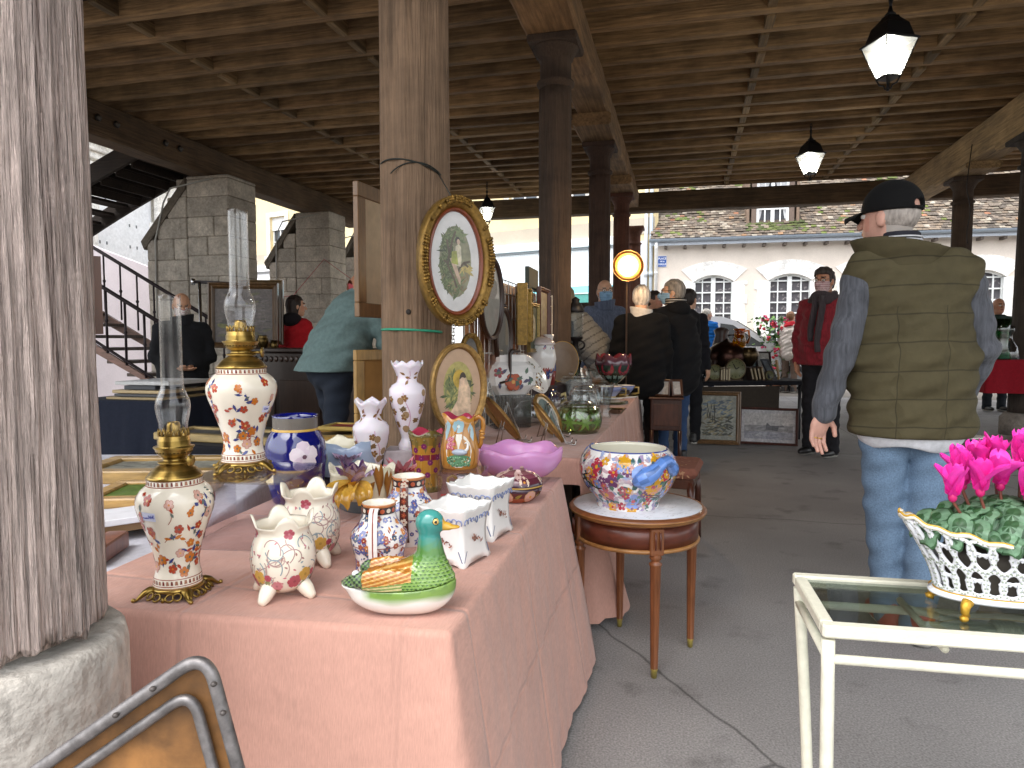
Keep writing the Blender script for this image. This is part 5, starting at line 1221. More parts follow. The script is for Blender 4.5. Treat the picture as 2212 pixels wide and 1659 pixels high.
# ---------------------------------------------------------------- wire grid with hanging frames
g0 = GD(1002, 735, 3.35); g1 = GD(1192, 735, 5.75)
g0.z = g1.z = 0; gd = (g1 - g0).normalized(); GL = (g1 - g0).length; gn = Vector((gd.y, -gd.x, 0))        # gn points to the aisle
t = thing('wire_grid', 'white wire display grid standing along the left of the farther table', 'display grid', g0); WC = hx('c9c4bb')
for a0, a1_ in ((0, .49), (.51, 1.0)):
 b = B(); n = 13
 for i in range(n + 1):
  x = GL * (a0 + (a1_ - a0) * i / n); r_ = .0055 if i in (0, n) else .003; b.tube([gd * x + Vector((0, 0, z)) for z in (.72, 1.575 if i in (0, n) else 1.56)], r_, WC, 6)
 for z in (.73, .93, 1.13, 1.33, 1.48, 1.56): b.tube([gd * GL * a0 + gn * .004 + Vector((0, 0, z)), gd * GL * a1_ + gn * .004 + Vector((0, 0, z))], .0035, WC, 6)
 b.build('panel', SATIN, t)
def grid_at(u):                                         # point of the grid plane under view column u
 d = ray(u, 735); d2 = Vector((d.x, d.y)); n2 = Vector((gn.x, gn.y)); s_ = ((Vector((g0.x, g0.y)) - Vector((0, 0))).dot(n2)) / d2.dot(n2); return Vector((d2.x * s_, d2.y * s_, 0))
b = B()
for i in range(9):
 x = GL * (.06 + .11 * i);
 b.add([gd * x - gn * .05 + Vector((0, 0, z)) + gd * dx_ for z, dx_ in ((1.0, 0), (1.0, .26), (1.56, .26), (1.56, 0))], [(0, 1, 2, 3)], hx(('c98a5a', 'b9744a', 'a98a70')[i % 3]), 0, False)
o = b.build('slatted_screen', VARN, loc=g0); tag(o, 'orange brown wooden screen standing behind the white wire grid', 'screen')
ORN = random.Random(3)
def oval_frame(label, c, W, H, ang, fw, cf, mats_, art, thick=.03, crest=False, ornate=False, inner=None, scene_=None, lean=0, cat='picture', group=None, name='oval_picture'):
 """c = centre, ang = z-rotation with local -Y looking out of the picture"""
 t = thing(name, label, cat, c, ang, group); b = B(); n = 64; M = Matrix.Rotation(lean, 3, 'X')
 prof = [(0, .0), (0, -thick), (fw * .15, -thick * 1.1), (fw * .32, -thick * .8), (fw * .55, -thick * 1.0), (fw * .8, -thick * .7), (fw, -thick * .55), (fw, 0)]
 vs = []; fs = []; m = len(prof)
 for i in range(n):
  a = 2 * math.pi * i / n
  for d, y in prof: vs.append(M @ Vector(((W - d) * math.cos(a), y, (H - d) * math.sin(a))))
 for i in range(n):
  for q in range(m): fs.append((i * m + q, i * m + (q + 1) % m, ((i + 1) % n) * m + (q + 1) % m, ((i + 1) % n) * m + q))
 b.add(vs, fs, cf)
 if ornate:
  for i in range(120):
   a = 2 * math.pi * i / 120; seg = (math.sin(a * 2 + math.pi / 2) ** 2 > .55) or ORN.random() < .3
   if seg:
    for e in (.10, .3, .5): b.ell(M @ Vector(((W - fw * e) * math.cos(a), -thick * (1.05 + ORN.random() * .15), (H - fw * e) * math.sin(a))), (fw * ORN.uniform(.10, .18),) * 3, shade(cf, ORN.uniform(.6, 1.4)), 6, 4)
 if crest:
  for e, x in ((.9, 0), (.6, -.02), (.6, .02)): b.ell(M @ Vector((x, -thick * .6, H + fw * .35 * e)), (fw * .38 * e, thick * .6, fw * .55 * e), cf, 10, 6)
 b.build('frame', mats_, t)
 def disc(r0, y, col, nm, mt):
  b = B(); k = 48; b.add([M @ Vector((0, y, 0))] + [M @ Vector(((W - r0) * math.cos(2 * math.pi * i / k), y, (H - r0) * math.sin(2 * math.pi * i / k))) for i in range(k)], [(0, 1 + (i + 1) % k, 1 + i) for i in range(k)], col, 0, False); return b, mt, nm
 if inner:
  fw2, c2 = inner; b = B(); vs = []; fs = []
  for i in range(n):
   a = 2 * math.pi * i / n
   for d, y in ((fw, -thick * .55), (fw + fw2 * .4, -thick * .75), (fw + fw2, -thick * .4), (fw + fw2, 0)): vs.append(M @ Vector(((W - d) * math.cos(a), y, (H - d) * math.sin(a))))
  for i in range(n):
   for q in range(3): fs.append((i * 4 + q, i * 4 + q + 1, ((i + 1) % n) * 4 + q + 1, ((i + 1) % n) * 4 + q))
  b.add(vs, fs, c2); b.build('inner_rim', VARN, t); fw += fw2
 if art is not None:
  b, mt, nm = disc(fw * .98, -thick * .3, art, 'mount', MATTE); b.build(nm, MATTE, t)
  if scene_:
   b = B(); scene_(b, Flat(M @ Vector((0, -thick * .3, 0)), (1, 0, 0), M @ Vector((0, 0, 1)), M @ Vector((0, -1, 0))), W - fw, H - fw); b.build('print', PAINTING, t)
  b, mt, nm = disc(fw * .98, -thick * .45, hx('fafafa'), 'glazing', PANE); b.build(nm, PANE, t)
 return t
def ell_on(b, f, x, z, w_, h, col, e=.001, n=24): b.add([f.P(x, z, e)] + [f.P(x + w_ * math.cos(2 * math.pi * i / n), z + h * math.sin(2 * math.pi * i / n), e) for i in range(n)], [(0, 1 + i, 1 + (i + 1) % n) for i in range(n)], col, 0, False)
def clip_leaves(b, f, w_, h, cols, n, L, r, e=.0016, box=(-1, 1, -1, 1)):
 for i in range(n):
  x, z = r.uniform(box[0], box[1]), r.uniform(box[2], box[3])
  if x * x + z * z < .92: leaf_on(b, f, x * w_, z * h, r.uniform(0, 6.28), L * r.uniform(.5, 1.2), L * r.uniform(.12, .3), r.choice(cols), e)
def print_tree(b, f, W, H):
 r = random.Random(5); w_, h = W * .66, H * .72; ell_on(b, f, 0, 0, w_, h, hx('8d8b6c'))
 for bx, cols, n in (((-1, -.2, -.8, .9), [hx('4d5a2c'), hx('6a7444'), hx('39431f')], 190), ((-1, 1, -1, -.35), [hx('5a6a3c'), hx('7d8a58'), hx('8d7a54')], 110), ((-.6, .6, .55, 1), [hx('7d8a5a'), hx('5d6a3e')], 50), ((.3, 1, -.3, -.1), [hx('c9b46a')], 16)): clip_leaves(b, f, w_, h, cols, n, .045, r, .0016, bx)
 BRN = hx('5a4a34')
 for pts in ([(-.5, -.1), (-.4, .2), (-.55, .6)], [(-.4, .2), (-.2, .6), (0, .85)], [(-.5, -.1), (-.1, -.5), (.05, -.72)], [(.1, -.4), (.2, -.2), (.5, -.02), (.92, .04)], [(-.5, -.05), (-.75, .02)], [(.5, -.02), (.8, -.12)]): stem_on(b, f, [(x * w_, z * h) for x, z in pts], .009, BRN, .0024)
 ell_on(b, f, .12 * w_, .60 * h, .012, .014, hx('2e2620'), .003); ell_on(b, f, .16 * w_, .56 * h, .008, .011, hx('d0b49c'), .0034)
 poly_on(b, f, .14 * w_, .22 * h, [(-.012, .03), (.004, .04), (.014, .03), (.018, -.02), (.012, -.05), (-.014, -.045)], hx('d9d0b4'), .0032); poly_on(b, f, -.0 * w_, .12 * h, [(-.02, .022), (.004, .026), (.012, -.03), (-.022, -.024)], hx('a3a84c'), .0036)
 poly_on(b, f, .0 * w_, -.2 * h, [(-.03, .04), (-.008, .045), (.024, -.04), (.022, -.065), (.012, -.05)], hx('cdb096'), .003)
def print_lady(b, f, W, H):
 r = random.Random(6); w_, h = W * .66, H * .68; ell_on(b, f, 0, 0, w_, h, hx('b3a860'))
 clip_leaves(b, f, w_, h, [hx('6d7a44'), hx('8a9058'), hx('4f6038')], 90, .04, r, .0016, (-1, -.1, -1, .6)); clip_leaves(b, f, w_, h, [hx('4d5636'), hx('667048')], 40, .04, r, .0016, (.4, 1, -1, .3))
 ell_on(b, f, .05 * w_, .35 * h, .42 * w_, .34 * h, hx('c9a83a'), .0019); ell_on(b, f, .28 * w_, .3 * h, .016, .03, hx('3a2d22'), .003); ell_on(b, f, .26 * w_, .22 * h, .013, .018, hx('d9bb9c'), .0034)
 poly_on(b, f, .35 * w_, -.35 * h, [(-.02, .07), (.01, .075), (.03, .03), (.03, -.06), (-.08, -.08), (-.03, -.01)], hx('d9bd9c'), .0032)
# pictures hung on the wooden column
c = GD(980, 566, 2.76)
oval_frame('large oval picture in a carved gilt frame tied to the wooden column', c, .178, .258, FACE + R(40), .044, hx('8a6a30'), GILT, hx('e4e3e0'), .04, False, True, (.016, hx('7c3a1c')), print_tree)
c = GD(988, 838, 2.62)
oval_frame('oval portrait in a plain gold frame with beige mount below the gilt one', c, .125, .172, FACE + R(38), .022, hx('9c7a44'), GILT, hx('c9a888'), .022, False, False, None, print_lady)
def link(b, p, q, n):
 for i in range(n):
  c = p + (q - p) * ((i + .5) / n); M = Matrix.Rotation(R(90) * (i % 2), 3, 'Z'); h = (q - p).length / n * .62
  b.tube([M @ Vector((.006 * math.cos(a), 0, h * math.sin(a))) + c for a in [j * .785 for j in range(8)]], .0018, hx('b5b3ac'), 5, True)
b = B(); o_ = Vector((-1.155, 2.864, 0))
def ringpts(z, r_, a0, a1_, sag=0, n=24): return [Vector((-1.155 + r_ * math.cos(a0 + (a1_ - a0) * i / n), 2.864 + r_ * math.sin(a0 + (a1_ - a0) * i / n), z + sag * (1 - (2 * i / n - 1) ** 2))) for i in range(n + 1)]
b.tube(ringpts(1.905, .1535, R(150), R(330), .055), .0035, hx('20241f'), 6); b.tube(ringpts(1.90, .156, R(250), R(335), .04), .0028, hx('20241f'), 6)
e0 = ringpts(1.905, .1535, R(150), R(330))[-1]; b.tube([e0, GD(978, 430, 2.74)], .0028, hx('3a3a34'), 6); tag(b.build('wire', IRON), 'dark wire tied round the wooden column above the gilt picture', 'wire')
b = B(); b.tube(ringpts(1.235, .1545, R(140), R(335), .012), .0055, hx('2f9a78'), 8); tag(b.build('cord', SATIN), 'green cord tied round the wooden column between the two oval pictures', 'cord')
b = B(); link(b, GD(980, 702, 2.64), GD(979, 748, 2.61), 6); tag(b.build('chain', STEEL), 'short steel chain holding up the oval portrait', 'chain')
# framed backs leaning behind the column on the left
def board(label, u0, u1, v0, v1, d0, d1, thick, cf, cp, fw, grp, mark=False):
 p0, p1 = GD(u0, (v0 + v1) / 2, d0), GD(u1, (v0 + v1) / 2, d1); z1 = GD(u0, v0, d0).z; z0 = GD(u0, v1, d0).z; p0.z = p1.z = 0; d = p1 - p0; L = d.length; an = math.atan2(d.y, d.x)
 t = thing('leaning_picture', label, 'picture', (p0.x, p0.y, z0), an, grp); H = z1 - z0; b = B()
 b.box((L / 2, thick / 2, fw / 2), (L, thick, fw), cf, bev=.003); b.box((L / 2, thick / 2, H - fw / 2), (L, thick, fw), cf, bev=.003); b.box((fw / 2, thick / 2, H / 2), (fw, thick - .001, H - 2 * fw - .002), cf, bev=.003); b.box((L - fw / 2, thick / 2, H / 2), (fw, thick - .001, H - 2 * fw - .002), cf, bev=.003); b.build('frame', VARN, t)
 b = B(); b.box((L / 2, thick * .5, H / 2), (L - 2 * fw + .004, thick * .5, H - 2 * fw + .004), cp); b.build('back_board', MATTE, t); return t, L, H
board('purple edged picture back with a cream board hanging left of the wooden column', 775, 850, 392, 684, 3.30, 3.62, .03, hx('7a5a38'), hx('c9b497'), .07, 'picture backs beside the column')
b_, L_, H_ = board('yellow wooden picture back standing low behind the column', 770, 850, 756, 918, 3.25, 3.42, .025, hx('a9844a'), hx('a0743c'), .05, 'picture backs beside the column')
# frames on the wire grid
def gp(u, v, off=.03): p = grid_at(u) + gn * off; r_ = ray(u, v); s_ = (p.x * r_.x + p.y * r_.y) / (r_.x ** 2 + r_.y ** 2); p.z = EYE.z + r_.z * s_; return p
GA = math.atan2(gn.x, -gn.y)                             # local -Y -> gn
def on_grid(fn, label, u, v, w_, h, *a, **k): return fn(label, gp(u, v), w_, h, GA + k.pop('yaw', 0), *a, **k)
DKB = hx('3a241a')
on_grid(oval_frame, 'dark oval frame with a crest hung highest on the wire grid', 1046, 645, .15, .22, .022, DKB, VARN, hx('b9b4a8'), .025, True, False, None, None, yaw=R(-8), name='oval_picture', group='oval frames on the wire grid')
on_grid(oval_frame, 'dark oval frame with knob on top hung low on the wire grid', 1073, 733, .15, .185, .026, DKB, VARN, hx('9a958c'), .025, True, False, None, None, yaw=R(-3), name='oval_picture', group='oval frames on the wire grid')
oval_frame('small empty oval gold frame behind the beige portrait', GD(1014, 782, 3.1), .075, .13, FACE + R(50), .022, hx('8f7038'), GILT, hx('6a655e'), .02, False, True, None, None, name='oval_picture', group='oval frames on the wire grid')
def rect_frame(label, c, W, H, ang, fw, cf, m_, art, thick=.04, ornate=False, oval=None, mark=None, lean=0, cat='picture', group=None, name='framed_picture'):
 t = thing(name, label, cat, c, ang, group); b = B(); M = Matrix.Rotation(lean, 3, 'X'); prof = [(0, 0), (0, -thick), (fw * .2, -thick * 1.05), (fw * .4, -thick * .7), (fw * .7, -thick * .85), (fw, -thick * .4), (fw, 0)]; m = len(prof); vs = []; fs = []
 for sx, sz in ((-1, -1), (1, -1), (1, 1), (-1, 1)):
  for d, y in prof: vs.append(M @ Vector((sx * (W - d), y, sz * (H - d))))
 for i in range(4):
  for q in range(m): fs.append((i * m + q, i * m + (q + 1) % m, ((i + 1) % 4) * m + (q + 1) % m, ((i + 1) % 4) * m + q))
 b.add(vs, fs, cf, 0, False)
 if ornate:
  for i in range(150):
   s_ = ORN.choice((0, 1, 2, 3)); a = ORN.uniform(-1, 1); d = ORN.uniform(.1, .8) * fw; x, z = ((a * W, -H + d), (W - d, a * H), (a * W, H - d), (-W + d, a * H))[s_]; b.ell(M @ Vector((x, -thick * .85, z)), (fw * .13, thick * .25, fw * .13), shade(cf, ORN.uniform(.6, 1.4)), 6, 4)
 b.build('frame', m_, t); b = B(); y = -thick * .25; b.add([M @ Vector((sx * (W - fw * .9), y, sz * (H - fw * .9))) for sx, sz in ((-1, -1), (1, -1), (1, 1), (-1, 1))], [(0, 1, 2, 3)], art, 0, False); f = Flat(M @ Vector((0, y, 0)), (1, 0, 0), M @ Vector((0, 0, 1)), M @ Vector((0, -1, 0)))
 if oval: ell_on(b, f, 0, 0, (W - fw) * .62, (H - fw) * .66, oval, .001); [flower_on(b, f, ORN.uniform(-.3, .3) * W, ORN.uniform(-.3, .3) * H, .03, hx('8a7a78'), hx('a99a80')) for _ in range(5)]
 if mark: mark(b, f, W - fw, H - fw)
 b.build('canvas', PAINTING, t); return t
on_grid(rect_frame, 'deep gold frame leaning outwards on the wire grid', 1106, 680, .14, .19, .05, hx('85682e'), GILT, hx('6a5a44'), .06, yaw=R(15), group='rectangular frames on the wire grid')
on_grid(rect_frame, 'ornate carved gold frame on the wire grid right of the deep gold one', 1124, 683, .16, .17, .06, hx('927433'), GILT, hx('8d6a4c'), .05, ornate=True, yaw=R(10), group='rectangular frames on the wire grid')
on_grid(rect_frame, 'gold frame with green mount and oval flower print on the wire grid', 1140, 708, .17, .17, .025, hx('8f7a48'), GILT, hx('2f3f2c'), .025, oval=hx('b5a98a'), group='rectangular frames on the wire grid')
on_grid(rect_frame, 'red brown frame with a beige print at the far end of the wire grid', 1162, 678, .20, .19, .03, hx('5a2a1a'), VARN, hx('8d7d60'), .03, oval=hx('9a8d70'), group='rectangular frames on the wire grid')
# dark board and hanger above
b = B(); b.box((0, 0, 0), (.34, .03, .16), hx('3d4239'), bev=.004); o = b.build('dark_board', MATTE, loc=gp(1152, 604, -.012), rz=GA); tag(o, 'dark greenish board on edge above the far end of the grid', 'board')
# ---------------------------------------------------------------- plate stands with gold oval plaques
def plaque(label, u, v, hgt, back, yaw, wide=.62, lean=R(-22), front=None):
 p, k = it2(u, v); H = hgt * k / 2; W = H * wide; t = thing('oval_plaque', label, 'picture', p + Vector((0, 0, .012)), FACE + yaw, 'gold oval frames on wire stands')
 M = Matrix.Rotation(lean, 3, 'X'); b = B(); vs = []; fs = []; n = 40; prof = [(0, 0), (0, -.012), (.012, -.016), (.016, -.010), (.016, -.002)]; m = len(prof); cz = Vector((0, 0, H))
 for i in range(n):
  a = 2 * math.pi * i / n
  for d, y in prof: vs.append(M @ (Vector(((W - d) * math.cos(a), y, (H - d) * math.sin(a))) + cz))
 for i in range(n):
  for q in range(m - 1): fs.append((i * m + q, i * m + q + 1, ((i + 1) % n) * m + q + 1, ((i + 1) % n) * m + q))
 b.add(vs, fs, hx('94703c')); b.build('frame', GILT, t)
 b = B()
 for y, c_ in ((.001, back), (-.006, front or hx('cbb596'))): b.add([M @ (Vector((0, y, 0)) + cz)] + [M @ (Vector(((W - .008) * math.cos(2 * math.pi * i / n), y, (H - .008) * math.sin(2 * math.pi * i / n))) + cz) for i in range(n)], [(0, 1 + i, 1 + (i + 1) % n) for i in range(n)], c_, 0, False)
 if front:
  f = Flat(M @ (Vector((0, -.006, 0)) + cz), (1, 0, 0), M @ Vector((0, 0, 1)), M @ Vector((0, -1, 0))); ell_on(b, f, 0, 0, (W - .03), (H - .03), hx('6f7d78'), .001); clip_leaves(b, f, W - .03, H - .03, [hx('8a8f6a'), hx('a99a88'), hx('56655a')], 40, .02, ORN)
 b.build('picture', PAINTING, t)
 s = thing('plate_stand', 'thin wire stand holding ' + label.split(' on ')[0], 'stand', p, FACE + yaw, 'wire plate stands on the farther table'); b = B(); ST_ = hx('b9b8b4'); hh = H * 1.5
 for e in (-1, 1): b.tube([(e * .03, .10, 0), (e * .006, .055, hh), (e * .035, -.01, .012), (e * .035, -.055, .006), (e * .035, -.06, .03)], .0032, ST_, 6)
 b.tube([(-.03, .10, .002), (.03, .10, .002)], .002, ST_, 6); b.tube([(-.035, -.055, .008), (.035, -.055, .008)], .002, ST_, 6); b.build('wire_frame', STEEL, s); return t
plaque('gold backed oval plaque seen edge on nearest the grid on a wire stand', 1078, 930, 150, hx('a5773a'), R(103), .62, R(-34))
plaque('gold backed oval plaque in the middle on a wire stand', 1118, 956, 118, hx('a8783c'), R(112), .66, R(-38))
plaque('small round plaque with a pale rim facing left on a wire stand', 1202, 946, 100, hx('a98548'), R(52), .76, R(-30), hx('d9ccb4'))
plaque('narrow gold backed plaque crossing the pale rimmed one on a wire stand', 1214, 962, 108, hx('b08846'), R(100), .6, R(-36))
# ---------------------------------------------------------------- glass, china and metal ware on the second table
BOXZ = Z2 + .16; c_ = (GD(1172, 735, 4.95) + GD(1238, 735, 5.65)) / 2; b = B(); b.box((0, 0, .08), (.74, .2, .16), hx('3a3030'), bev=.006); o = b.build('display_block', CLOTH, loc=(c_.x, c_.y, Z2), rz=FACE + R(59)); tag(o, 'dark cloth covered block raising the flared vase and the tray', 'display block')
def turned(name, label, cat, u, v, prof, col, m_, n=28, group=None, warp=None, extra=None, rz=0, z0=0, part='body', D=None):
 p, k = it2(u, v)
 if D: p = GD(u, v, D); p.z = BOXZ; k = D / F
 t = thing(name, label, cat, p, FACE + rz, group); b = B(); b.lathe([(a * k, c * k) for a, c in prof], col, n, warp=warp and (lambda th, j, r, z: warp(th, j, r, z, k)), caps=False); b.build(part, m_, t)
 if extra: extra(t, k)
 return t
CL = hx('f6f9f9')
def lid_knob(z, r_, col=CL, m_=None):
 def f(t, k):
  b = B(); b.lathe([(a * k, c * k) for a, c in ((r_, z), (r_, z + 3), (r_ * .7, z + 9), (3, z + 12), (4, z + 15), (6, z + 19), (4, z + 24), (0, z + 25))], col, 24, caps=False); b.build('lid', m_ or CRYST, t)
 return f
def green_leaves(t, k):
 pr = [(38, 2), (46, 12), (49, 32), (45, 52)]; s = Surf([(a * k, c * k) for a, c in pr]); b = B()
 for i in range(9):
  th = i * .7
  for q in range(6): leaf_on(b, s, *s.off(th, 26 * k, math.cos(q * 1.05) * 9 * k, math.sin(q * 1.05) * 9 * k), q * 1.05, 24 * k, 8 * k, hx('7f9a4a') if q % 2 else hx('93ad62'), .0015)
  stem_on(b, s, [(th - .3, 10 * k), (th - .15, 18 * k), (th + .1, 22 * k), (th + .35, 34 * k)], 3 * k, hx('8a4a34'), .0012)
 b.build('painted_leaves', SATIN, t); lid_knob(58, 40)(t, k)
turned('glass_jar', 'green leaf painted glass jar with clear lid at the table front', 'jar', 1250, 934, [(36, 0), (42, 3), (48, 14), (50, 32), (46, 52), (40, 58), (39, 57), (45, 50), (47, 30), (40, 4), (0, 3)], hx('e4efd8'), CRYST, 32, extra=green_leaves)
turned('glass_jar', 'squat clear glass sugar jar left of the round plaque', 'jar', 1148, 915, [(30, 0), (36, 3), (40, 16), (38, 32), (30, 40), (29, 39), (37, 28), (34, 4), (0, 3)], CL, CRYST, 16, extra=lid_knob(40, 28))
turned('glass_jar', 'clear lidded glass jar just behind the green leaf jar', 'jar', 1262, 893, [(30, 0), (34, 3), (36, 30), (33, 44), (29, 50), (28, 49), (32, 40), (32, 4), (0, 3)], CL, CRYST, 24, extra=lid_knob(50, 27))
def box_jar(label, u, v, w_, h, band=None):
 p, k = it2(u, v); t = thing('square_jar', label, 'jar', p, FACE + R(12), 'clear square glass jars'); b = B(); w_ *= k; h *= k; b.box((0, 0, h * .42), (w_, w_, h * .84), CL, bev=.004); b.box((0, 0, h * .42), (w_ * .84, w_ * .84, h * .78), CL, bev=.003); b.build('body', CRYST, t); b = B(); b.box((0, 0, h * .88), (w_ * .86, w_ * .86, h * .07), CL, bev=.003); b.lathe([(w_ * .12, h * .915), (w_ * .2, h * .97), (w_ * .12, h * 1.03), (0, h * 1.04)], CL, 12, caps=False); b.build('lid', CRYST, t)
box_jar('tall clear square jar with a knob standing at the left of the glass group', 1234, 877, 38, 72); box_jar('clear square jar in the middle of the glass group', 1256, 868, 36, 62); box_jar('clear square jar with faceted stopper on the right of the glass group', 1290, 852, 38, 62)
turned('glass_vase', 'tall ribbed clear glass vase nearest the stack of dishes', 'vase', 1302, 903, [(15, 0), (17, 3), (13, 10), (16, 40), (22, 68), (25, 76), (24, 76), (20, 66), (14, 36), (10, 12), (0, 11)], CL, CRYST, 32, warp=lambda th, j, r, z, k: (r * (1 + .07 * math.cos(8 * th)), z))
turned('glass_jug', 'deep green glass jug with clear handle', 'jug', 1234, 862, [(20, 0), (24, 4), (28, 22), (25, 40), (19, 52), (20, 74), (24, 84), (23, 84), (18, 72), (24, 30), (0, 4)], hx('2f8a4c'), CRYST, 28,
       extra=lambda t, k: (lambda b: (b.tube([(x * k, 0, z * k) for x, z in ((20, 66), (32, 64), (38, 50), (34, 34), (26, 26))], 2.4 * k, CL, 8), b.build('handle', CRYST, t)))(B()))
def knobs(t, k): b = B(); b.ell((0, 0, 34 * k), (24 * k, 24 * k, 10 * k), hx('1a2048'), 16, 8); b.ell((0, 0, 46 * k), (6 * k, 6 * k, 6 * k), hx('1a2048'), 10, 6); b.tube([(-22 * k, 0, 44 * k), (22 * k, 0, 44 * k)], 3 * k, hx('1a2048'), 8); b.build('lid', GLAZE, t); b = B(); b.tube([(x * k, 0, z * k) for x, z in ((26, 24), (40, 30), (42, 16), (30, 8))], 4 * k, hx('d9c78a'), 8); b.build('handle', GLAZE, t)
turned('teapot', 'white and navy blue lidded pot with gold lines behind the clear sugar jar', 'teapot', 1180, 880, [(20, 0), (24, 3), (32, 14), (31, 26), (24, 34), (0, 34)], [WHITE, WHITE, hx('20285a'), hx('20285a'), hx('c9a85a')], GLAZE, 28, extra=knobs)
def deco_imari(t, k):
 pr = [(16, 2), (24, 30), (30, 60), (27, 84)]; s = Surf([(a * k, c * k) for a, c in pr]); b = B(); r = random.Random(9)
 for i in range(260): leaf_on(b, s, r.uniform(0, 6.28), r.uniform(6, 84) * k, r.uniform(0, 6), r.uniform(10, 19) * k, r.uniform(5, 8) * k, r.choice([hx('37477e'), hx('9a3a34'), hx('c98a5a'), hx('4a5a8a'), hx('b56a6a')]), .001)
 for i in range(5): flower_on(b, s, i * 1.256, 50 * k, 30 * k, hx('b5686a'), hx('d0a040'), 7, 0, hx('3c4a80'))
 b.build('painted_flowers', GLAZE, t)
 b = B(); b.lathe([(a * k, c * k) for a, c in ((27, 90), (29, 92), (26, 98), (18, 104), (8, 108), (0, 108))], hx('c9b9b4'), 24, caps=False); b.build('lid', GLAZE, t)
turned('lidded_vase', 'blue and red flowered china vase with flared rim by the grid', 'vase', 1171, 828, [(16, 0), (17, 3), (24, 30), (31, 60), (27, 86), (24, 89), (30, 93), (0, 90)], WHITE, GLAZE, 32, extra=deco_imari, D=4.95)
turned('bottle_vase', 'narrow necked blue and red vase behind the flared one', 'vase', 1184, 800, [(14, 0), (18, 30), (16, 60), (9, 78), (8, 92), (13, 108), (12, 108), (7, 92), (0, 40)], [hx('8a3a34'), hx('4a5684'), hx('c9b0a8'), hx('9a4038'), hx('d9d4d0'), WHITE, WHITE, WHITE], GLAZE, 24, D=5.2)
# square flowered pot with brown strap handles on a ribbed glass block
p = GD(1098, 893, 3.95); k = 3.95 / F; hb = p.z + 42 * k - Z2; p.z = Z2; b = B(); b.box((0, 0, hb / 2), (84 * k, 60 * k, hb), hx('c4c6c6'), bev=.003)
for i in range(22): b.box(((-40 + i * 3.8) * k, -31 * k, hb / 2), (1.6 * k, 2 * k, hb - .01), hx('e4e4e4'))
o = b.build('ribbed_glass_block', ACRYL2 if 'ACRYL2' in globals() else glass('ribbed_glass', .2, 1.9, 1.3), loc=p, rz=FACE + R(18)); tag(o, 'ribbed glass block under the square flowered pot', 'display block')
t = thing('square_jar', 'square white pot with red flower and brown strap handles on the ribbed block', 'pot', p + Vector((0, 0, hb + .001)), FACE + R(18)); b = B(); M4 = []
lev = [(0, 34), (8, 40), (20, 50), (48, 52), (62, 44), (70, 34), (84, 34), (84, 30), (70, 30), (10, 30)]
for h, w_ in lev: M4 += [(x * w_ * k, y * w_ * .8 * k, h * k) for x, y in ((-1, -.8), (-.8, -1), (.8, -1), (1, -.8), (1, .8), (.8, 1), (-.8, 1), (-1, .8))]
b.add(M4, [(i * 8 + q, i * 8 + (q + 1) % 8, i * 8 + 8 + (q + 1) % 8, i * 8 + 8 + q) for i in range(len(lev) - 1) for q in range(8)] + [tuple(range(72, 80))], WHITE, 0, False)
f = Flat((0, -41.2 * k, 0), (1, 0, 0), (0, 0, 1), (0, -1, 0)); flower_on(b, f, -2 * k, 28 * k, 34 * k, hx('b5502c'), hx('d9a050'), 6, 0, hx('8a3a24')); flower_on(b, f, -34 * k, 48 * k, 22 * k, hx('9a3a44'), hx('5a6a50'), 5)
for i in range(16): leaf_on(b, f, rnd.uniform(-38, 38) * k, rnd.uniform(16, 52) * k, rnd.uniform(0, 6), 15 * k, 8 * k, rnd.choice([hx('3f5a50'), hx('54705c'), hx('4a4a66')]), .0012)
b.build('body', GLAZE, t)
b = B(); b.tube([(x * k, -36 * k, z * k) for x, z in ((-32, 26), (-14, 30), (-8, 42), (-8, 88), (-4, 94), (10, 92))], 7 * k, hx('33221a'), 8, flat=.5); b.build('handle', VARN, t); b = B(); b.tube([(x * k, 34 * k, z * k) for x, z in ((14, 40), (18, 88), (36, 92))], 7 * k, hx('33221a'), 8, flat=.5); b.build('handle', VARN, t)
# leaning plate, tray
def dish(name, label, cat, p, rad, yaw, lean, col, rim, m_, wob=0, deco=None, sx=1.):
 t = thing(name, label, cat, p, FACE + yaw); M = Matrix.Rotation(R(90) + lean, 3, 'X'); b = B(); b.lathe([(0, .004), (rad * .55, .004), (rad * .62, .008), (rad * .97, .022), (rad, .024), (rad, .027), (rad * .96, .026), (rad * .62, .012), (rad * .54, .009), (0, .009)], [col] * 3 + [rim] * 3 + [col] * 3, 48, caps=False, warp=lambda th, j, r, z: (r * (1 + wob * math.cos(8 * th)), z))
 if deco: deco(b, Flat((0, 0, .0), (1, 0, 0), (0, 1, 0), (0, 0, 1)))
 b.v = [tuple(M @ Vector((v[0] * sx, v[1], v[2])) + Vector((0, 0, rad))) for v in b.v]; b.build('plate', m_, t); return t
def dd(b, f):
 r = random.Random(4)
 for i in range(60):
  a, q = r.uniform(0, 6.28), r.uniform(.2, .9) * .17; e = .010 if q < .095 else .012 + (q - .1) * .22; leaf_on(b, f, q * math.cos(a), q * math.sin(a), r.uniform(0, 6), .035, .018, r.choice([hx('8a6a4a'), hx('a08a5c'), hx('7a4a40'), hx('6a6a50')]), e + .002)
p = GD(1144, 862, 4.45); p.z = Z2 + .12; b = B(); b.box((0, 0, .06), (.13, .2, .119), hx('4a3f3a'), bev=.004); tag(b.build('plate_block', CLOTH, loc=(p.x, p.y, Z2), rz=FACE + R(58)), 'small dark block under the propped brown sprayed plate', 'display block'); dish('china_plate', 'large white plate with brown sprays propped on edge behind the square pot', 'plate', p, .15, R(58), R(-33), WHITE, WHITE, GLAZE, .01, dd)
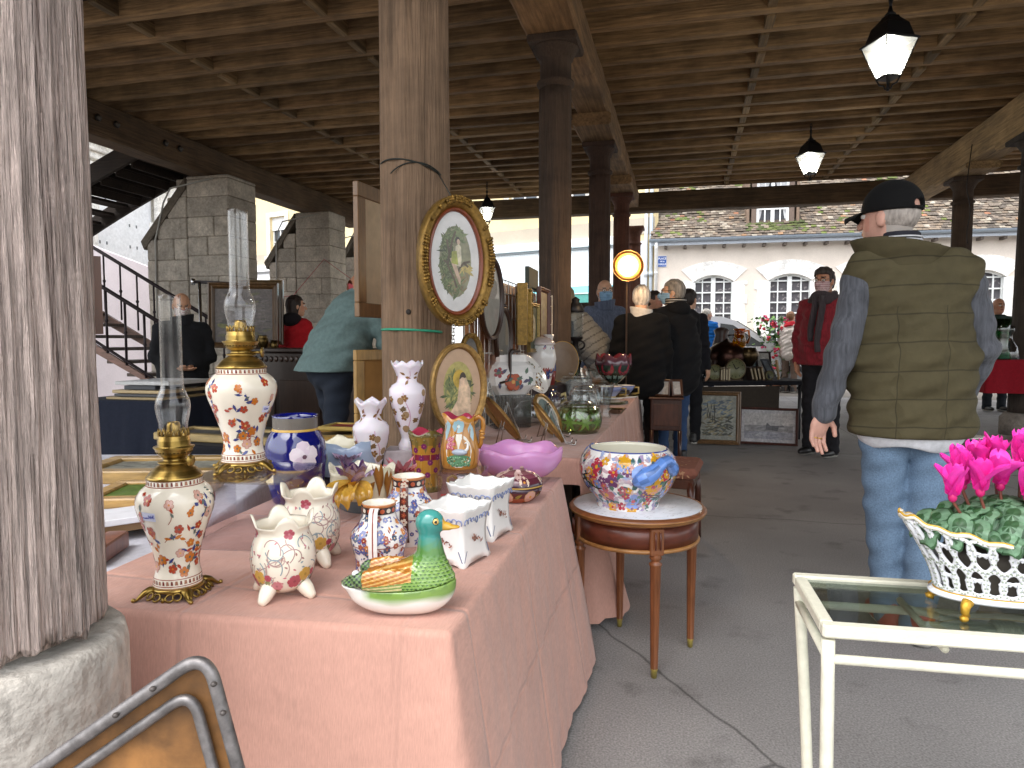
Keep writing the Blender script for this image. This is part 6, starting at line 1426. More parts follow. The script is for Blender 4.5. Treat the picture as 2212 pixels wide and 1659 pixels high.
p = GD(1214, 838, 5.4); p.z = BOXZ; dish('oval_tray', 'oval dark mirror tray with a gold rim leaning by the column', 'tray', p, .165, R(-8), R(-15), hx('8a7660'), hx('b5904a'), SATIN, 0, None, .8)
# cups, plates, silver dish, little orange frame
for i, (u, v) in enumerate(((1318, 866), (1345, 858))):
 p, k = it2(u, v); t = thing('teacup', ('gilt edged blue and white teacup on a saucer beside the orange frame', 'gilt edged blue and white teacup at the far table corner')[i], 'cup', p + Vector((0, 0, .021 if i == 0 else 0)), FACE + R(-20), 'teacups on the farther table'); b = B(); b.lathe([(a * k, c * k) for a, c in ((30, 0), (32, 2), (34, 4), (14, 2), (12, 5), (22, 16), (27, 26), (26, 26), (20, 14), (0, 7))], [WHITE, WHITE, hx('b59a5a'), hx('b59a5a'), hx('8a90b0'), hx('7a84b0'), hx('b5924a'), WHITE, WHITE], 28, caps=False); b.build('bowl', GLAZE, t); b = B(); b.tube([(x * k, 0, z * k) for x, z in ((24, 22), (34, 22), (34, 10), (20, 8))], 2.4 * k, hx('b59a5a'), 6); b.build('handle', GLAZE, t)
p, k = it2(1320, 872); t = thing('plate_stack', 'stack of olive edged plates between the ribbed vase and the cups', 'plates', p, 0);
for j in range(3): b = B(); b.lathe([(20 * k, j * .007), (36 * k, j * .007 + .005), (37 * k, j * .007 + .006), (20 * k, j * .007 + .003), (0, j * .007 + .003)], hx('7d7548'), 32, caps=False); b.build('plate', GLAZE, t)
p, k = it2(1332, 893); t = thing('silver_dish', 'square silver dish at the edge of the farther table', 'dish', p, ang2 - R(90)); b = B(); vs = []
for h, w_ in ((0, .03), (.004, .034), (.03, .055), (.032, .058), (.030, .05), (.006, .03)): vs += [(x * w_ * 1.1, y * w_ * 1.3, h) for x, y in ((-1, -.75), (-.75, -1), (.75, -1), (1, -.75), (1, .75), (.75, 1), (-.75, 1), (-1, .75))]
b.add(vs, [(i * 8 + q, i * 8 + (q + 1) % 8, i * 8 + 8 + (q + 1) % 8, i * 8 + 8 + q) for i in range(5) for q in range(8)] + [tuple(range(40, 48))], hx('c9c0ac'), 0, False); b.build('tray', STEEL, t)
p, k = it2(1290, 846); p.z += .105; rect_frame('small orange wooden frame leaning back at the far end of the farther table', p + Vector((.02, .0, 0)), .105, .10, FACE + R(-28), .035, hx('8a5426'), VARN, hx('9a6a38'), .02, lean=R(-30))
# pedestal bowl on a dark stand
p = GD(1325, 842, 5.9); k = K(p); t = thing('pedestal_stand', 'dark turned wooden pedestal under the chrysanthemum bowl', 'stand', (p.x, p.y, 0)); b = B(); b.lathe([(.17, 0), (.17, .03), (.06, .08), (.05, .4), (.07, p.z - .06), (.14, p.z - .03), (.14, p.z), (0, p.z)], hx('231a14'), 24, caps=False); b.build('post', VARN, t)
t = thing('pedestal_bowl', 'footed dark green bowl with red chrysanthemums in relief', 'bowl', p, FACE); pr = [(22, 0), (24, 3), (13, 9), (12, 14), (26, 22), (46, 36), (54, 54), (50, 74)]; s = Surf([(a * k * .72, c * k) for a, c in pr]); b = B(); b.lathe([(a * k * .72, c * k) for a, c in pr + [(46, 74), (46, 54), (0, 34)]], [hx('6a5a34'), hx('6a5a34'), hx('5a5a3a'), hx('2c3a30'), hx('26342c'), hx('30403a'), hx('5a3a48'), hx('6a2a34'), hx('6a2a34'), hx('5a2430')], 36, caps=False, warp=lambda th, j, r, z: (r * (1 + .05 * math.cos(6 * th) * (j in (6, 7, 8))), z + k * 5 * math.cos(6 * th) * (j in (7, 8))))
for i in range(6): flower_on(b, s, i * 1.047, 46 * k, 26 * k, hx('9a3a48'), hx('b5686a'), 11, 0, hx('7a2434')); [leaf_on(b, s, i * 1.047 + .5 + e, 30 * k, 1.57 + e, 22 * k, 8 * k, hx('8aa29a')) for e in (-.4, 0, .4)]
b.build('bowl', GLAZE, t)
r = random.Random(44)
for i, (u, v) in enumerate(((1170, 905), (1186, 898), (1200, 885), (1215, 880), (1262, 858), (1276, 862), (1282, 880), (1288, 868), (1240, 905), (1305, 868), (1222, 868), (1268, 875))):
 h = r.uniform(22, 40); turned('drinking_glass', 'small clear drinking glass crowded among the jars on the farther table', 'glass', u, v, [(9, 0), (10, 2), (3, 4), (3, h * .35), (10, h * .5), (12, h), (11, h), (8, h * .5), (0, h * .4)] if i % 2 else [(10, 0), (11, 2), (12, h), (11, h), (9, 4), (0, 4)], CL, CRYST, 14, 'small glasses on the farther table')
for i, (u, v, c) in enumerate(((1192, 868, '9a4038'), (1205, 862, '3c4a80'), (1160, 890, 'b5924a'))):
 turned('china_pot', ['small red lidded china pot before the oval tray', 'small blue lidded china pot before the oval tray', 'small gold lidded pot beside the squat sugar jar'][i], 'pot', u, v, [(8, 0), (14, 5), (16, 16), (11, 24), (12, 26), (5, 32), (4, 37), (0, 39)], [hx(c), hx(c), WHITE, hx('b59a5a'), hx(c), hx(c), hx('b59a5a')], GLAZE, 20)
# ---------------------------------------------------------------- round copper reflector lamp, lit
pl_ = GD(1357, 574, 5.95); kl = K(pl_); base = GD(1372, 836, 6.1); t = thing('reflector_lamp', 'lit round copper reflector lamp on a thin pole at the end of the farther table', 'lamp', (pl_.x, pl_.y, Z2), face(pl_) + R(6)); zc = pl_.z - Z2
CU = hx('e0b070'); M = Matrix.Rotation(R(84), 3, 'X'); b = B(); rr = 33 * kl
b.lathe([(rr, 0), (rr * 1.02, .004), (rr * .96, -.02), (rr * .8, -.055), (rr * .5, -.08), (rr * .2, -.09), (0, -.09), (0, -.084), (rr * .2, -.084), (rr * .48, -.074), (rr * .76, -.05), (rr * .82, -.02), (rr * .85, -.012)], CU, 40, caps=False); b.v = [tuple(M @ Vector(v) + Vector((0, 0, zc))) for v in b.v]
b.build('reflector', mat('polished_copper', .28, .9, noise=(30, .12)), t)
b = B(); b.ell(Vector((0, -.005, zc)) + M @ Vector((0, 0, -.035)), (.024, .024, .024), hx('ffffff'), 16, 10); b.build('bulb', emit('warm_bulb_glow', (1, .84, .58, 1), 16), t)
b = B(); b.tube([(0, .095, 0), (0, .095, zc - .03), (0, .06, zc)], .008, hx('6a5546'), 8); b.lathe([(.09, 0), (.09, .012), (.02, .03), (.012, .06), (0, .06)], hx('3a2f28'), 24, c=(0, .095, 0), caps=False); b.build('pole', IRON, t)
li = bpy.data.lights.new('copper_lamp_light', 'POINT'); li.energy = 5; li.color = (1, .66, .34); li.shadow_soft_size = .04; lo = bpy.data.objects.new('copper_lamp_light', li); C.objects.link(lo); lo.parent = t; lo.location = (0, -.28, zc - .06)
# ---------------------------------------------------------------- chair behind the marble table
p = G(1424, 1172, 0); t = thing('upholstered_stool', 'wooden stool with red patterned padded seat behind the painted pot', 'stool', (p.x, p.y, 0), FACE + R(-20)); zs = .46; b = B(); b.box((0, 0, zs), (.46, .44, .06), hx('8d5a4a'), bev=.025); f = Flat((0, 0, zs + .031), (1, 0, 0), (0, 1, 0), (0, 0, 1))
for i in range(90): leaf_on(b, f, rnd.uniform(-.2, .2), rnd.uniform(-.19, .19), rnd.uniform(0, 6), .03, .012, rnd.choice([hx('b58a6a'), hx('7a3a34'), hx('a06a50')]), .001)
f = Flat((0, -.2205, zs), (1, 0, 0), (0, 0, 1), (0, -1, 0)); [leaf_on(b, f, rnd.uniform(-.2, .2), rnd.uniform(-.02, .02), rnd.uniform(0, 6), .025, .01, hx('b58a6a'), .001) for i in range(30)]
b.build('seat', CLOTH, t); b = B(); b.box((0, 0, zs - .06), (.42, .40, .055), hx('4a2a1c'), bev=.004); b.build('seat_frame', VARN, t)
for sx in (-1, 1):
 for sy in (-1, 1):
  b = B(); b.tube([(sx * .19, sy * .18, zs - .05), (sx * .20, sy * .19, .3), (sx * .21, sy * .20, 0)], [.024, .02, .015], hx('4a2618'), 8); b.build('leg', VARN, t)
# ================================================================ people
SK1, SK2 = hx('d0a184'), hx('b98468')
def rotm(yaw, pitch=0, roll=0): return np.array((Matrix.Rotation(yaw, 3, 'Z') @ Matrix.Rotation(roll, 3, 'Y') @ Matrix.Rotation(pitch, 3, 'X')))
def person(label, p, rz, H, top, bottom, skin=SK1, lean=0., side=0., hyaw=0., hpitch=0., armL=None, armR=None, hair=None, hairstyle='short', girth=1., mask=None, glasses=False, res=.014, hem=.80, sleeve=None,
           shoes='1c1a1a', hands=(True, True), stance=(.0, .0), tm=None, bm_=None, quilt=0., scarf=None, cap=False, collar=None, hood=None, group=None, vest=None, shirt=None, hres=.0065, sleeves_mat=None, rings=False, face_=True, hood_stripe=False, badge=False, qs=.072, fx=.11, hoff=0., hroll=0.):
 """local -Y is forward, +X is the person's left"""
 t = thing('person', label, 'person', (p[0], p[1], 0), rz, group); s = H / 1.75
 up = np.array((math.sin(side), -math.sin(lean) * math.cos(side), math.cos(lean) * math.cos(side)))
 pel = np.array((0, 0, .96)) * s; nb = pel + up * .52 * s; sh = pel + up * .47 * s
 hd = rotm(hyaw, -hpitch); nb = nb + np.array((hoff * .45, 0, 0)); hc = nb + np.array((hoff * .55, 0, 0)) + (up * .6 + np.array((0, 0, .4))) * .155 * s + np.array((0, -.02, 0)) * s
 arm = {}
 for sd, a in ((1, armL), (-1, armR)):
  u_, f_ = a or ((.14, .0, -1), (.05, -.16, -1)); u_ = np.array((u_[0] * sd, u_[1], u_[2])); f_ = np.array((f_[0] * sd, f_[1], f_[2])); u_ = u_ / np.linalg.norm(u_); f_ = f_ / np.linalg.norm(f_)
  S0 = sh + np.array((sd * (.172 + (girth - 1) * .16), 0, -.015)) * s; E0 = S0 + u_ * .29 * s; W0 = E0 + f_ * .255 * s; arm[sd] = (S0, E0, W0, f_)
 hips = {sd: pel + np.array((sd * .09 * girth, 0, -.05)) * s for sd in (1, -1)}
 feet = {1: np.array((fx, stance[0], .09)) * s, -1: np.array((-fx, stance[1], .09)) * s}
 knee = {sd: (hips[sd] + feet[sd]) / 2 + np.array((0, -.02, .0)) * s for sd in (1, -1)}
 XS = .72
 def sc(P): Q = P.copy(); Q[..., 0] = Q[..., 0] * XS; return Q
 def torso(P, g=1., ext=0.):
  Q = sc(P); k = np.array((XS, 1, 1)); w_ = girth * g
  d = rcone(Q, (pel - up * .12 * s) * k, (pel + up * .12 * s) * k, (.132 * w_ + ext) * s, (.128 * w_ + ext) * s)
  d = smin(d, rcone(Q, (pel + up * .12 * s) * k, (pel + up * .36 * s) * k, (.128 * w_ + ext) * s, (.122 * (1 + (w_ - 1) * .7) + ext) * s), .05 * s)
  for sd in (1, -1): d = smin(d, rcone(P, nb - up * .035 * s, sh + np.array((sd * (.135 + (girth - 1) * .14) * s, 0, -.015 * s)), (.062 + ext) * s, (.060 + ext) * s), .045 * s)
  return d
 def arms(P, ext=0., sds=(1, -1)):
  d = None
  for sd in sds:
   S0, E0, W0, f_ = arm[sd]; a = smin(rcone(P, S0, E0, (.060 + ext) * s, (.048 + ext) * s), rcone(P, E0, W0, (.048 + ext) * s, (.039 + ext) * s), .02 * s); d = a if d is None else np.minimum(d, a)
  return d
 def folds(P, a): return a * s * (np.sin(P[..., 2] * 34 + P[..., 0] * 22 + 2 * np.sin(P[..., 1] * 17)) * np.sin(P[..., 0] * 19 - P[..., 2] * 13 + 1.3) + .6 * np.sin(P[..., 2] * 71 + P[..., 0] * 33))
 lo = np.array((-.62, -.62, 0)) * s; hi = np.array((.62, .62, 1.95)) * s
 def tight(pts, m): q = np.array(pts); return q.min(0) - m, q.max(0) + m
 # --- body: trunk, head and hands in one mesh
 b = B()
 def trunk(P):
  d = torso(P, .88, -.014); d = np.maximum(d, pel[2] - .06 * s - P[..., 2]); d = smin(d, arms(P, -.016), .03 * s)
  for sd in (1, -1): d = smin(d, np.minimum(rcone(P, hips[sd], knee[sd], .075 * s, .055 * s), rcone(P, knee[sd], feet[sd], .05 * s, .04 * s)), .03 * s)
  return smin(d, rcone(P, nb - up * .06 * s, hc - np.array((0, -.02, .06)) * s, .056 * s, .052 * s), .03 * s)
 jl, jh = tight([pel, nb, hc, feet[1], feet[-1]] + [q for sd in (1, -1) for q in arm[sd][:3]], .24 * s * girth); add_net(b, trunk, jl, jh, .022, skin)
 def loc(P): return (P - hc) @ hd / s                     # head local: x left, -y forward
 def headf(P):
  q = loc(P); d = sell(q, (0, .012, .032), (.074, .094, .092)); d = smin(d, sell(q, (0, -.022, -.035), (.060, .070, .084)), .03); d = smin(d, sell(q, (0, -.052, -.088), (.032, .034, .026)), .025)
  d = smin(d, rcone(q, (0, -.090, .012), (0, -.112, -.026), .009, .014), .012); d = smin(d, sell(q, (0, -.088, .034), (.046, .012, .010)), .012)
  for sd in (1, -1):
   d = smin(d, sell(q, (sd * .076, .012, -.006), (.010, .020, .033)), .008); d = np.maximum(d, -(np.linalg.norm(q - np.array((sd * .031, -.100, .010)), axis=-1) - .012) * .6); d = smin(d, sell(q, (sd * .031, -.083, .009), (.013, .011, .011)), .003)
  d = smin(d, sell(q, (0, -.088, -.055), (.024, .010, .009)), .008)
  return smin(d, rcone(q, (0, .03, -.05), (0, .045, -.16), .056, .06), .03) * s
 def headc(c):
  q = loc(c); out = np.tile(np.array(skin), (len(q), 1)); x, y, z = q.T
  red = (np.abs(x) > .03) & (np.abs(x) < .062) & (z < 0) & (z > -.05) & (y < -.04); out[red, :3] *= (1.02, .86, .84)
  lip = (np.abs(x) < .024) & (np.abs(z + .055) < .008) & (y < -.07); out[lip, :3] = hx('96544a')[:3]
  for sd in (1, -1):
   r_ = np.sqrt((x - sd * .031) ** 2 + (z - .009) ** 2 * 2.2); e = (y < -.07) & (r_ < .0135); out[e, :3] = (.75, .72, .68); out[(y < -.07) & (r_ < .0068), :3] = (.03, .02, .015)
   br = (y < -.06) & (np.abs(z - .034 - .004 * np.abs(x - sd * .03) / .02) < .005) & (np.abs(x - sd * .033) < .02); out[br, :3] = np.array(hair[:3] if hair else (.2, .15, .1)) * .7
  st = hairstyle == 'bald' and hair is not None
  if st: e = (z < .03) & (z > -.06) & (y > .03); out[e, :3] = hair[:3]
  return out
 add_net(b, headf, hc - .19 * s, hc + np.array((.15, .16, .16)) * s, hres if face_ else hres * 1.3, headc)
 for sd, on in ((1, hands[0]), (-1, hands[1])):
  if not on: continue
  S0, E0, W0, f_ = arm[sd]; f = f_; xi = np.cross(f, (0, -1, .2)); xi = xi / np.linalg.norm(xi) * sd; nn_ = np.cross(f, xi); nn_ /= np.linalg.norm(nn_)
  if nn_[1] > 0 and abs(f[2]) > .3: pass
  # palm plane: f along fingers, w across (thumb side forward), n palm normal
  w0 = np.array((-sd * math.sin(hroll), -math.cos(hroll), 0)); w_ = w0 - f * (w0 @ f); w_ = w_ / (np.linalg.norm(w_) + 1e-9); n_ = np.cross(f, w_) * sd
  n_ = n_ if n_[0] * sd < 0 else -n_
  h0 = W0 + f * .02 * s; segs = [(W0 - f * .05 * s, h0, .030, .027)]
  def hand(P):
   q = P; d = rcone(q, W0 - f * .06 * s, W0 + f * .01 * s, .031 * s, .027 * s); pc_ = W0 + f * .055 * s
   L = np.stack([(q - pc_) @ w_, (q - pc_) @ f, (q - pc_) @ n_], -1); d = smin(d, sell(L, (0, 0, 0), np.array((.042, .052, .019)) * s), .015 * s)
   for i, (o_, ln) in enumerate(((.030, .072), (.010, .082), (-.010, .076), (-.028, .060))):
    k0 = W0 + f * (.092 - abs(o_) * .25) * s + w_ * o_ * s; c1 = k0 + (f * .9 + n_ * .30 + w_ * o_ * 1.5) / 1. * ln * .5 * s; c2 = c1 + (f * .72 + n_ * .68) * ln * .5 * s
    d = smin(d, np.minimum(rcone(q, k0, c1, .0098 * s, .0088 * s), rcone(q, c1, c2, .0088 * s, .0072 * s)), .005 * s)
   k0 = W0 + f * .025 * s + w_ * .034 * s; c1 = k0 + (f * .6 + w_ * .65 + n_ * .25) * .042 * s; c2 = c1 + (f * .9 + w_ * .2 + n_ * .3) * .034 * s
   return smin(d, np.minimum(rcone(q, k0, c1, .013 * s, .0108 * s), rcone(q, c1, c2, .0108 * s, .0085 * s)), .008 * s)
  l_, h_ = tight([W0 - f * .04 * s, W0 + f * .21 * s], .075 * s); add_net(b, hand, l_, h_, .0042 if hres < .006 else .006, lambda c: np.tile(np.array(shade(skin, .95)), (len(c), 1)))
 b.build('body', SKIN, t)
 if rings:
  S0, E0, W0, f = arm[1]; w0 = np.array((-math.sin(hroll), -math.cos(hroll), 0)); w_ = w0 - f * (w0 @ f); w_ /= np.linalg.norm(w_); n_ = np.cross(f, w_)
  for o_ in (.012, -.010):
   c = W0 + f * .115 * s + w_ * o_ * s; b = B(); n_2 = np.cross(f, w_); n_2 = n_2 if n_2[0] < 0 else -n_2
   c = W0 + f * (.092 + .012) * s + w_ * o_ * s + n_2 * .004; b.tube([Vector(c + (w_ * math.cos(q) + n_2 * math.sin(q)) * .0112 * s) for q in [k * .5236 for k in range(12)]], .0026, hx('c9a24a'), 6, True); b.build('ring', BRASS, t)
 # --- trousers, shoes
 def trous(P):
  d = None
  for sd in (1, -1):
   g_ = smin(rcone(P, hips[sd], knee[sd], .092 * s * (1 + (girth - 1) * .35), .070 * s), rcone(P, knee[sd], feet[sd] + np.array((0, 0, -.02 * s)), .069 * s, .062 * s), .03 * s); d = g_ if d is None else smin(d, g_, .02 * s)
  Q = sc(P); d = smin(d, rcone(Q, (pel - np.array((0, 0, .03 * s))) * (XS, 1, 1), (pel + up * .08 * s) * (XS, 1, 1), .130 * s * girth, .134 * s * girth), .04 * s)
  d = d + folds(P, .0045); return np.maximum(np.maximum(d, .035 * s - P[..., 2]), (P - (pel + up * .10 * s)) @ up)
 b = B(); l_, h_ = tight([feet[1], feet[-1], hips[1], hips[-1], pel + up * .1 * s], .24 * s * girth); add_net(b, trous, l_, h_, res, bottom); b.build('trousers', bm_ or CLOTH, t)
 for sd in (1, -1):
  f0 = feet[sd]; b = B()
  def shoe(P): d = smin(sell(P, f0 + np.array((0, -.06, -.045)) * s, np.array((.046, .135, .042)) * s), rcone(P, f0 + np.array((0, .03, .02)) * s, f0 + np.array((0, .03, -.05)) * s, .044 * s, .046 * s), .03 * s); return np.maximum(d, .004 - P[..., 2])
  l_, h_ = tight([f0 + np.array((0, -.2, -.09)) * s, f0 + np.array((0, .08, .06)) * s], .06 * s); add_net(b, shoe, l_, h_, .010, lambda c: np.where((c[:, 2] < .03)[:, None], np.array(hx('b5b2ab')), np.array(hx(shoes)))); b.build('shoe', SATIN, t)
 # --- upper garment
 def q_(P, d): return d + folds(P, .006) - (quilt * s * np.abs(np.sin(((P - pel) @ up) * math.pi / qs)) ** .7 if quilt else 0)
 def cut(P, d): return np.maximum(np.maximum(d, (pel[2] + (hem - .96) * s - P[..., 2])), (P - (nb + up * .03 * s)) @ up)
 def tops(P):
  d = torso(P, 1.04, .012)
  if vest is None: d = smin(d, arms(P, .004), .035 * s)
  else:
   for sd in (1, -1): q = arm[sd][0]; d = smin(d, rcone(P, nb * .3 + q * .7 + up * .02 * s, q + np.array((sd * -.005, 0, .012)) * s, .074 * s, .068 * s), .05 * s)
  d = smin(d, rcone(P, nb - up * .05 * s, nb + up * .03 * s, .078 * s, .070 * s), .03 * s); return cut(P, q_(P, d))
 jl, jh = tight([pel - np.array((0, 0, .2 * s)), nb] + ([q for sd in (1, -1) for q in arm[sd][:3]] if vest is None else [sh + np.array((.24 * s * girth, 0, 0)), sh - np.array((.24 * s * girth, 0, 0)), pel + np.array((.22 * girth * s, 0, 0)), pel - np.array((.22 * girth * s, 0, 0))]), .24 * s * girth)
 def seamc(col):
  def f(c):
   out = np.tile(np.array(col), (len(c), 1)); z = ((c - pel) @ up) / qs; m_ = np.abs(z - np.round(z)) < (.045 if qs > .09 else .09); out[m_, :3] *= (1 if qs > .09 else .5); return out
  return f
 b = B(); add_net(b, tops, jl, jh, res, seamc(top) if quilt else top)
 if hood is not None:
  def hdf(P): return sell(P, nb + np.array((0, .06, .0)) * s, np.array((.13, .10, .085)) * s)
  add_net(b, hdf, nb - .2 * s, nb + .2 * s, .014, hood)
 b.build('vest' if vest is not None else 'jacket', tm or CLOTH, t)
 if vest is not None:
  for sd in (1, -1):
   def slv(P): return np.maximum(arms(P, .008, (sd,)) + folds(P, .005), -(P - (arm[sd][0] + np.array((-sd * .10 * s, 0, 0)))) @ np.array((sd, 0, 0)))
   l_, h_ = tight(arm[sd][:3], .10 * s); b = B(); add_net(b, slv, l_, h_, res, sleeve); b.build('sleeve', sleeves_mat or CLOTH, t)
 if shirt is not None:
  def sf(P): return np.maximum(np.maximum(torso(P, 1.0, .002), pel[2] + (hem - .96 - .045) * s + .012 * np.sin(P[..., 0] * 22) - P[..., 2]), P[..., 2] - pel[2] - (hem - .90) * s)
  b = B(); add_net(b, sf, pel - .32 * s * girth, pel + np.array((.3, .3, .12)) * s * girth, res * .8, shirt); b.build('shirt', CLOTH, t)
 if collar is not None:
  b = B()
  def cf(P): q = P - nb; r_ = np.sqrt((q[..., 0] * (.78 if vest else 1)) ** 2 + (q[..., 1] + .01) ** 2); d = np.abs(r_ - ((.100 if vest else .088) + q[..., 2] * (.35 if vest else .12)) * s) - (.020 if vest else .014) * s; return np.maximum(np.maximum(d, -.04 * s - q[..., 2]), q[..., 2] - ((.055 if vest else .065) + .02 * np.sin(q[..., 0] * 9)) * s)
  add_net(b, cf, nb - .24 * s, nb + .24 * s, .008, collar); b.build('collar', tm or CLOTH, t)
 if badge:
  b = B(); S0, E0, W0, f_ = arm[1]; c = (S0 * .62 + E0 * .38); b.ell(Vector(c + np.array((.062, .03, 0)) * s), (.018, .022, .018), hx('c9c9c9'), 8, 6); b.build('badge', MATTE, t)
 # --- hair
 if hair is not None and hairstyle != 'bald':
  def hf(P):
   q = loc(P); d = sell(q, (0, .018, .038), (.083, .103, .094)) + .004 * np.sin(q[..., 0] * 120 + q[..., 2] * 60) * np.sin(q[..., 1] * 90)
   if hairstyle == 'long': d = smin(d, sell(q, (0, .045, -.05), (.085, .07, .13)), .04)
   else: d = smin(d, sell(q, (0, .05, -.01), (.074, .062, .075)), .03)
   if hairstyle == 'curly': d = smin(d, sell(q, (0, -.02, .085), (.075, .075, .05)), .03) + .008 * np.sin(q[..., 0] * 90) * np.sin(q[..., 1] * 80 + 1) * np.sin(q[..., 2] * 85)
   cutp = -(q[..., 1] + .045 - .55 * np.maximum(q[..., 2] - .045, -.4) * (q[..., 2] < .5))
   d = np.maximum(d, -(q[..., 1] - (-.058 - .0 * q[..., 2]) + .9 * np.minimum(q[..., 2] - .05, 0) * -1 * .0) - .0) if False else np.maximum(d, np.where(q[..., 2] > .062, -1., -(q[..., 1] + .035 + np.minimum(0, q[..., 2] - .02) * -.35)))
   return d * s
  b = B(); add_net(b, hf, hc - .22 * s, hc + .17 * s, .0075, lambda c: np.clip(np.tile(np.array(hair), (len(c), 1)) * (1 + .25 * np.sin(c[:, :1] * 150 + c[:, 1:2] * 90)), 0, 1)); b.build('hair', HAIR, t)
 elif hair is not None:
  def hf(P): q = loc(P); d = sell(q, (0, .016, .02), (.080, .097, .088)); return np.maximum(np.maximum(d, q[..., 2] - .030), np.maximum(-.07 - q[..., 2], -(q[..., 1] - .01))) * s
  b = B(); add_net(b, hf, hc - .2 * s, hc + .17 * s, .008, hair); b.build('hair', HAIR, t)
 W = lambda v: Vector(hc + (hd @ np.array(v)) * s)
 if mask is not None:
  def mf(P): q = loc(P); d = headf(P) / s - .006; d = d - .010 * np.exp(-((q[..., 0] / .05) ** 2 + ((q[..., 2] + .04) / .04) ** 2)); return np.maximum(np.maximum(d, np.abs(q[..., 2] + .052) - .052), np.maximum(q[..., 1] + .018, np.abs(q[..., 0]) - .067)) * s
  def mc(c):
   q = loc(c); out = np.tile(np.array(mask), (len(q), 1)); m_ = np.abs(((q[:, 2] / .016) % 1) - .5) > .36
   out[m_, :3] *= (.72 if mask[0] < .4 else .55, .8 if mask[0] < .4 else .3, .85 if mask[0] < .4 else .35); return out
  b = B(); add_net(b, mf, hc - .17 * s, hc + .12 * s, .006, mc)
  for sd in (1, -1):
   b.tube([W((sd * .066, -.03, -.02)), W((sd * .078, .0, .005)), W((sd * .084, .018, .022))], .0014, hx('e4e6ea'), 4); b.tube([W((sd * .062, -.03, -.085)), W((sd * .078, .0, -.05)), W((sd * .084, .02, -.02))], .0014, hx('e4e6ea'), 4)
  b.build('face_mask', CLOTH, t)
 if glasses:
  b = B()
  for sd in (1, -1):
   b.tube([W((sd * .033 + .024 * math.cos(q), -.104 + .01 * abs(math.cos(q)), .010 + .019 * math.sin(q))) for q in [k * .5236 for k in range(12)]], .0024, hx('2a1c16'), 5, True); b.tube([W((sd * .057, -.098, .014)), W((sd * .074, -.06, .018)), W((sd * .083, .012, .020))], .0018, hx('2a1c16'), 5)
  b.tube([W((-.009, -.108, .014)), W((.009, -.108, .014))], .002, hx('2a1c16'), 5); b.build('glasses', SATIN, t)
 if scarf is not None:
  b = B(); n0 = nb + up * .035 * s
  for j in range(3): b.tube([Vector(n0 + np.array(((.088 + .012 * j) * math.cos(q), (.092 + .01 * j) * math.sin(q) - .01, -.028 * j + .012 * math.sin(q * 3 + j))) * s) for q in [k * .3927 for k in range(16)]], .030 * s, scarf, 8, True)
  if hood is None and scarf is not None and not isinstance(scarf, list):
   for e, ln in ((.035, .50), (-.03, .40)):
    pts = [Vector(n0 + np.array((e + .012 * math.sin(q * 6), -.105 - .055 * math.sin(min(1, q * 1.6) * 1.9), -.03 - ln * q)) * s) for q in [k / 10 for k in range(11)]]; b.tube(pts, [.058 * s] * 11, scarf, 8, flat=.4)
  b.build('scarf', KNIT, t)
 if hood_stripe:
  b = B(); n0 = nb + up * .05 * s
  for j in range(9): b.tube([Vector(n0 + np.array((.100 * math.cos(q), .085 * math.sin(q) + .03, .045 - .011 * j)) * s) for q in [k * .3927 - .6 for k in range(12)]], .006 * s, hx('b9b5b0') if j % 2 else hx('2a2828'), 6)
  b.build('hood_lining', CLOTH, t)
 if cap:
  CB = hx('0c0c0d')
  def cf(P): q = loc(P); d = sell(q, (0, .010, .040), (.091, .112, .105)); d = np.maximum(d, .020 - q[..., 2] + .12 * np.maximum(0, q[..., 1]) * .6); g_ = sell(q, (0, .13, .048), (.036, .05, .022)); return np.maximum(d, -g_) * s
  b = B(); add_net(b, cf, hc - .14 * s, hc + .18 * s, .006, CB); b.build('crown', CLOTH, t)
  b = B(); b.grid(lambda u_, v_: W(((u_ - .5) * .165 * (1 - .25 * v_ * v_), -.085 - .085 * v_ * math.sqrt(max(0, 1 - (2 * u_ - 1) ** 2 * .6)), .036 - .022 * v_ - .03 * (2 * u_ - 1) ** 2)), 14, 6, CB)
  b.grid(lambda u_, v_: W(((u_ - .5) * .165 * (1 - .25 * v_ * v_), -.085 - .085 * v_ * math.sqrt(max(0, 1 - (2 * u_ - 1) ** 2 * .6)), .031 - .022 * v_ - .03 * (2 * u_ - 1) ** 2)), 14, 6, CB); b.build('peak', CLOTH, t)
  b = B(); b.tube([W((.052 * math.cos(q), .010 + .105 * math.sin(q), .034)) for q in [R(48 + k * 7) for k in range(13)]], .010 * s, CB, 6, flat=.6); b.build('strap', CLOTH, t)
 return t
def at_head(u, v, D): p = GD(u, v, D); return (p.x, p.y), p.z
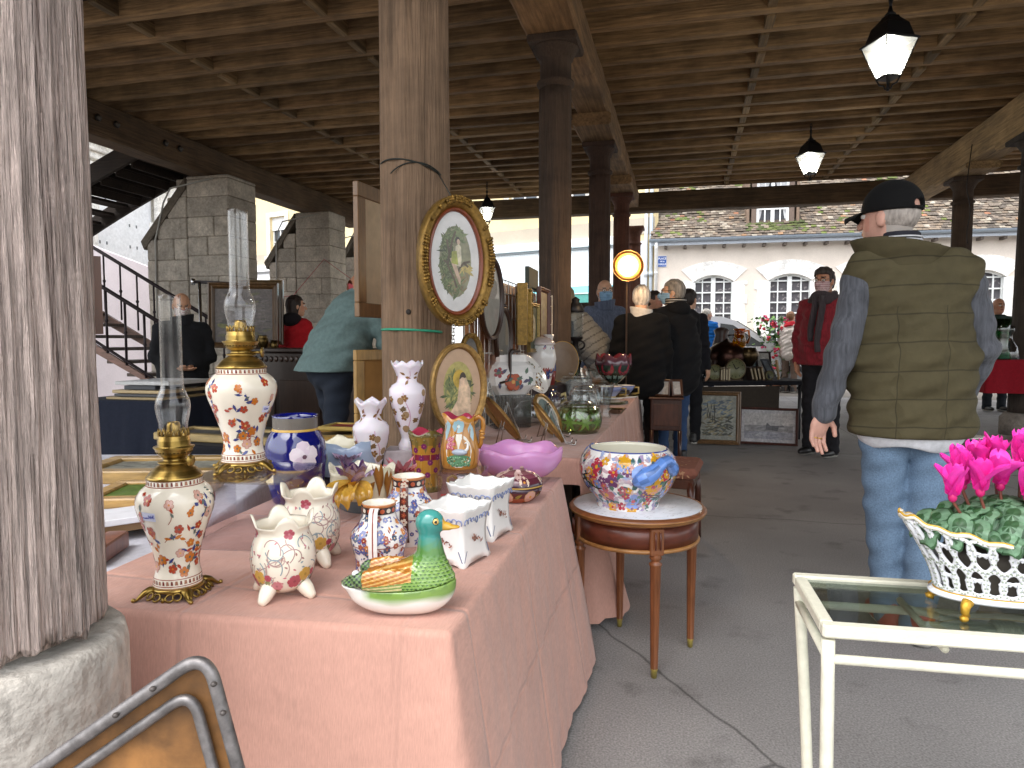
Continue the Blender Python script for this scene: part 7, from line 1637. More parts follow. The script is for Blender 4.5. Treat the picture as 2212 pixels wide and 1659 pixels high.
# the man in the olive vest
fp = G(1948, 1372, 0)
OLV_ = hx('4f4832'); GREY_ = hx('4f5157'); JEAN = hx('667d95')
def quiltmat(up=(.02, 0, .9998), off=.987, qs=.108):
 m = mat('quilted_cotton', .85, noise=(30, .08), noise2=(5, .10), bump=(200, .25, .003), spec=.3); t = m.node_tree; L = t.links.new; N = t.nodes.new; p = t.nodes['Principled BSDF']
 def math_(op, a, b=None):
  x = N('ShaderNodeMath'); x.operation = op
  for i, q in enumerate((a, b)):
   if q is None: continue
   if isinstance(q, (int, float)): x.inputs[i].default_value = q
   else: L(q, x.inputs[i])
  return x.outputs[0]
 tc = N('ShaderNodeTexCoord'); nz = N('ShaderNodeTexNoise'); nz.inputs['Scale'].default_value = 7; L(tc.outputs['Object'], nz.inputs['Vector'])
 d = N('ShaderNodeVectorMath'); d.operation = 'DOT_PRODUCT'; d.inputs[1].default_value = up; L(tc.outputs['Object'], d.inputs[0]); sx = N('ShaderNodeSeparateXYZ'); L(tc.outputs['Object'], sx.inputs[0])
 h = math_('ADD', math_('SUBTRACT', d.outputs['Value'], off), math_('MULTIPLY', nz.outputs[0], .018)); h = math_('ADD', h, math_('MULTIPLY', math_('POWER', sx.outputs[0], 2), .12))
 e = math_('PINGPONG', h, qs / 2); xx = math_('ABSOLUTE', math_('SUBTRACT', math_('ABSOLUTE', math_('SUBTRACT', sx.outputs[0], .03)), .085)); xx = math_('ADD', xx, math_('MULTIPLY', math_('GREATER_THAN', d.outputs['Value'], 1.33), 1.0))
 mn = math_('MINIMUM', e, math_('MULTIPLY', xx, 1.6)); r_ = N('ShaderNodeMapRange'); r_.inputs['From Max'].default_value = .0045; r_.inputs['To Min'].default_value = .42; L(mn, r_.inputs['Value'])
 o = p.inputs['Base Color'].links[0].from_socket; x = N('ShaderNodeVectorMath'); x.operation = 'SCALE'; L(o, x.inputs[0]); L(r_.outputs[0], x.inputs['Scale']); L(x.outputs[0], p.inputs['Base Color'])
 r2 = N('ShaderNodeMapRange'); r2.inputs['From Max'].default_value = .04; r2.interpolation_type = 'SMOOTHSTEP'; L(mn, r2.inputs['Value']); wr = N('ShaderNodeTexNoise'); wr.inputs['Scale'].default_value = 14; wr.inputs['Detail'].default_value = 4; L(tc.outputs['Object'], wr.inputs['Vector']); hh = math_('ADD', r2.outputs[0], math_('MULTIPLY', wr.outputs[0], 1.3))
 b = N('ShaderNodeBump'); b.inputs['Distance'].default_value = .010; b.inputs['Strength'].default_value = .6; L(hh, b.inputs['Height']); ob = p.inputs['Normal'].links[0].from_node; L(b.outputs[0], ob.inputs['Normal']); return m
big = person('big man seen from behind in an olive quilted vest, grey sleeves and black cap', fp, FACE + R(180 - 6), 1.80, OLV_, JEAN, skin=hx('cc9c8a'), girth=1.09, side=.02, qs=.108, fx=.03, hoff=.085, hroll=R(65), hyaw=R(38), hpitch=R(4), armL=((.26, .10, -1), (.24, -.04, -1)), armR=((.24, .05, -1), (-.1, -.5, -1)),
             hair=hx('a39a92'), hairstyle='bald', res=.0085, hres=.0055, hem=.80, sleeve=GREY_, shoes='a5372c', vest=True, sleeves_mat=KNIT, tm=quiltmat(), bm_=DENIM, quilt=.0035, cap=True, collar=shade(OLV_, .95), shirt=hx('d5d6da'), rings=True, stance=(-.05, .06))
b = B(); nbz = 1.80 / 1.75
for j in range(5):
 for i in range(16):
  q = R(20 + i * 9.5 + (j % 2) * 4.7); r_ = .078
  b.box((.068 + r_ * math.cos(q), r_ * math.sin(q) + .01, 1.555 + j * .011), (.014, .004, .005), hx('d9d9dc'), rz=q + R(90))
b.lathe([(.070, 1.51), (.074, 1.56), (.072, 1.615), (.066, 1.62)], hx('2c2c34'), 28, c=(.068, .012, 0), caps=False); b.build('shirt_collar', CLOTH, big)
# shoppers and dealers inside
def P_(u, v, D, *a, **k):
 xy, z = at_head(u, v, D); lab = a[0]; rz = face(xy) + k.pop('turn', 0); return person(lab, xy, rz, z, *a[1:], **k)
BLK = hx('101013'); NAVY = hx('1b2536'); MASKB = hx('8fb4d4')
P_(1783, 582, 7.0, 'man in a red sweater and dark scarf with a striped face mask', hx('7c1c28'), hx('1f1e22'), turn=R(-25), skin=SK2, hair=hx('332a26'), hairstyle='curly', mask=hx('c9b0b0'), glasses=True, scarf=hx('3a3236'), hem=.86, armL=((.2, .05, -1), (.0, -.2, -1)), armR=((.25, .05, -1), (-.15, -.3, -1)), tm=KNIT, girth=1.08)
P_(1456, 606, 6.5, 'grey haired man in a black anorak and jeans with a blue mask, in profile', BLK, hx('2c4468'), turn=R(-138), hyaw=R(44), hair=hx('8d857c'), mask=MASKB, glasses=True, hood=BLK, hem=.66, girth=1.45, bm_=DENIM, armL=((.15, .05, -1), (.02, -.2, -1)), hood_stripe=True, badge=True)
P_(1386, 618, 6.25, 'white haired man in a long black coat seen from behind', hx('0c0c0e'), hx('0e0e10'), turn=R(175), hair=hx('c9c0b6'), hem=.45, girth=1.15, collar=hx('cfcac4'), armL=((.18, .0, -1), (.0, -.3, -1)), armR=((.18, .0, -1), (.0, -.3, -1)))
P_(1306, 607, 7.6, 'balding man with dark round glasses and a blue mask facing the camera', hx('5c6478'), hx('2a2a30'), turn=R(16), hair=hx('a99a88'), hairstyle='bald', mask=MASKB, glasses=True, hem=.84, tm=KNIT, collar=hx('586074'))
P_(1302, 590, 6.75, 'grey haired person in a pale grey quilted vest stooping to the left', hx('8c8a86'), hx('6a5c4c'), turn=R(-100), lean=R(36), skin=SK2, hair=hx('8a7c66'), mask=hx('6f7f90'), quilt=.008, vest=True, sleeve=hx('17171c'), hem=.84, hpitch=R(-15), armL=((.25, -.15, -1), (.0, -.6, -.8)), armR=((.1, -.3, -1), (.0, -.9, -.5)))
P_(1413, 630, 8.9, 'dark haired person just behind the white haired man', hx('2a2a32'), hx('1c1c20'), turn=R(60), hair=hx('2c1f18'), skin=SK2)
P_(1488, 626, 7.9, 'dark haired person behind the man in the black anorak', hx('1d1d22'), hx('1c1c20'), turn=R(150), hair=hx('241a16'))
xy_ = GD(716, 735, 5.0); person('man in a teal jacket and dark jeans bending over behind the column', (xy_.x, xy_.y), face(xy_) + R(112), 1.90, hx('6b807e'), hx('1c2431'), lean=R(27), skin=SK2, hair=hx('5a4a3c'), hpitch=R(-35), hem=.90, girth=1.3, bm_=DENIM, res=.011, armL=((.15, -.25, -1), (0, -.6, -1)), armR=((.12, -.2, -1), (.0, -.45, -1)), collar=hx('a8474c'), stance=(-.1, .1))
P_(637, 640, 7.6, 'dark haired woman in a red coat with a black shoulder strap', hx('a81a22'), hx('1c1c22'), turn=R(135), hair=hx('2a1c16'), hairstyle='long', hem=.70, hood=hx('1c181c'), hyaw=R(-30))
P_(391, 636, 6.2, 'bald man in a black jacket with clasped hands behind the glass chimney', hx('1a1b1e'), hx('18181b'), turn=R(8), skin=hx('b98a6c'), hair=hx('6a5c50'), hairstyle='bald', mask=hx('c9c4c0'), hpitch=R(-22), hem=.72, girth=1.15, armL=((.22, -.1, -1), (-.85, -.55, -.35)), armR=((.22, -.1, -1), (-.85, -.55, -.35)), collar=hx('1d1e22'))
# people in the square
P_(1527, 668, 15.6, 'white haired person in a bright blue quilted jacket out in the square', hx('1d6cc0'), hx('2a3040'), turn=R(160), hair=hx('c9c4bc'), quilt=.01, hem=.80, hyaw=R(-40), armR=((.2, .1, -1), (-.1, -.4, -1)))
P_(1708, 674, 15.6, 'person in a cream coat and red shawl before the window', hx('cfc5bd'), hx('6a5a50'), turn=R(150), hair=hx('7a5436'), skin=SK1, scarf=hx('c02030'), hem=.6)
P_(2157, 646, 11.5, 'man in a dark green quilted jacket with folded arms at the right edge', hx('2c3c36'), hx('22262c'), turn=R(30), skin=SK2, hair=hx('6a5a4e'), hairstyle='bald', quilt=.01, hem=.85, armL=((.2, -.1, -1), (-.95, -.5, .05)), armR=((.2, -.1, -1), (-.95, -.5, -.05)))
# ================================================================ staircase on the left
STW = hx('4a3a30'); t = thing('staircase', 'dark wooden outdoor staircase with iron railings rising to the left', 'staircase', (-7.5, 8.2, 0))
o = Vector((-7.5, 8.2, 0))
def S(x, y, z): return Vector((x, y, z)) - o
def railz(x): return 1.89 - .54 * (x + 7.51)
IRN = hx('2b2024')
for y in (7.6, 8.8):
 b = B(); x0, x1 = -11.5, -6.0
 b.tube([S(x0, y, railz(x0)), S(x1, y, railz(x1))], .028, IRN, 8);
 if y < 8: b.tube([S(x0, y, railz(x0) - .80), S(x1, y, railz(x1) - .80)], .02, IRN, 8)
 x = x0 + .1
 while x < x1:
  b.tube([S(x, y, railz(x)), S(x, y, railz(x) - .86)], .014 if y > 8 else .017, IRN, 6); b.ell(S(x, y, railz(x) - .42), (.024, .024, .03), IRN, 8, 5); x += .30
 b.build('railing', IRON, t)
for y in (7.66, 8.74):
 b = B(); P4 = [(-11.5, railz(-11.5) - 1.22), (-5.6, railz(-5.6) - 1.25), (-5.6, railz(-5.6) - .92), (-11.5, railz(-11.5) - .90)]
 b.prism([(x - o.x, max(0.0, z)) for x, z in P4], y - o.y - .02, y - o.y + .02, hx('7a5a4e')); b.build('stringer', VARNX, t)
x = -5.85
while x > -11.3:
 z = railz(x) - .95
 if z > .05: b = B(); b.box(S(x, 8.2, z), (.33, 1.02, .045), STW, bev=.006); b.build('tread', VARN, t)
 x -= .32
# upper flight
t = thing('upper_stair', 'dark underside of an upper wooden stair flight by the left roof edge', 'staircase', (-8.5, 9.4, 3.6)); o = Vector((-8.5, 9.4, 3.6)); DK2 = hx('2a2019')
def uz(x): q = (x + 10.2) / 3.2; return 2.72 + 1.28 * q - .30 * (q - .5) ** 2 + .40
for y in (8.9, 10.1):
 b = B(); n = 16; xs = [-10.6 + 2.6 * i / n for i in range(n + 1)]; poly = [(x, uz(x)) for x in xs] + [(x, uz(x) + .30) for x in reversed(xs)]
 b.prism([(x - o.x, z - o.z) for x, z in poly], y - o.y - .03, y - o.y + .03, DK2); b.build('stringer', BEAMX, t)
x = -10.4
while x < -8.05: b = B(); b.box(Vector((x, 9.5, uz(x) + .16)) - o, (.30, 1.12, .05), DK2, bev=.006); b.build('tread', BEAMX, t); x += .29
x = -9.0
while x < -8.05: b = B(); b.box(Vector((x - .13, 9.5, uz(x) + .02)) - o, (.03, 1.1, .24), DK2); b.build('riser', BEAMX, t); x += .29
# pale screen wall behind the stair
b = B(); ya = 11.6; pz = lambda u, v: GY(u, v, ya); A, Cc = pz(150, 512), pz(400, 607)
b.add([(A.x, ya, 0), (Cc.x, ya, 0), tuple(Cc), tuple(A), (A.x, ya + .12, 0), (Cc.x, ya + .12, 0), (Cc.x, ya + .12, Cc.z), (A.x, ya + .12, A.z)], [(0, 1, 2, 3), (7, 6, 5, 4), (3, 2, 6, 7), (1, 5, 6, 2), (0, 3, 7, 4)], hx('d3cacf'), 0, False)
tag(b.build('parapet_wall', PLAST), 'pale sloping parapet wall behind the iron railings', 'wall')
# ================================================================ white stone building, left
t = thing('stone_building', 'bright white stone building with a tall studded door behind the stairs', 'building', (-13.2, 12, 0)); o = Vector((-13.2, 12, 0)); WS = hx('efece6'); XW = -13.2
b = B(); z = 0; r = random.Random(2)
while z < 5.2:
 h = .42; y = 4 + r.uniform(0, .5)
 while y < 17.2:
  l = r.uniform(.6, 1.1); y2 = min(17.4, y + l)
  if not (12.95 < (y + y2) / 2 < 15.35 and 2.6 < z + h / 2 < 5.0): b.box(Vector((XW - .1, (y + y2) / 2, z + h / 2)) - o, (.2 + r.uniform(0, .008), y2 - y - .006, h - .006), shade(WS, r.uniform(.95, 1.04)), bev=.004)
  y = y2
 z += h
b.box(Vector((XW - .35, 10.5, 2.6)) - o, (.3, 14, 5.2), shade(WS, .9)); b.build('wall', STONE, t)
d = B(); y0, y1 = GX(232, 480, XW).y, GX(300, 480, XW).y
y0, y1 = 13.15, 15.0
d.box(Vector((XW - .14, (y0 + y1) / 2, 2.45)) - o, (.08, y1 - y0, 4.9), hx('eff0f2'));
for i in range(9):
 for yy in (y0 + .22, y0 + .42, (y0 + y1) / 2 + .2, (y0 + y1) / 2 + .42): d.box(Vector((XW - .095, yy, .9 + .52 * i)) - o, (.01, .035, .07), hx('77797c'))
d.build('door', MATTE, t)
b = B(); b.box(Vector((XW + .04, y0 - .18, 2.5)) - o, (.12, .34, 5.0), WS, bev=.01); b.box(Vector((XW + .04, y1 + .18, 2.5)) - o, (.12, .34, 5.0), WS, bev=.01); b.box(Vector((XW + .06, (y0 + y1) / 2, 5.13)) - o, (.16, y1 - y0 + .8, .22), WS, bev=.02); b.build('door_surround', STONE, t)
b = B()
for zz, pr in ((5.4, .12), (5.55, .22), (5.72, .34), (5.9, .44)): b.box(Vector((XW - .1 + pr / 2, 10.6, zz)) - o, (.3 + pr, 13.6, .15), WS, bev=.02)
b.build('cornice', STONE, t)
b = B(); b.box(Vector((XW + .08, 16.4, 2.5)) - o, (.2, .7, 5.0), WS, bev=.01); b.box(Vector((XW + .12, 16.4, 5.08)) - o, (.3, .86, .14), WS, bev=.02); b.box(Vector((XW + .12, 16.4, 5.26)) - o, (.36, .94, .14), WS, bev=.02); b.build('pilaster', STONE, t)
# ================================================================ yellow building with the shop
P0 = GD(1405, 735, 21.2); P1 = GD(560, 735, 30.6); P0.z = P1.z = 0; yd = (P1 - P0); YL = yd.length; yd.normalize(); yn = Vector((-yd.y, yd.x, 0))
if yn.dot(EYE - P0) < 0: yn = -yn
t = thing('shop_building', 'yellow rendered building with a white shop front and turquoise awning', 'building', P0); YR = hx('e3d0a2')
def wz(u, v):                                            # point of that facade seen at u, v -> (along, z)
 d = ray(u, v); n2 = Vector((yn.x, yn.y)); s_ = Vector((P0.x, P0.y)).dot(n2) / Vector((d.x, d.y)).dot(n2); p = EYE + d * s_; return (p - P0).dot(yd), p.z
ang3 = math.atan2(yd.y, yd.x)
def wbox(b, a0, a1, z0, z1, off, th, col, bev=0): c = yd * ((a0 + a1) / 2) + yn * (off + th / 2); b.box((c.x, c.y, (z0 + z1) / 2), (abs(a1 - a0), th, z1 - z0), col, rz=ang3, bev=bev)
zf = wz(1109, 537)[1]
wins = [(wz(601, 520)[0], wz(588, 548)[1], wz(588, 470)[1], .95), (wz(1232, 480)[0], 5.75, 7.3, 1.1), (wz(1130, 480)[0], 5.75, 7.3, 1.1)]
b = B(); aw = sorted([(a - w_ / 2, a + w_ / 2, z0, z1) for a, z0, z1, w_ in wins]); cur = -.1
for a0, a1, z0, z1 in aw: wbox(b, cur, a0, 0, 10, -.3, .3, YR); wbox(b, a0, a1, 0, z0, -.3, .3, YR); wbox(b, a0, a1, z1, 10, -.3, .3, YR); cur = a1
wbox(b, cur, YL + 4, 0, 10, -.3, .3, YR); b.build('wall', PLAST, t)
b = B(); wbox(b, -.1, YL + 4, zf + .12, zf + .62, .002, .02, hx('b5ab9a')); b.build('stained_band', PLAST, t)
for a, z0, z1, w_ in wins:
 b = B()
 for c0, c1, e0, e1 in ((a - w_ / 2 - .22, a - w_ / 2 - .002, z0 - .1, z1 + .2), (a + w_ / 2 + .002, a + w_ / 2 + .22, z0 - .1, z1 + .2), (a - w_ / 2 - .002, a + w_ / 2 + .002, z1, z1 + .2)): wbox(b, c0, c1, e0, e1, .003, .05, hx('d9d4c8'), .01)
 wbox(b, a - w_ / 2 - .3, a + w_ / 2 + .3, z0 - .25, z0 - .104, .003, .12, hx('d9d4c8'), .01); fr = b.build('window_surround', STONE, t)
 b = B(); wbox(b, a - w_ / 2, a + w_ / 2, z0, z1, -.2, .02, hx('4a5058')); pn = b.build('pane', SATIN, t)
 b = B()
 for q in (-.5, -.02, .44): wbox(b, a + w_ * q, a + w_ * q + .06, z0, z1, -.178, .04, hx('e6e6e6'))
 for q in range(4): wbox(b, a - w_ / 2 + .062, a + w_ / 2 - .062, z0 + (z1 - z0) * q / 3 - .02, z0 + (z1 - z0) * q / 3 + .02, -.178, .03, hx('e6e6e6'))
 if z1 - z0 > 1.4: wbox(b, a - w_ / 2, a + w_ / 2, z1 - .55, z1, -.12, .03, hx('dfe0e2'))
 wf = b.build('window', SATIN, t); pn.parent = wf; fr.parent = wf
b = B(); zb = wz(1109, 600)[1]; wbox(b, 1.2, YL + 4, zf - .16, zf + .1, .022, .20, hx('e9ebee'), .02); wbox(b, 1.2, YL + 4, zf - .22, zf - .165, .022, .12, hx('9a9da2')); wbox(b, 1.0, YL + 4, 2.95, zf - .225, .022, .05, hx('eceef2')); wbox(b, .15, 1.0, .4, zf - .1, .022, .05, hx('e2e4ea')); b.build('shop_fascia', SATIN, t)
a_l, a_r = 4.9, 1.2
b = B(); q0 = yd * a_r + yn * .08; q1 = yd * 6.0 + yn * .08
b.add([q0 + Vector((0, 0, 2.94)), q1 + Vector((0, 0, 2.94)), q1 + yn * .7 + Vector((0, 0, 2.66)), q0 + yn * .7 + Vector((0, 0, 2.66)), q0 + yn * .7 + Vector((0, 0, 2.38)), q1 + yn * .7 + Vector((0, 0, 2.38))], [(0, 1, 2, 3), (3, 2, 5, 4)], [hx('6fb0b8'), hx('5fa49c')], 0, False)
b.tube([q0 + yn * .705 + Vector((0, 0, 2.66)), q1 + yn * .705 + Vector((0, 0, 2.66))], .02, hx('e6efef'), 6); b.build('awning', CLOTH, t)
b = B(); wbox(b, 1.2, 6.0, .5, 2.93, .022, .03, hx('3a2f2a')); b.build('shop_window', SATIN, t)
b = B();
for i in range(7): wbox(b, 1.2 + i * .8, 1.26 + i * .8, .5, 2.93, .054, .05, hx('6a5a4a'))
wbox(b, 1.2, 6.0, .0, .5, .022, .08, hx('cfc6ba')); wbox(b, 1.6, 5.6, 1.05, 1.25, .06, .05, hx('c9a58a')); wbox(b, 1.5, 5.7, 1.75, 1.95, .06, .04, hx('b08a72')); b.build('shop_frame', SATIN, t)
b = B(); wbox(b, 6.2, YL + 4, 0, 2.94, .022, .03, hx('e4e6ec')); b.build('shutter', SATIN, t)
for a, c_ in ((-.02, hx('aab4be')), (.14, hx('c9cdd2'))):
 b = B(); c = yd * a + yn * .10; b.tube([(c.x, c.y, z) for z in (0, 3.2, 3.25, 9)], .055, c_, 10); b.tube([(c.x, c.y, z) for z in (3.15, 3.3)], .07, c_, 10); b.build('drainpipe', SATIN, t)
# ================================================================ long low house with the tiled roof
h0 = GD(1411, 735, 21.0); h0.z = 0; hdv = Vector((math.cos(R(1.5)), math.sin(R(1.5)), 0)); hn = Vector((hdv.y, -hdv.x, 0)); ang4 = R(1.5)
def hz(u, v): d = ray(u, v); n2 = Vector((hn.x, hn.y)); s_ = Vector((h0.x, h0.y)).dot(n2) / Vector((d.x, d.y)).dot(n2); p = EYE + d * s_; return (p - h0).dot(hdv), p.z
t = thing('tiled_house', 'long cream house with arched windows and a mossy brown tiled roof', 'house', h0)
def hbox(b, a0, a1, z0, z1, off, th, col, bev=0): c = hdv * ((a0 + a1) / 2) + hn * (off + th / 2); b.box((c.x, c.y, (z0 + z1) / 2), (a1 - a0, th, z1 - z0), col, rz=ang4, bev=bev)
HC = hx('ddd2c6'); ZG = 4.12; HL = 17.5
wx = [(hz(1497, 640)[0], hz(1585, 640)[0]), (hz(1659, 640)[0], hz(1754, 640)[0])]; wx.append((wx[1][1] + (wx[1][0] - wx[0][1]), wx[1][1] + (wx[1][0] - wx[0][1]) + 1.12)); a_ = hz(2172, 640)[0]; wx.append((a_ - 1.12, a_))
wx = [(a, c) for a, c in wx]; ZW0, ZW1 = .75, 2.95
b = B(); cur = 0
for a, c in wx: hbox(b, cur, a, 0, ZG, -.35, .35, HC); hbox(b, a, c, 0, ZW0, -.35, .35, HC); hbox(b, a, c, ZW1 + .25, ZG, -.35, .35, HC); cur = c
hbox(b, cur, HL, 0, ZG, -.35, .35, HC); b.build('wall', PLAST, t)
SU = hx('f0ede8')
for a, c in wx:
 m_, hw = (a + c) / 2, (c - a) / 2; b = B(); pts = []
 def arch(r_, x0, zz, n=14): return [(m_ + x0 * (-1 + 2 * i / n), zz + r_ * (1 - (-1 + 2 * i / n) ** 2)) for i in range(n + 1)]
 inner = arch(.20, hw, ZW1); outer = arch(.25, hw + .36, ZW1 + .36)
 M = Matrix.Rotation(ang4, 3, 'Z')
 for i in range(14):
  q = [inner[i], inner[i + 1], outer[i + 1], outer[i]]; vs = [hdv * x + hn * .025 + Vector((0, 0, z)) for x, z in q] + [hdv * x - hn * .2 + Vector((0, 0, z)) for x, z in q]; b.add(vs, [(0, 1, 2, 3), (0, 4, 5, 1), (2, 6, 7, 3)], shade(SU, rnd.uniform(.94, 1.04)), 0, False)
 zz = 0
 while zz < ZW1 + .35:
  h = rnd.uniform(.25, .4); w2 = rnd.uniform(.30, .40); e = min(zz + h, ZW1 + (.36 if True else 0))
  for s_ in (-1, 1):
   x0, x1 = (m_ - hw - w2, m_ - hw) if s_ < 0 else (m_ + hw, m_ + hw + w2)
   if zz < ZW1 - .05: hbox(b, x0, x1, zz, min(e, ZW1), -.2, .224, shade(SU, rnd.uniform(.93, 1.05)), .008)
  zz += h
 hbox(b, a - .3, c + .3, ZW0 - .16, ZW0, -.2, .26, SU, .01); ws = b.build('window_surround', STONE, t)
 b = B(); gp_ = [(m_ - hw, ZW0)] + [(m_ + hw, ZW0)] + list(reversed(inner)); b.add([hdv * x - hn * .19 + Vector((0, 0, z)) for x, z in gp_], [tuple(range(len(gp_)))], hx('565358'), 0, False)
 for i in range(90): f = Flat(hdv * m_ - hn * .185 + Vector((0, 0, (ZW0 + ZW1) / 2)), hdv, (0, 0, 1), hn); leaf_on(b, f, rnd.uniform(-hw, hw) * .9, rnd.uniform(-1, 1), rnd.uniform(0, 6), .09, .05, hx('8a8585'), .001)
 pn = b.build('curtained_pane', SATIN, t); b = B(); WH = hx('e6e9e8')
 for x0, x1 in ((-hw, -hw + .07), (-.065, .065), (hw - .07, hw)): hbox(b, m_ + x0, m_ + x1, ZW0, ZW1 + (.17 if abs(x0 + x1) < .2 else .03), -.17, .07, WH, .006)
 for s_ in (-1, 1):
  xm = m_ + s_ * hw * .53; hbox(b, xm - .018, xm + .018, ZW0, ZW1 + .1, -.168, .045, WH)
 for i in range(8): zz = ZW0 + (ZW1 - ZW0) * i / 7; hbox(b, m_ - hw + .07, m_ - .066, zz - .02, zz + .02, -.166, .04, WH); hbox(b, m_ + .066, m_ + hw - .07, zz - .02, zz + .02, -.166, .04, WH)
 for i in range(14):
  (xa, za), (xb_, zb2) = inner[i], inner[i + 1]; b.add([hdv * x - hn * .10 + Vector((0, 0, z)) for x, z in ((xa, za - .07), (xb_, zb2 - .07), (xb_, zb2), (xa, za))], [(0, 1, 2, 3)], WH, 0, False)
 for s_ in (-1, 1): hbox(b, m_ + s_ * (hw - .03) - .03, m_ + s_ * (hw - .03) + .03, ZW0, ZW1 - .02, -.09, .10, WH)
 wf = b.build('window', SATIN, t); pn.parent = wf; ws.parent = wf
# roof with tiles
def tile_mat():
 m = mat('old_clay_tile', .85, noise=(5, .35), noise2=(40, .3), bump=(40, .6, .01)); return m
tb = B(); SL = R(40); r = random.Random(17); rows = 30; TW = .145; pitch_ = .125
up_ = -hn * math.cos(SL) + Vector((0, 0, math.sin(SL))); nr_ = hn * math.sin(SL) + Vector((0, 0, math.cos(SL))); e0 = hn * .28 + Vector((0, 0, ZG + .10))
cols_ = [hx('75685b'), hx('7f7163'), hx('685d52'), hx('857462'), hx('5f554b'), hx('8f8474')]
for j in range(rows):
 x = -.12 + (j % 2) * TW / 2
 while x < HL:
  h_ = r.uniform(-.010, .014) + .01 * math.sin(x * 2 + j); c = r.choice(cols_)
  if r.random() < .03: c = r.choice([hx('a8765a'), hx('a5805f')])
  mx = math.sin(x * 1.3 + 1) * math.sin(x * .37 + j * .1) + .5 * math.sin(x * 3.1 + j * .5)
  if r.random() < .26 and mx > .45: c = r.choice([hx('5c6a2c'), hx('6a7434')])
  if r.random() < .06: c = hx('a59b8c')
  xd = x - hz(1672, 490)[0]
  if abs(xd) < .85 and 1 < j < 6 and r.random() < .8: c = r.choice([hx('5b6430'), hx('4d562b')])
  if abs(xd) < .78 and 6 <= j <= 18: x += TW; continue
  q = e0 + hdv * x + up_ * (j * pitch_) + nr_ * (.012 + h_); w_ = TW * .95
  a0 = q + nr_ * .016; sk = hdv * r.uniform(-.006, .006)
  vs = [a0 + sk, a0 + hdv * w_ + sk, a0 + hdv * w_ + up_ * .2 - nr_ * .03, a0 + up_ * .2 - nr_ * .03]; vs += [v - nr_ * .016 for v in vs]
  tb.add(vs, [(0, 1, 2, 3), (0, 4, 5, 1), (1, 5, 6, 2), (0, 3, 7, 4)], shade(c, r.uniform(.6, .85)), 0, False); x += TW
q = [e0 - hdv * .1, e0 + hdv * HL, e0 + hdv * HL + up_ * 4.2, e0 - hdv * .1 + up_ * 4.2]; tb.add(q, [(0, 1, 2, 3)], hx('4a3f36'), 0, False)
q = [e0 - hdv * .1 + up_ * 4.2, e0 + hdv * HL + up_ * 4.2, e0 + hdv * HL + up_ * 4.2 - hn * 4 - Vector((0, 0, 3)), e0 - hdv * .1 + up_ * 4.2 - hn * 4 - Vector((0, 0, 3))]; tb.add(q, [(0, 1, 2, 3)], hx('5a4a40'), 0, False)
tb.build('roof', tile_mat(), t)
b = B(); gu = hn * .40 + Vector((0, 0, ZG + .03)); vs = []; n = 7
for x in (-.15, HL):
 for i in range(n): a = R(180 + 180 * i / (n - 1)); vs.append(gu + hdv * x + hn * (.09 * math.cos(a)) + Vector((0, 0, .09 * math.sin(a) + .05)))
b.add(vs, [(i, i + 1, n + i + 1, n + i) for i in range(n - 1)], hx('8d98a4')); hbox(b, -.1, HL, ZG - .10, ZG - .004, .30, .04, hx('b5bcc6')); b.build('gutter', SATIN, t)
for i in range(30): b = B(); hbox(b, .3 + i * .56, .38 + i * .56, ZG - .18, ZG - .103, .004, .30, hx('5a5048')); b.build('rafter_end', MATTE, t)
b = B(); c = hdv * .06 + hn * .06; b.tube([gu + hdv * .06 + Vector((0, 0, -.05)), gu + hdv * .06 + Vector((0, 0, -.2)), Vector((c.x, c.y, ZG - .6)), Vector((c.x, c.y, 0))], .05, hx('dcdcda'), 10)
for z in (1.2, 2.4, 3.2): b.tube([Vector((c.x, c.y, z)), Vector((c.x, c.y, z + .08))], .06, hx('e6e6e4'), 10)
b.build('drainpipe', SATIN, t)
# dormer
xd = hz(1672, 470)[0]; b = B(); zd0, zd1 = hz(1672, 482)[1] , 6.1; off = -.25
hbox(b, xd - .60, xd - .462, zd0 - .05, zd1, off - .5, .5, hx('6a5a50'), .01); hbox(b, xd + .462, xd + .60, zd0 - .05, zd1, off - .5, .5, hx('6a5a50'), .01); hbox(b, xd - .8, xd + .8, zd0 - .16, zd0 - .054, off - .5, .6, hx('8f99a2'), .01); hbox(b, xd - .7, xd + .7, zd1, zd1 + .15, off - .6, .7, hx('6a5a50'))
for s_ in (-1, 1): hbox(b, xd + s_ * .70 - .04, xd + s_ * .70 + .04, zd0 - .05, zd1, off - 1.4, 1.38, hx('7a6656'))
dm = b.build('dormer', MATTE, t)
b = B(); hbox(b, xd - .458, xd + .458, zd0 - .05, zd1, off - .16, .02, hx('34363c')); b.build('pane', SATIN, dm); b = B()
for s_ in (-1, 1):
 f = Flat(hdv * (xd + s_ * .22) + hn * (off - .13) + Vector((0, 0, (zd0 + zd1) / 2)), hdv, (0, 0, 1), hn); hh = (zd1 - zd0) / 2; b.add([f.P(*q) for q in ((s_ * .22, -hh), (s_ * .22, hh), (-s_ * .2, hh), (s_ * .02, 0), (s_ * .12, -hh * .7))], [(0, 1, 2, 3, 4) if s_ < 0 else (4, 3, 2, 1, 0)], hx('d0d0d2'), 0, False)
b.build('net_curtain', CLOTH, dm); b = B()
for x0, x1 in ((-.455, -.38), (-.05, .05), (.38, .455)): hbox(b, xd + x0, xd + x1, zd0 - .05, zd1, off - .11, .06, hx('eaecec'))
for s_ in (-1, 1):
 hbox(b, xd + s_ * .215 - .018, xd + s_ * .215 + .018, zd0 - .05, zd1, off - .108, .04, hx('eaecec'))
 for i in range(4): zz = zd0 - .02 + i * (zd1 - zd0) / 3; hbox(b, xd + s_ * .215 - .165, xd + s_ * .215 + .165, zz - .02, zz + .02, off - .106, .035, hx('eaecec'))
b.build('window_frame', SATIN, dm)
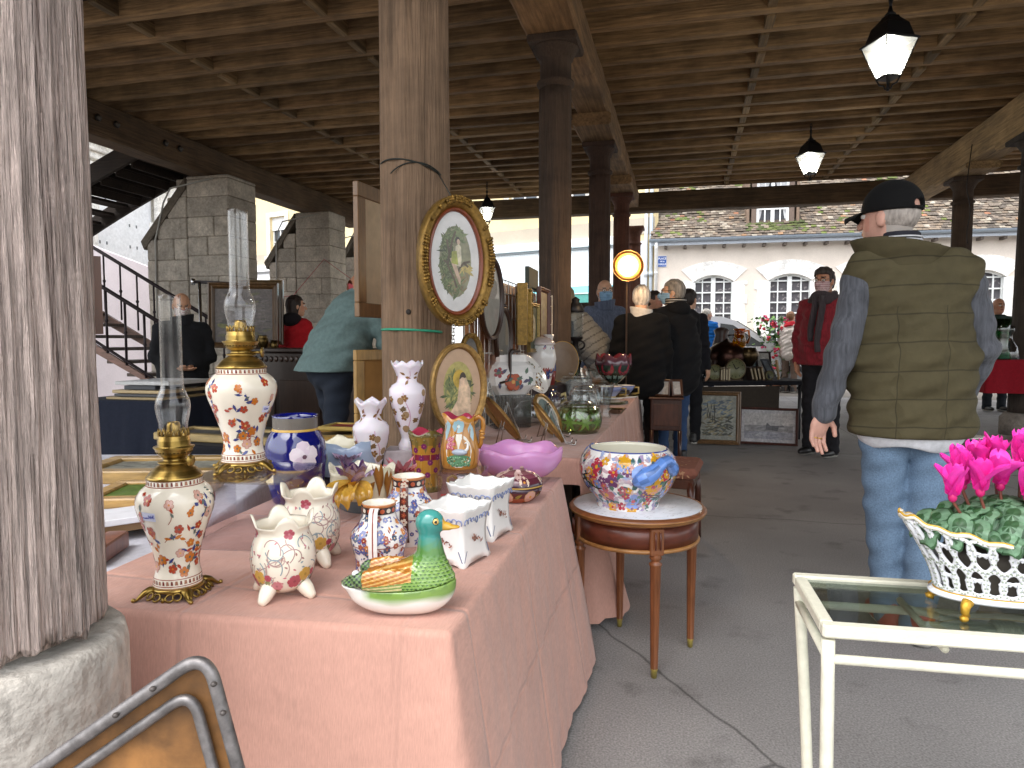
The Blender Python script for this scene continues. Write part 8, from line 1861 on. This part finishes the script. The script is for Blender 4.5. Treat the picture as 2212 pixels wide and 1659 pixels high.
# street name plate
xs, zs_ = hz(1430, 565); t2_ = thing('street_sign', 'small blue street name plate on the cream house wall', 'sign', h0 + hdv * hz(1430.5, 565)[0] + hn * .012 + Vector((0, 0, zs_)), ang4); b = B(); W_, H_ = .245, .165
b.box((0, -.004, 0), (W_ * 2 / 2 * 1.06 * 1.0, .006, H_ * 2 / 2 * 1.08 * 1.9), hx('e6e8ee')); b.box((0, -.009, 0), (W_ * 1.0, .004, H_ * 1.9), hx('2456a6')); b.build('plate', SATIN, t2_)
b = B()
for tx, z, sz in (('PLACE', .085, .082), ('DE LA', .0, .05), ('HALLE', -.085, .082)):
 vs, fs = text_mesh(tx, sz, None, .001, .002); b.add([(v.x, -.0125 - v.z, z + v.y) for v in vs], fs, hx('f4f6fa'), 0, False)
b.build('lettering', MATTE, t2_)
# flowers under the windows
def flower_bush(label, u, v, D, n, hgt, cols, fc):
 p = GD(u, v, D); t = thing('geranium', label, 'plant', (p.x, p.y, 0)); b = B(); f = B(); r = random.Random(int(u)); b.lathe([(.14, 0), (.2, .3), (.18, .3), (0, .28)], hx('8a5a40'), 16, caps=False); b.build('pot', MATTE, t); b = B()
 for i in range(n):
  q = Vector((r.gauss(0, .2), r.gauss(0, .14), r.uniform(.3, hgt))); a = r.uniform(0, 6.28); M = Matrix.Rotation(a, 3, 'Z') @ Matrix.Rotation(r.uniform(.2, 1.2), 3, 'X'); s_ = r.uniform(.04, .075); b.add([q + M @ Vector(v_) * s_ for v_ in ((-.6, -.5, 0), (0, -.8, 0), (.6, -.5, 0), (.7, .3, 0), (0, .8, .1), (-.7, .3, 0))], [(0, 1, 2, 3, 4, 5)], r.choice(cols))
 b.build('leaves', LEAF, t)
 for i in range(n // 12):
  f = B()
  q = Vector((r.gauss(0, .2), r.gauss(0, .16), r.uniform(.4, hgt + .05)))
  for j in range(6): f.ell(q + Vector((r.uniform(-.05, .05), r.uniform(-.05, .05), r.uniform(-.05, .05))), (.03, .03, .03), r.choice(fc), 6, 4)
  f.build('bloom', PETAL, t)
flower_bush('pink and red geraniums below the second window of the cream house', 1672, 735, 16, 420, 1.75, [hx('4f7a3c'), hx('6a944a'), hx('3d6434')], [hx('d04a78'), hx('d8343c')])
flower_bush('green potted plant with red flowers below the right window', 2188, 735, 16, 320, 1.5, [hx('6a8a3c'), hx('4f7a3c')], [hx('d8443c')])
flower_bush('leafy green pot plant behind the white van', 1588, 735, 19, 200, 1.3, [hx('4f7a3c'), hx('3d6434')], [hx('c05060')])
# ================================================================ white van parked in the square
p = GD(1606, 735, 16.8); t = thing('parked_van', 'white van with a steep sloping windscreen parked before the cream house', 'van', (p.x, p.y, 0), R(2)); WV = hx('e2e4e8')
pf = [(-2.6, .35), (1.7, .35), (1.78, .62), (1.72, .82), (1.45, .92), (.72, 1.0), (-.28, 1.66), (-.6, 1.76), (-2.5, 1.78), (-2.62, 1.6)]
b = B(); b.prism(pf, -.82, .82, WV); b.build('body', mat('white_car_paint', .25, coat=.5, noise=(3, .03)), t)
b = B(); b.add([(.66, -.74, 1.055), (.66, .74, 1.055), (-.24, .70, 1.645), (-.24, -.70, 1.645)], [(0, 1, 2, 3)], hx('2e363c'), 0, False); b.v = [(x + .012, y, z + .016) for x, y, z in b.v]; b.build('windscreen', mat('dark_car_glass', .06, spec=.8), t)
for s_ in (-1, 1):
 b = B(); y = s_ * .823; b.add([(.42, y, 1.06), (-.34, y, 1.56), (-.62, y, 1.6), (-.62, y, 1.06)], [(0, 1, 2, 3)], hx('2e363c'), 0, False); b.build('side_window', MC['dark_car_glass'], t)
 for x in (1.05, -1.75):
  b = B(); M = Matrix.Rotation(R(90), 3, 'X'); b.lathe([(.0, -.09), (.2, -.09), (.31, -.08), (.32, 0), (.31, .08), (.2, .09), (0, .09)], [hx('9a9c9e')] + [hx('1c1c1e')] * 4 + [hx('9a9c9e')], 28, caps=False); b.v = [tuple(M @ Vector(v) + Vector((x, s_ * .76, .32))) for v in b.v]; b.build('wheel', MATTE, t)
 b = B(); b.ell((1.72, s_ * .6, .72), (.06, .14, .09), hx('d9dde2'), 12, 8); b.build('headlight', SATIN, t)
# ================================================================ far stall behind the shoppers
pS = G(1620, 900, 0); sc_ = K(GD(1620, 780, 7.9)); t = thing('dark_stall_table', 'dark cloth covered stall table crowded with bric-a-brac in front of the square', 'table', (0, 0, 0))
s0, s1 = GD(1505, 735, 8.0), GD(1745, 735, 8.2); s0.z = s1.z = 0; sv = s1 - s0; SLn = sv.length; sv.normalize(); sa = math.atan2(sv.y, sv.x); sn = Vector((-sv.y, sv.x, 0)); t.location = s0; ZS = .72
b = B(); c = sv * SLn / 2 + sn * .4; b.box((c.x, c.y, ZS - .03), (SLn + .2, .85, .05), hx('16161c'), rz=sa, bev=.01); b.build('table_top', CLOTH, t)
b = B(); c = sv * (SLn * .36) - sn * .02; b.box((c.x, c.y, ZS / 2 - .03), (SLn * .76, .03, ZS - .065), hx('3a332c'), rz=sa, bev=.008); b.build('hanging_cloth', CLOTH, t)
for x in (.05, SLn - .05):
 for y in (.06, .74): b = B(); c = sv * x + sn * y; b.tube([(c.x, c.y, 0), (c.x, c.y, ZS - .056)], .02, hx('2a2a2c'), 8); b.build('leg', IRON, t)
def on_stall(u, back=0): q = GD(u, 735, 8.0); q.z = 0; x = (q - s0).dot(sv); return s0 + sv * x + sn * (.12 + back) + Vector((0, 0, ZS - .004))
kS = 8.0 / F
# clocks and books along the front
for u, r_, lab in ((1604, 27, 'brass mantel clock with a pale green dial between two rows of books'), (1556, 20, 'round alarm clock half hidden behind the black anorak'), (1687, 12, 'small round barometer leaning on the books')):
 p = on_stall(u, -.02 if u == 1604 else .0); rr = r_ * kS * .8; t = thing('mantel_clock', lab, 'clock', p, sa); b = B(); M = Matrix.Rotation(R(90), 3, 'X'); b.lathe([(0, -.03), (rr * 1.1, -.03), (rr * 1.14, 0), (rr * 1.1, .03), (rr, .034), (rr * .98, .026), (0, .026)], [hx('4a3a2a')] * 3 + [hx('5a4a28')] * 2 + [hx('6f7050')], 32, caps=False); b.v = [tuple(M @ Vector(v) + Vector((0, 0, rr * 1.2))) for v in b.v]; b.box((0, 0, rr * .08), (rr * 1.6, .06, rr * .16), hx('3a2c20'), bev=.003); b.build('case', SATIN, t)
 b = B(); f = Flat((0, -.0265, rr * 1.2), (1, 0, 0), (0, 0, 1), (0, -1, 0)); stem_on(b, f, [(0, 0), (-.3 * rr, .55 * rr)], .1 * rr, hx('1a1a1a'), .002); stem_on(b, f, [(0, 0), (.35 * rr, .2 * rr)], .1 * rr, hx('1a1a1a'), .002)
 for i in range(12): a = i * .5236; stem_on(b, f, [(.72 * rr * math.cos(a), .72 * rr * math.sin(a)), (.86 * rr * math.cos(a), .86 * rr * math.sin(a))], .07 * rr, hx('2a2a24'), .002)
 b.build('hands', MATTE, t)
BKC = ['5a4632', '6a5a44', '4a3830', '7a6a50', '3d342c', '6b5138']
for i, u in enumerate((1570, 1576, 1582, 1588)):
 b = B(); hh = rnd.uniform(.145, .165); b.box((0, 0, hh / 2), (.026, .11, hh), hx(BKC[i]), bev=.002); b.box((0, -.001, hh - .0005), (.020, .104, .006), hx('cfc3aa')); b.box((.0, -.0555, hh * .5), (.020, .003, hh * .8), hx('b5a88c')); o = b.build('book', MATTE, loc=on_stall(u), rz=sa); tag(o, ['brown old book standing leftmost in the row left of the green dial clock', 'second old book from the left beside the green dial clock', 'third old book from the left beside the green dial clock', 'old book touching the green dial clock on its left'][i], 'book', 'old books on the dark stall')
for i, u in enumerate((1642, 1651, 1659, 1668)):
 b = B(); hh = rnd.uniform(.145, .165); b.box((0, 0, hh / 2), (.024, .11, hh), hx(BKC[(i + 2) % 6]), tilt=Matrix.Rotation(R(-14), 3, 'Y'), bev=.002); b.box((-.0, -.0555, hh * .5), (.018, .003, hh * .8), hx('a5977c'), tilt=Matrix.Rotation(R(-14), 3, 'Y')); o = b.build('book', MATTE, loc=on_stall(u) + Vector((0, 0, .004)), rz=sa); tag(o, ['slanting old book closest to the green dial clock on its right', 'second slanting old book right of the green dial clock', 'third slanting old book right of the green dial clock', 'last slanting old book next to the small round barometer'][i], 'book', 'old books on the dark stall')
# pots, jugs, bottles
def pot(name, label, cat, u, back, prof, col, m_, z0=0, extra=None, group=None):
 p = on_stall(u, back) + Vector((0, 0, z0)); t = thing(name, label, cat, p, sa, group); b = B(); b.lathe([(a * kS, c * kS) for a, c in prof], col, 24, caps=False); b.build('body', m_, t)
 if extra: extra(t)
def hdl(col, m_, x0, z0, z1, out=14):
 def f(t): b = B(); b.tube([(x * kS, 0, z * kS) for x, z in ((x0, z1), (x0 + out, z1 + 2), (x0 + out + 2, (z0 + z1) / 2), (x0 + 6, z0))], 2.6 * kS, col, 6); b.build('handle', m_, t)
 return f
b = B(); b.box((0, 0, .085), (.20, .16, .17), hx('241a16'), bev=.006); o = b.build('dark_box', VARN, loc=on_stall(1652, .14), rz=sa); tag(o, 'dark wooden box under the round brass pot', 'box')
pot('brass_pot', 'dark round brass pot carrying the amber jug', 'pot', 1648, .14, [(12, 0), (14, 3), (24, 16), (26, 28), (20, 38), (18, 42), (0, 42)], hx('4a3c28'), BRASS, .17)
pot('amber_jug', 'yellow amber glass jug standing highest on the dark stall', 'jug', 1628, .14, [(10, 0), (13, 2), (15, 14), (12, 26), (10, 34), (14, 42), (13, 42), (8, 30), (0, 3)], hx('f0c020'), glass('amber_glass', .05, 1.5, 1.0), .17 + 42.3 * kS, hdl(hx('d9a05a'), GLASS, 12, 8, 36, 10))
pot('copper_kettle', 'big dark copper kettle with white topped lid left of the amber jug', 'kettle', 1605, .22, [(30, 0), (38, 6), (44, 26), (38, 48), (24, 58), (10, 62), (4, 68), (0, 70)], hx('38241e'), BRASS, .13, hdl(hx('2a1c18'), IRON, 36, 14, 44))
pot('coffee_pot', 'dark spouted pot on top behind the copper kettle', 'pot', 1612, .45, [(20, 0), (24, 10), (20, 40), (14, 60), (18, 72), (10, 78), (0, 80)], hx('33221e'), SATIN, .22, hdl(hx('33221e'), SATIN, 16, 20, 60))
CLB = hx('dfe2e6')
for i, (u, back, h) in enumerate(((1545, .2, 42), (1556, .35, 52), (1570, .25, 60), (1580, .45, 70), (1564, .1, 36), (1538, .4, 44))):
 pot('glass_carafe', ['small clear glass carafe nearest the black anorak', 'clear glass carafe second from the anorak', 'taller clear glass carafe behind the old books', 'tallest clear carafe before the copper kettle', 'shortest clear glass at the front behind the books', 'clear glass carafe at the back beside the black anorak'][i], 'carafe', u, back, [(9, 0), (11, 3), (12, h * .35), (5, h * .6), (4, h * .9), (6, h), (5, h), (0, 3)], CLB, CRYST, .0, None, 'clear glass carafes on the dark stall')
for i, (u, h) in enumerate(((1550, 38), (1562, 46))): pot('candlestick', ['dark turned candlestick behind the alarm clock', 'taller dark candlestick behind the leftmost books'][i], 'candlestick', u, .06, [(12, 0), (12, 3), (5, 8), (4, h * .4), (7, h * .5), (4, h * .7), (8, h), (0, h)], hx('2a1c1a'), VARN)
r = random.Random(12)
for i in range(14):
 u = 1540 + i * 9.5; h = r.uniform(20, 42); c = hx(r.choice(['3a2a22', '4a382a', '2c2624', '5a4632', '6a6a6c', '403430'])); w_ = r.uniform(8, 14)
 pot('small_pot', 'small dark pot crowded behind the books on the dark stall', 'pot', u, r.uniform(.28, .55), [(w_ * .7, 0), (w_, h * .3), (w_ * .8, h * .6), (w_ * .4, h * .75), (w_ * .6, h * .9), (w_ * .2, h), (0, h)], c, SATIN if i % 2 else BRASS, 0, None, 'small dark pots on the dark stall')
# little pictures on the right of that stall
for i, (u, back, w_, h_, ln, c1, c2) in enumerate(((1672, .30, .09, .13, -20, '6f8088', '8aa0a6'), (1700, .25, .10, .17, -12, '2a1a16', '8d8a84'), (1690, .05, .07, .13, -30, '3a3c42', '5a6066'), (1712, .05, .055, .12, -8, '8a6a34', '7a5c2c'))):
 rect_frame(['pale blue picture leaning right of the brass pot', 'dark framed oval portrait standing tallest on the right of the dark stall', 'grey glass fronted picture lying back in front of the dark frame', 'narrow yellow wooden frame at the right end of the dark stall'][i], on_stall(u, back) + Vector((0, 0, h_ + .006)), w_, h_, sa + R((-10, 5, 25, 55)[i]), .02, hx(c1), VARN, hx(c2), .02, oval=hx('a5a29c') if i == 1 else None, lean=R(ln), group='little pictures on the dark stall')
# pictures standing on the ground
def stormy(b, f, W, H):
 r = random.Random(8)
 for i in range(150):
  x, z = r.uniform(-.95, .95), r.uniform(-.95, .95); c = r.choice(['6a7884', '8a8a80', '54606a', '9a9478']) if z > .1 else r.choice(['4a4a3c', '6a6450', '3a3c38', '857a5c', '54564a']); leaf_on(b, f, x * W * .8, z * H * .85, r.uniform(-.5, .8), W * .35, H * .09, hx(c), .001 + i * 1e-6)
 for i in range(14): leaf_on(b, f, -.35 * W + r.uniform(-.05, .05), (r.uniform(-.2, .65)) * H, 1.57, H * .3, W * .06, hx('33342e'), .0015)
def sea(b, f, W, H):
 for z0, z1, c in ((.05, .8, 'b5b0ae'), (-.35, .05, '8f8c8c'), (-.8, -.35, '9a98a0')): b.add([f.P(x * W * .9, z * H, .001) for x, z in ((-1, z0), (1, z0), (1, z1), (-1, z1))], [(0, 1, 2, 3)], hx(c), 0, False)
 r = random.Random(3)
 for i in range(50): leaf_on(b, f, r.uniform(-.85, .85) * W, r.uniform(-.75, 0) * H, r.uniform(-.1, .1), W * .3, H * .02, hx(r.choice(['7a7880', 'c4c0be', '6a6870'])), .0016)
 poly_on(b, f, .1 * W, .02 * H, [(-.2 * W, -.25 * H), (.25 * W, -.3 * H), (.3 * W, .02 * H), (-.05 * W, .03 * H), (-.16 * W, .2 * H)], hx('5f5d60'), .002); poly_on(b, f, .5 * W, .03 * H, [(-.1 * W, -.03 * H), (.1 * W, -.02 * H), (.02 * W, .06 * H)], hx('5a585c'), .002)
for lab, u0, u1, v0, v1, D, cf, art, mk in (('seascape with a tower in a broad brown frame standing on the ground', 1502, 1598, 822, 936, 7.85, '6b5136', '8a8a80', stormy), ('wide grey sea picture in a thin red brown frame standing on the ground', 1600, 1720, 856, 936, 7.8, '4f2a20', 'b5b2b4', sea)):
 p = GD((u0 + u1) / 2, (v0 + v1) / 2, D); k = K(p); H = (v1 - v0) * k / 2; rect_frame(lab, Vector((p.x, p.y, H + .012)), (u1 - u0) * k / 2, H, face(p), .05 if mk is stormy else .028, hx(cf), VARN, hx(art), .035, mark=mk, lean=R(-6), group='pictures standing on the ground by the dark stall')
# small wooden cabinet with frames on top
p = GD(1441, 735, 6.1); p.z = 0; k = 6.1 / F; t = thing('wooden_cabinet', 'small dark wooden cabinet on legs before the man in the anorak', 'cabinet', p, face(p)); b = B(); w_, z1_ = 66 * k, 1.2 - (862 - 735) * k; z0_ = 1.2 - (930 - 735) * k; b.box((0, .1, (z0_ + z1_) / 2), (w_, .3, z1_ - z0_), hx('3d2218'), bev=.008); b.box((0, .1, z1_ + .008), (w_ + .03, .33, .016), hx('4a2a1c'), bev=.004); b.build('case', VARN, t)
b = B(); b.box((0, -.052, (z0_ + z1_) / 2), (w_ * .8, .01, (z1_ - z0_) * .7), hx('4a2a1c'), bev=.003); b.build('door', VARN, t)
for sx in (-1, 1):
 for sy in (-.03, .23): b = B(); b.tube([(sx * w_ * .45, sy, z0_), (sx * w_ * .46, sy, 0)], [.018, .012], hx('3d2218'), 8); b.build('leg', VARN, t)
for i, (dx_, w2, h2) in enumerate(((-.05, .085, .075), (.09, .05, .075))): rect_frame(['small standing frame with a white mount on the dark cabinet', 'narrow standing frame at the right of the dark cabinet'][i], Vector(p) + Matrix.Rotation(face(p), 3, 'Z') @ Vector((dx_, .08, z1_ + .018 + h2)), w2, h2, face(p) + R(-10 + 30 * i), .016, hx('5a3a26'), VARN, hx('a5a09a'), .02, lean=R(-15), group='frames on the dark cabinet')
# red table at the right with glass
p = GD(2200, 735, 8.6); p.z = 0; t = tablecloth('tablecloth', 'deep red cloth on the table at the right edge behind the vest', [Vector((p.x - .45, p.y - .3, 0)), Vector((p.x + .9, p.y - .3, 0)), Vector((p.x + .9, p.y + .4, 0)), Vector((p.x - .45, p.y + .4, 0))], 1.2 - 42 * 8.3 / F, .55, lambda s, t: .02, hx('8a1422'), CLOTH, 'tablecloths on the stall tables', 13)
zt_ = 1.2 - 42 * 8.3 / F; kk2 = 8.4 / F
for nm, lab, cat, u, pr, c in (('green_vase', 'tall pale green glass vase on the deep red cloth', 'vase', 2163, [(18, 0), (20, 3), (13, 30), (14, 60), (18, 88), (17, 88), (12, 60), (11, 30), (0, 4)], hx('7fc4a0')), ('decanter', 'clear stoppered decanter on the deep red cloth', 'decanter', 2182, [(17, 0), (18, 3), (15, 26), (5, 42), (4, 56), (8, 60), (8, 72), (0, 74)], CLB)):
 q = GD(u, 735, 8.45); t = thing(nm, lab, cat, (q.x, q.y, zt_), 0); b = B(); b.lathe([(a * kk2, c_ * kk2) for a, c_ in pr], c, 24, caps=False); b.build('body', CRYST, t)
p = GD(2090, 948, 3.6); t = thing('white_plate', 'white plate on a small dark table behind the cyclamen', 'plate', (p.x, p.y, p.z)); b = B(); b.lathe([(0, 0), (.05, 0), (.085, .012), (.085, .016), (.05, .006), (0, .006)], WHITE, 32, caps=False); b.build('dish', GLAZE, t)
t = thing('side_table', 'small dark side table under the white plate', 'table', (p.x + .12, p.y + .05, 0)); b = B(); b.box((0, 0, p.z - .018), (.5, .36, .03), hx('3a1f18'), bev=.004); b.build('table_top', VARN, t)
for sx in (-1, 1):
 for sy in (-1, 1): b = B(); b.tube([(sx * .22, sy * .15, 0), (sx * .22, sy * .15, p.z - .034)], .016, hx('3a1f18'), 8); b.build('leg', VARN, t)
# glass lantern beside the dark column
p = GD(1243, 735, 6.3); k = 6.3 / F; t = thing('carriage_lamp', 'black and glass carriage lamp right of the dark column', 'lamp', (p.x, p.y, 0)); zc = 1.2 + 60 * k; BK = hx('16161a')
b = B(); b.lathe([(17 * k, zc), (19 * k, zc + 4 * k), (14 * k, zc + 16 * k), (8 * k, zc + 22 * k), (9 * k, zc + 28 * k), (3 * k, zc + 32 * k), (0, zc + 34 * k)], BK, 20, caps=False); b.build('hood', IRON, t)
b = B(); b.lathe([(15 * k, zc - 52 * k), (17 * k, zc)], hx('e9eef0'), 20, caps=False); b.build('glass', GLASS, t)
b = B(); b.lathe([(16 * k, zc - 52 * k), (16 * k, zc - 57 * k), (6 * k, zc - 62 * k), (6 * k, zc - 80 * k), (.03, zc - 84 * k), (.03, .03), (.12, .02), (.12, 0)], BK, 20, caps=False); b.tube([((6 + 14 * math.sin(q)) * k, 0, zc - (70 - 10 * math.cos(q)) * k) for q in [i * .4 for i in range(8)]], 2.4 * k, BK, 6); b.build('bracket', IRON, t)
# ================================================================ left background stall
def gl(u, D): p = GD(u, 735, D); p.z = 0; return p
# dark blue table with pictures stacked on it
a0, a1_ = gl(150, 5.6), gl(345, 5.4); ex = (a1_ - a0).normalized(); ey = Vector((-ex.y, ex.x, 0)); zt5 = 1.2 - (868 - 735) * 5.4 / F
tablecloth('tablecloth', 'dark navy cloth drooping over the small table of stacked pictures', [a0, a1_, a1_ + ey * .8, a0 + ey * .8], zt5, .02, lambda s, t: (.02 + (.0 if s else 0)), hx('1d2230'), CLOTH, 'tablecloths on the stall tables', 21, open_sides=())
c0 = (a0 + a1_) / 2 + ey * .35; rz5 = math.atan2(ex.y, ex.x)
zc = zt5
for i, (lab, w_, h_, c1, c2) in enumerate((('lowest gold edged picture of the stack on the navy cloth', .54, .022, 'a5906a', '8a8a88'), ('dark middle picture of the stack on the navy cloth', .42, .024, '4a4a4c', '5a5a5c'), ('second pale edged picture of the stack on the navy cloth', .50, .028, 'b59f78', 'c9c8c6'), ('dark spacer panel under the topmost picture on the navy cloth', .30, .035, '3a3d42', '3a3d42'), ('topmost silver edged picture of the stack on the navy cloth', .52, .030, 'c4c4c2', 'd0d0d0'))):
 tt = thing('stacked_picture', lab, 'picture', c0 + ex * (.10 + .02 * i) + Vector((0, 0, zc)), rz5, 'pictures stacked on the navy cloth'); b = B(); b.box((0, 0, h_ / 2), (w_, .55, h_ - .002), hx(c1), bev=.004); b.build('frame', SATIN, tt); b = B(); b.box((0, 0, h_), (w_ - .12, .43, .004), hx(c2)); b.build('canvas', MATTE, tt); zc += h_ + .003
t = thing('wooden_stool', 'dark wooden stool with slanting legs beside the navy cloth', 'stool', gl(285, 6.3), 0); b = B(); b.box((0, 0, .5), (.5, .34, .03), hx('2a2018'), bev=.005); b.build('seat', VARN, t)
for sx in (-1, 1):
 for sy in (-1, 1): b = B(); b.tube([(sx * .14, sy * .1, .49), (sx * .24, sy * .15, 0)], .02, hx('2a2018'), 8); b.build('leg', VARN, t)
b = B(); b.tube([(-.19, -.12, .24), (.19, -.12, .24)], .014, hx('2a2018'), 8); b.build('stretcher', VARN, t)
# frame hanging at the post edge
p = GD(217, 640, 1.2); rect_frame('small dark brown frame hung edge on behind the silvery post', p, .034, .066, FACE + R(-55), .013, hx('5a3826'), VARN, hx('b5b2aa'), .016, group='paintings on the left stall')
# chrome rail with two large paintings, sideboard with pots
sb0, sb1 = gl(505, 7.0), gl(800, 6.4); ex = (sb1 - sb0).normalized(); ey = Vector((-ex.y, ex.x, 0)); zs5 = 1.2 - (752 - 735) * 6.7 / F; rz5 = math.atan2(ex.y, ex.x); Ls = (sb1 - sb0).length
t = thing('sideboard', 'dark carved wooden sideboard with three brass pots on top', 'sideboard', sb0, rz5); DW = hx('2a1e18')
b = B(); b.box((Ls / 2, .25, zs5 - .02), (Ls + .06, .56, .04), DW, bev=.008); b.build('table_top', VARN, t); b = B(); b.box((Ls / 2, .25, (zs5 - .045) / 2 + .02), (Ls, .5, zs5 - .085), DW, bev=.01); b.build('case', VARN, t)
for i in range(3): b = B(); b.box((Ls * (i + .5) / 3, -.005, zs5 * .42), (Ls / 3 - .06, .02, zs5 * .6), hx('32241c'), bev=.006); b.build('door', VARN, t)
b = B()
for i in range(26): b.ell((Ls * (i + .5) / 26, -.004, zs5 - .11), (.022, .012, .03), hx('3a2a20'), 8, 6)
b.build('carved_frieze', VARN, t)
for i, (u, r_) in enumerate(((518, 17), (552, 13), (577, 8))):
 q = gl(u, 6.75); q.z = zs5 + .001; k = 6.75 / F; t = thing('brass_pot', ['largest dark brass pot on the sideboard', 'middle dark brass pot on the sideboard', 'small brass beaker at the right on the sideboard'][i], 'pot', q + ey * .1, 0, 'brass pots on the sideboard'); b = B(); b.lathe([(a * k * r_ / 17, c * k * r_ / 17) for a, c in ([(9, 0), (12, 3), (17, 16), (16, 26), (12, 32), (14, 36), (12, 36), (0, 30)] if i < 2 else [(15, 0), (16, 2), (16, 36), (14, 36), (0, 30)])], hx('5a4a2a'), 24, caps=False); b.build('body', BRASS, t)
for lab, u0, u1, v0, v1, D, c1, art in (('large dark landscape in a wide frame on the chrome rail', 455, 600, 612, 752, 7.2, '5a4228', '5c5450'), ('second gold edged painting standing behind the dark landscape', 520, 612, 606, 745, 7.5, '6a563a', '4a4038')):
 p = GD((u0 + u1) / 2, (v0 + v1) / 2, D); k = D / F
 def mk(b, f, W, H):
  r = random.Random(int(u0))
  for i in range(70): leaf_on(b, f, r.uniform(-.85, .85) * W, r.uniform(-.85, .85) * H, r.uniform(-.3, .3), W * .4, H * .12, hx(r.choice(['5a5450', '665e58', '4f4a46', '5f5c44', '6a6260'])), .001 + i * 1e-6)
  for i in range(10): leaf_on(b, f, r.uniform(-.8, -.1) * W, r.uniform(-.5, -.3) * H, 0, W * .3, H * .1, hx('6a6a3c'), .0015)
 rect_frame(lab, p, (u1 - u0) * k / 2, (v1 - v0) * k / 2, FACE + R(6), .06, hx(c1), VARN, hx(art), .05, mark=mk, lean=R(-4), group='paintings on the left stall')
t = thing('display_rail', 'chrome rail stand that carries the large dark landscape', 'stand', gl(425, 7.3)); o = Vector(t.location); b = B(); q0, q1 = GD(424, 609, 7.3) - o, GD(600, 618, 7.3) - o; b.tube([q0 - (q1 - q0) * .02, q1], .018, hx('2a2426'), 8); b.build('rail', SATIN, t); b = B(); q = GD(424, 735, 7.3) - o; b.tube([(q0.x + .04, q0.y, q0.z), (q0.x + .04, q0.y, .03)], .016, hx('d0d2d4'), 10); b.lathe([(.02, 0), (.2, .0), (.2, .02), (.02, .04)], hx('77797c'), 20, c=(q0.x + .04, q0.y, 0)); b.tube([q0 - (q1 - q0) * .02, q0 - (q1 - q0) * .05], .035, hx('c9cbcd'), 10); b.build('post', STEEL, t)
# low table with frames just behind the near stall
a0, a1_ = GD(330, 735, 3.6), GD(775, 735, 3.15); a0.z = a1_.z = 0; ex = (a1_ - a0).normalized(); ey = Vector((-ex.y, ex.x, 0)); zl = .66; rz6 = math.atan2(ex.y, ex.x)
tablecloth('tablecloth', 'black cloth on the low table of frames behind the blue vase', [a0, a1_, a1_ + ey * .75, a0 + ey * .75], zl, .03, lambda s, t: .02, hx('15151a'), CLOTH, 'tablecloths on the stall tables', 31)
flat_picture('yellow wooden frame lying with its corner towards the milky vases', GD(735, 735, 3.3) * 1 + Vector((0, 0, zl + .004 - 1.2 + (1.2 - GD(735, 735, 3.3).z))), rz6 + R(30), .46, .40, .06, hx('a5813f'), hx('6a5a40'), .07)
flat_picture('narrow gold frame lying across the yellow wooden one', GD(760, 735, 3.45) + Vector((0, 0, zl + .078 - GD(760, 735, 3.45).z)), rz6 + R(8), .40, .2, .03, hx('b5994e'), hx('8a2a2a'), .02)
flat_picture('long picture in a gold frame lying on the black cloth behind the lamps', GD(455, 735, 3.55) + Vector((0, 0, zl + .004 - GD(455, 735, 3.55).z)), rz6 + R(3), .8, .3, .05, hx('a08a5c'), hx('4a4a4a'), .04)
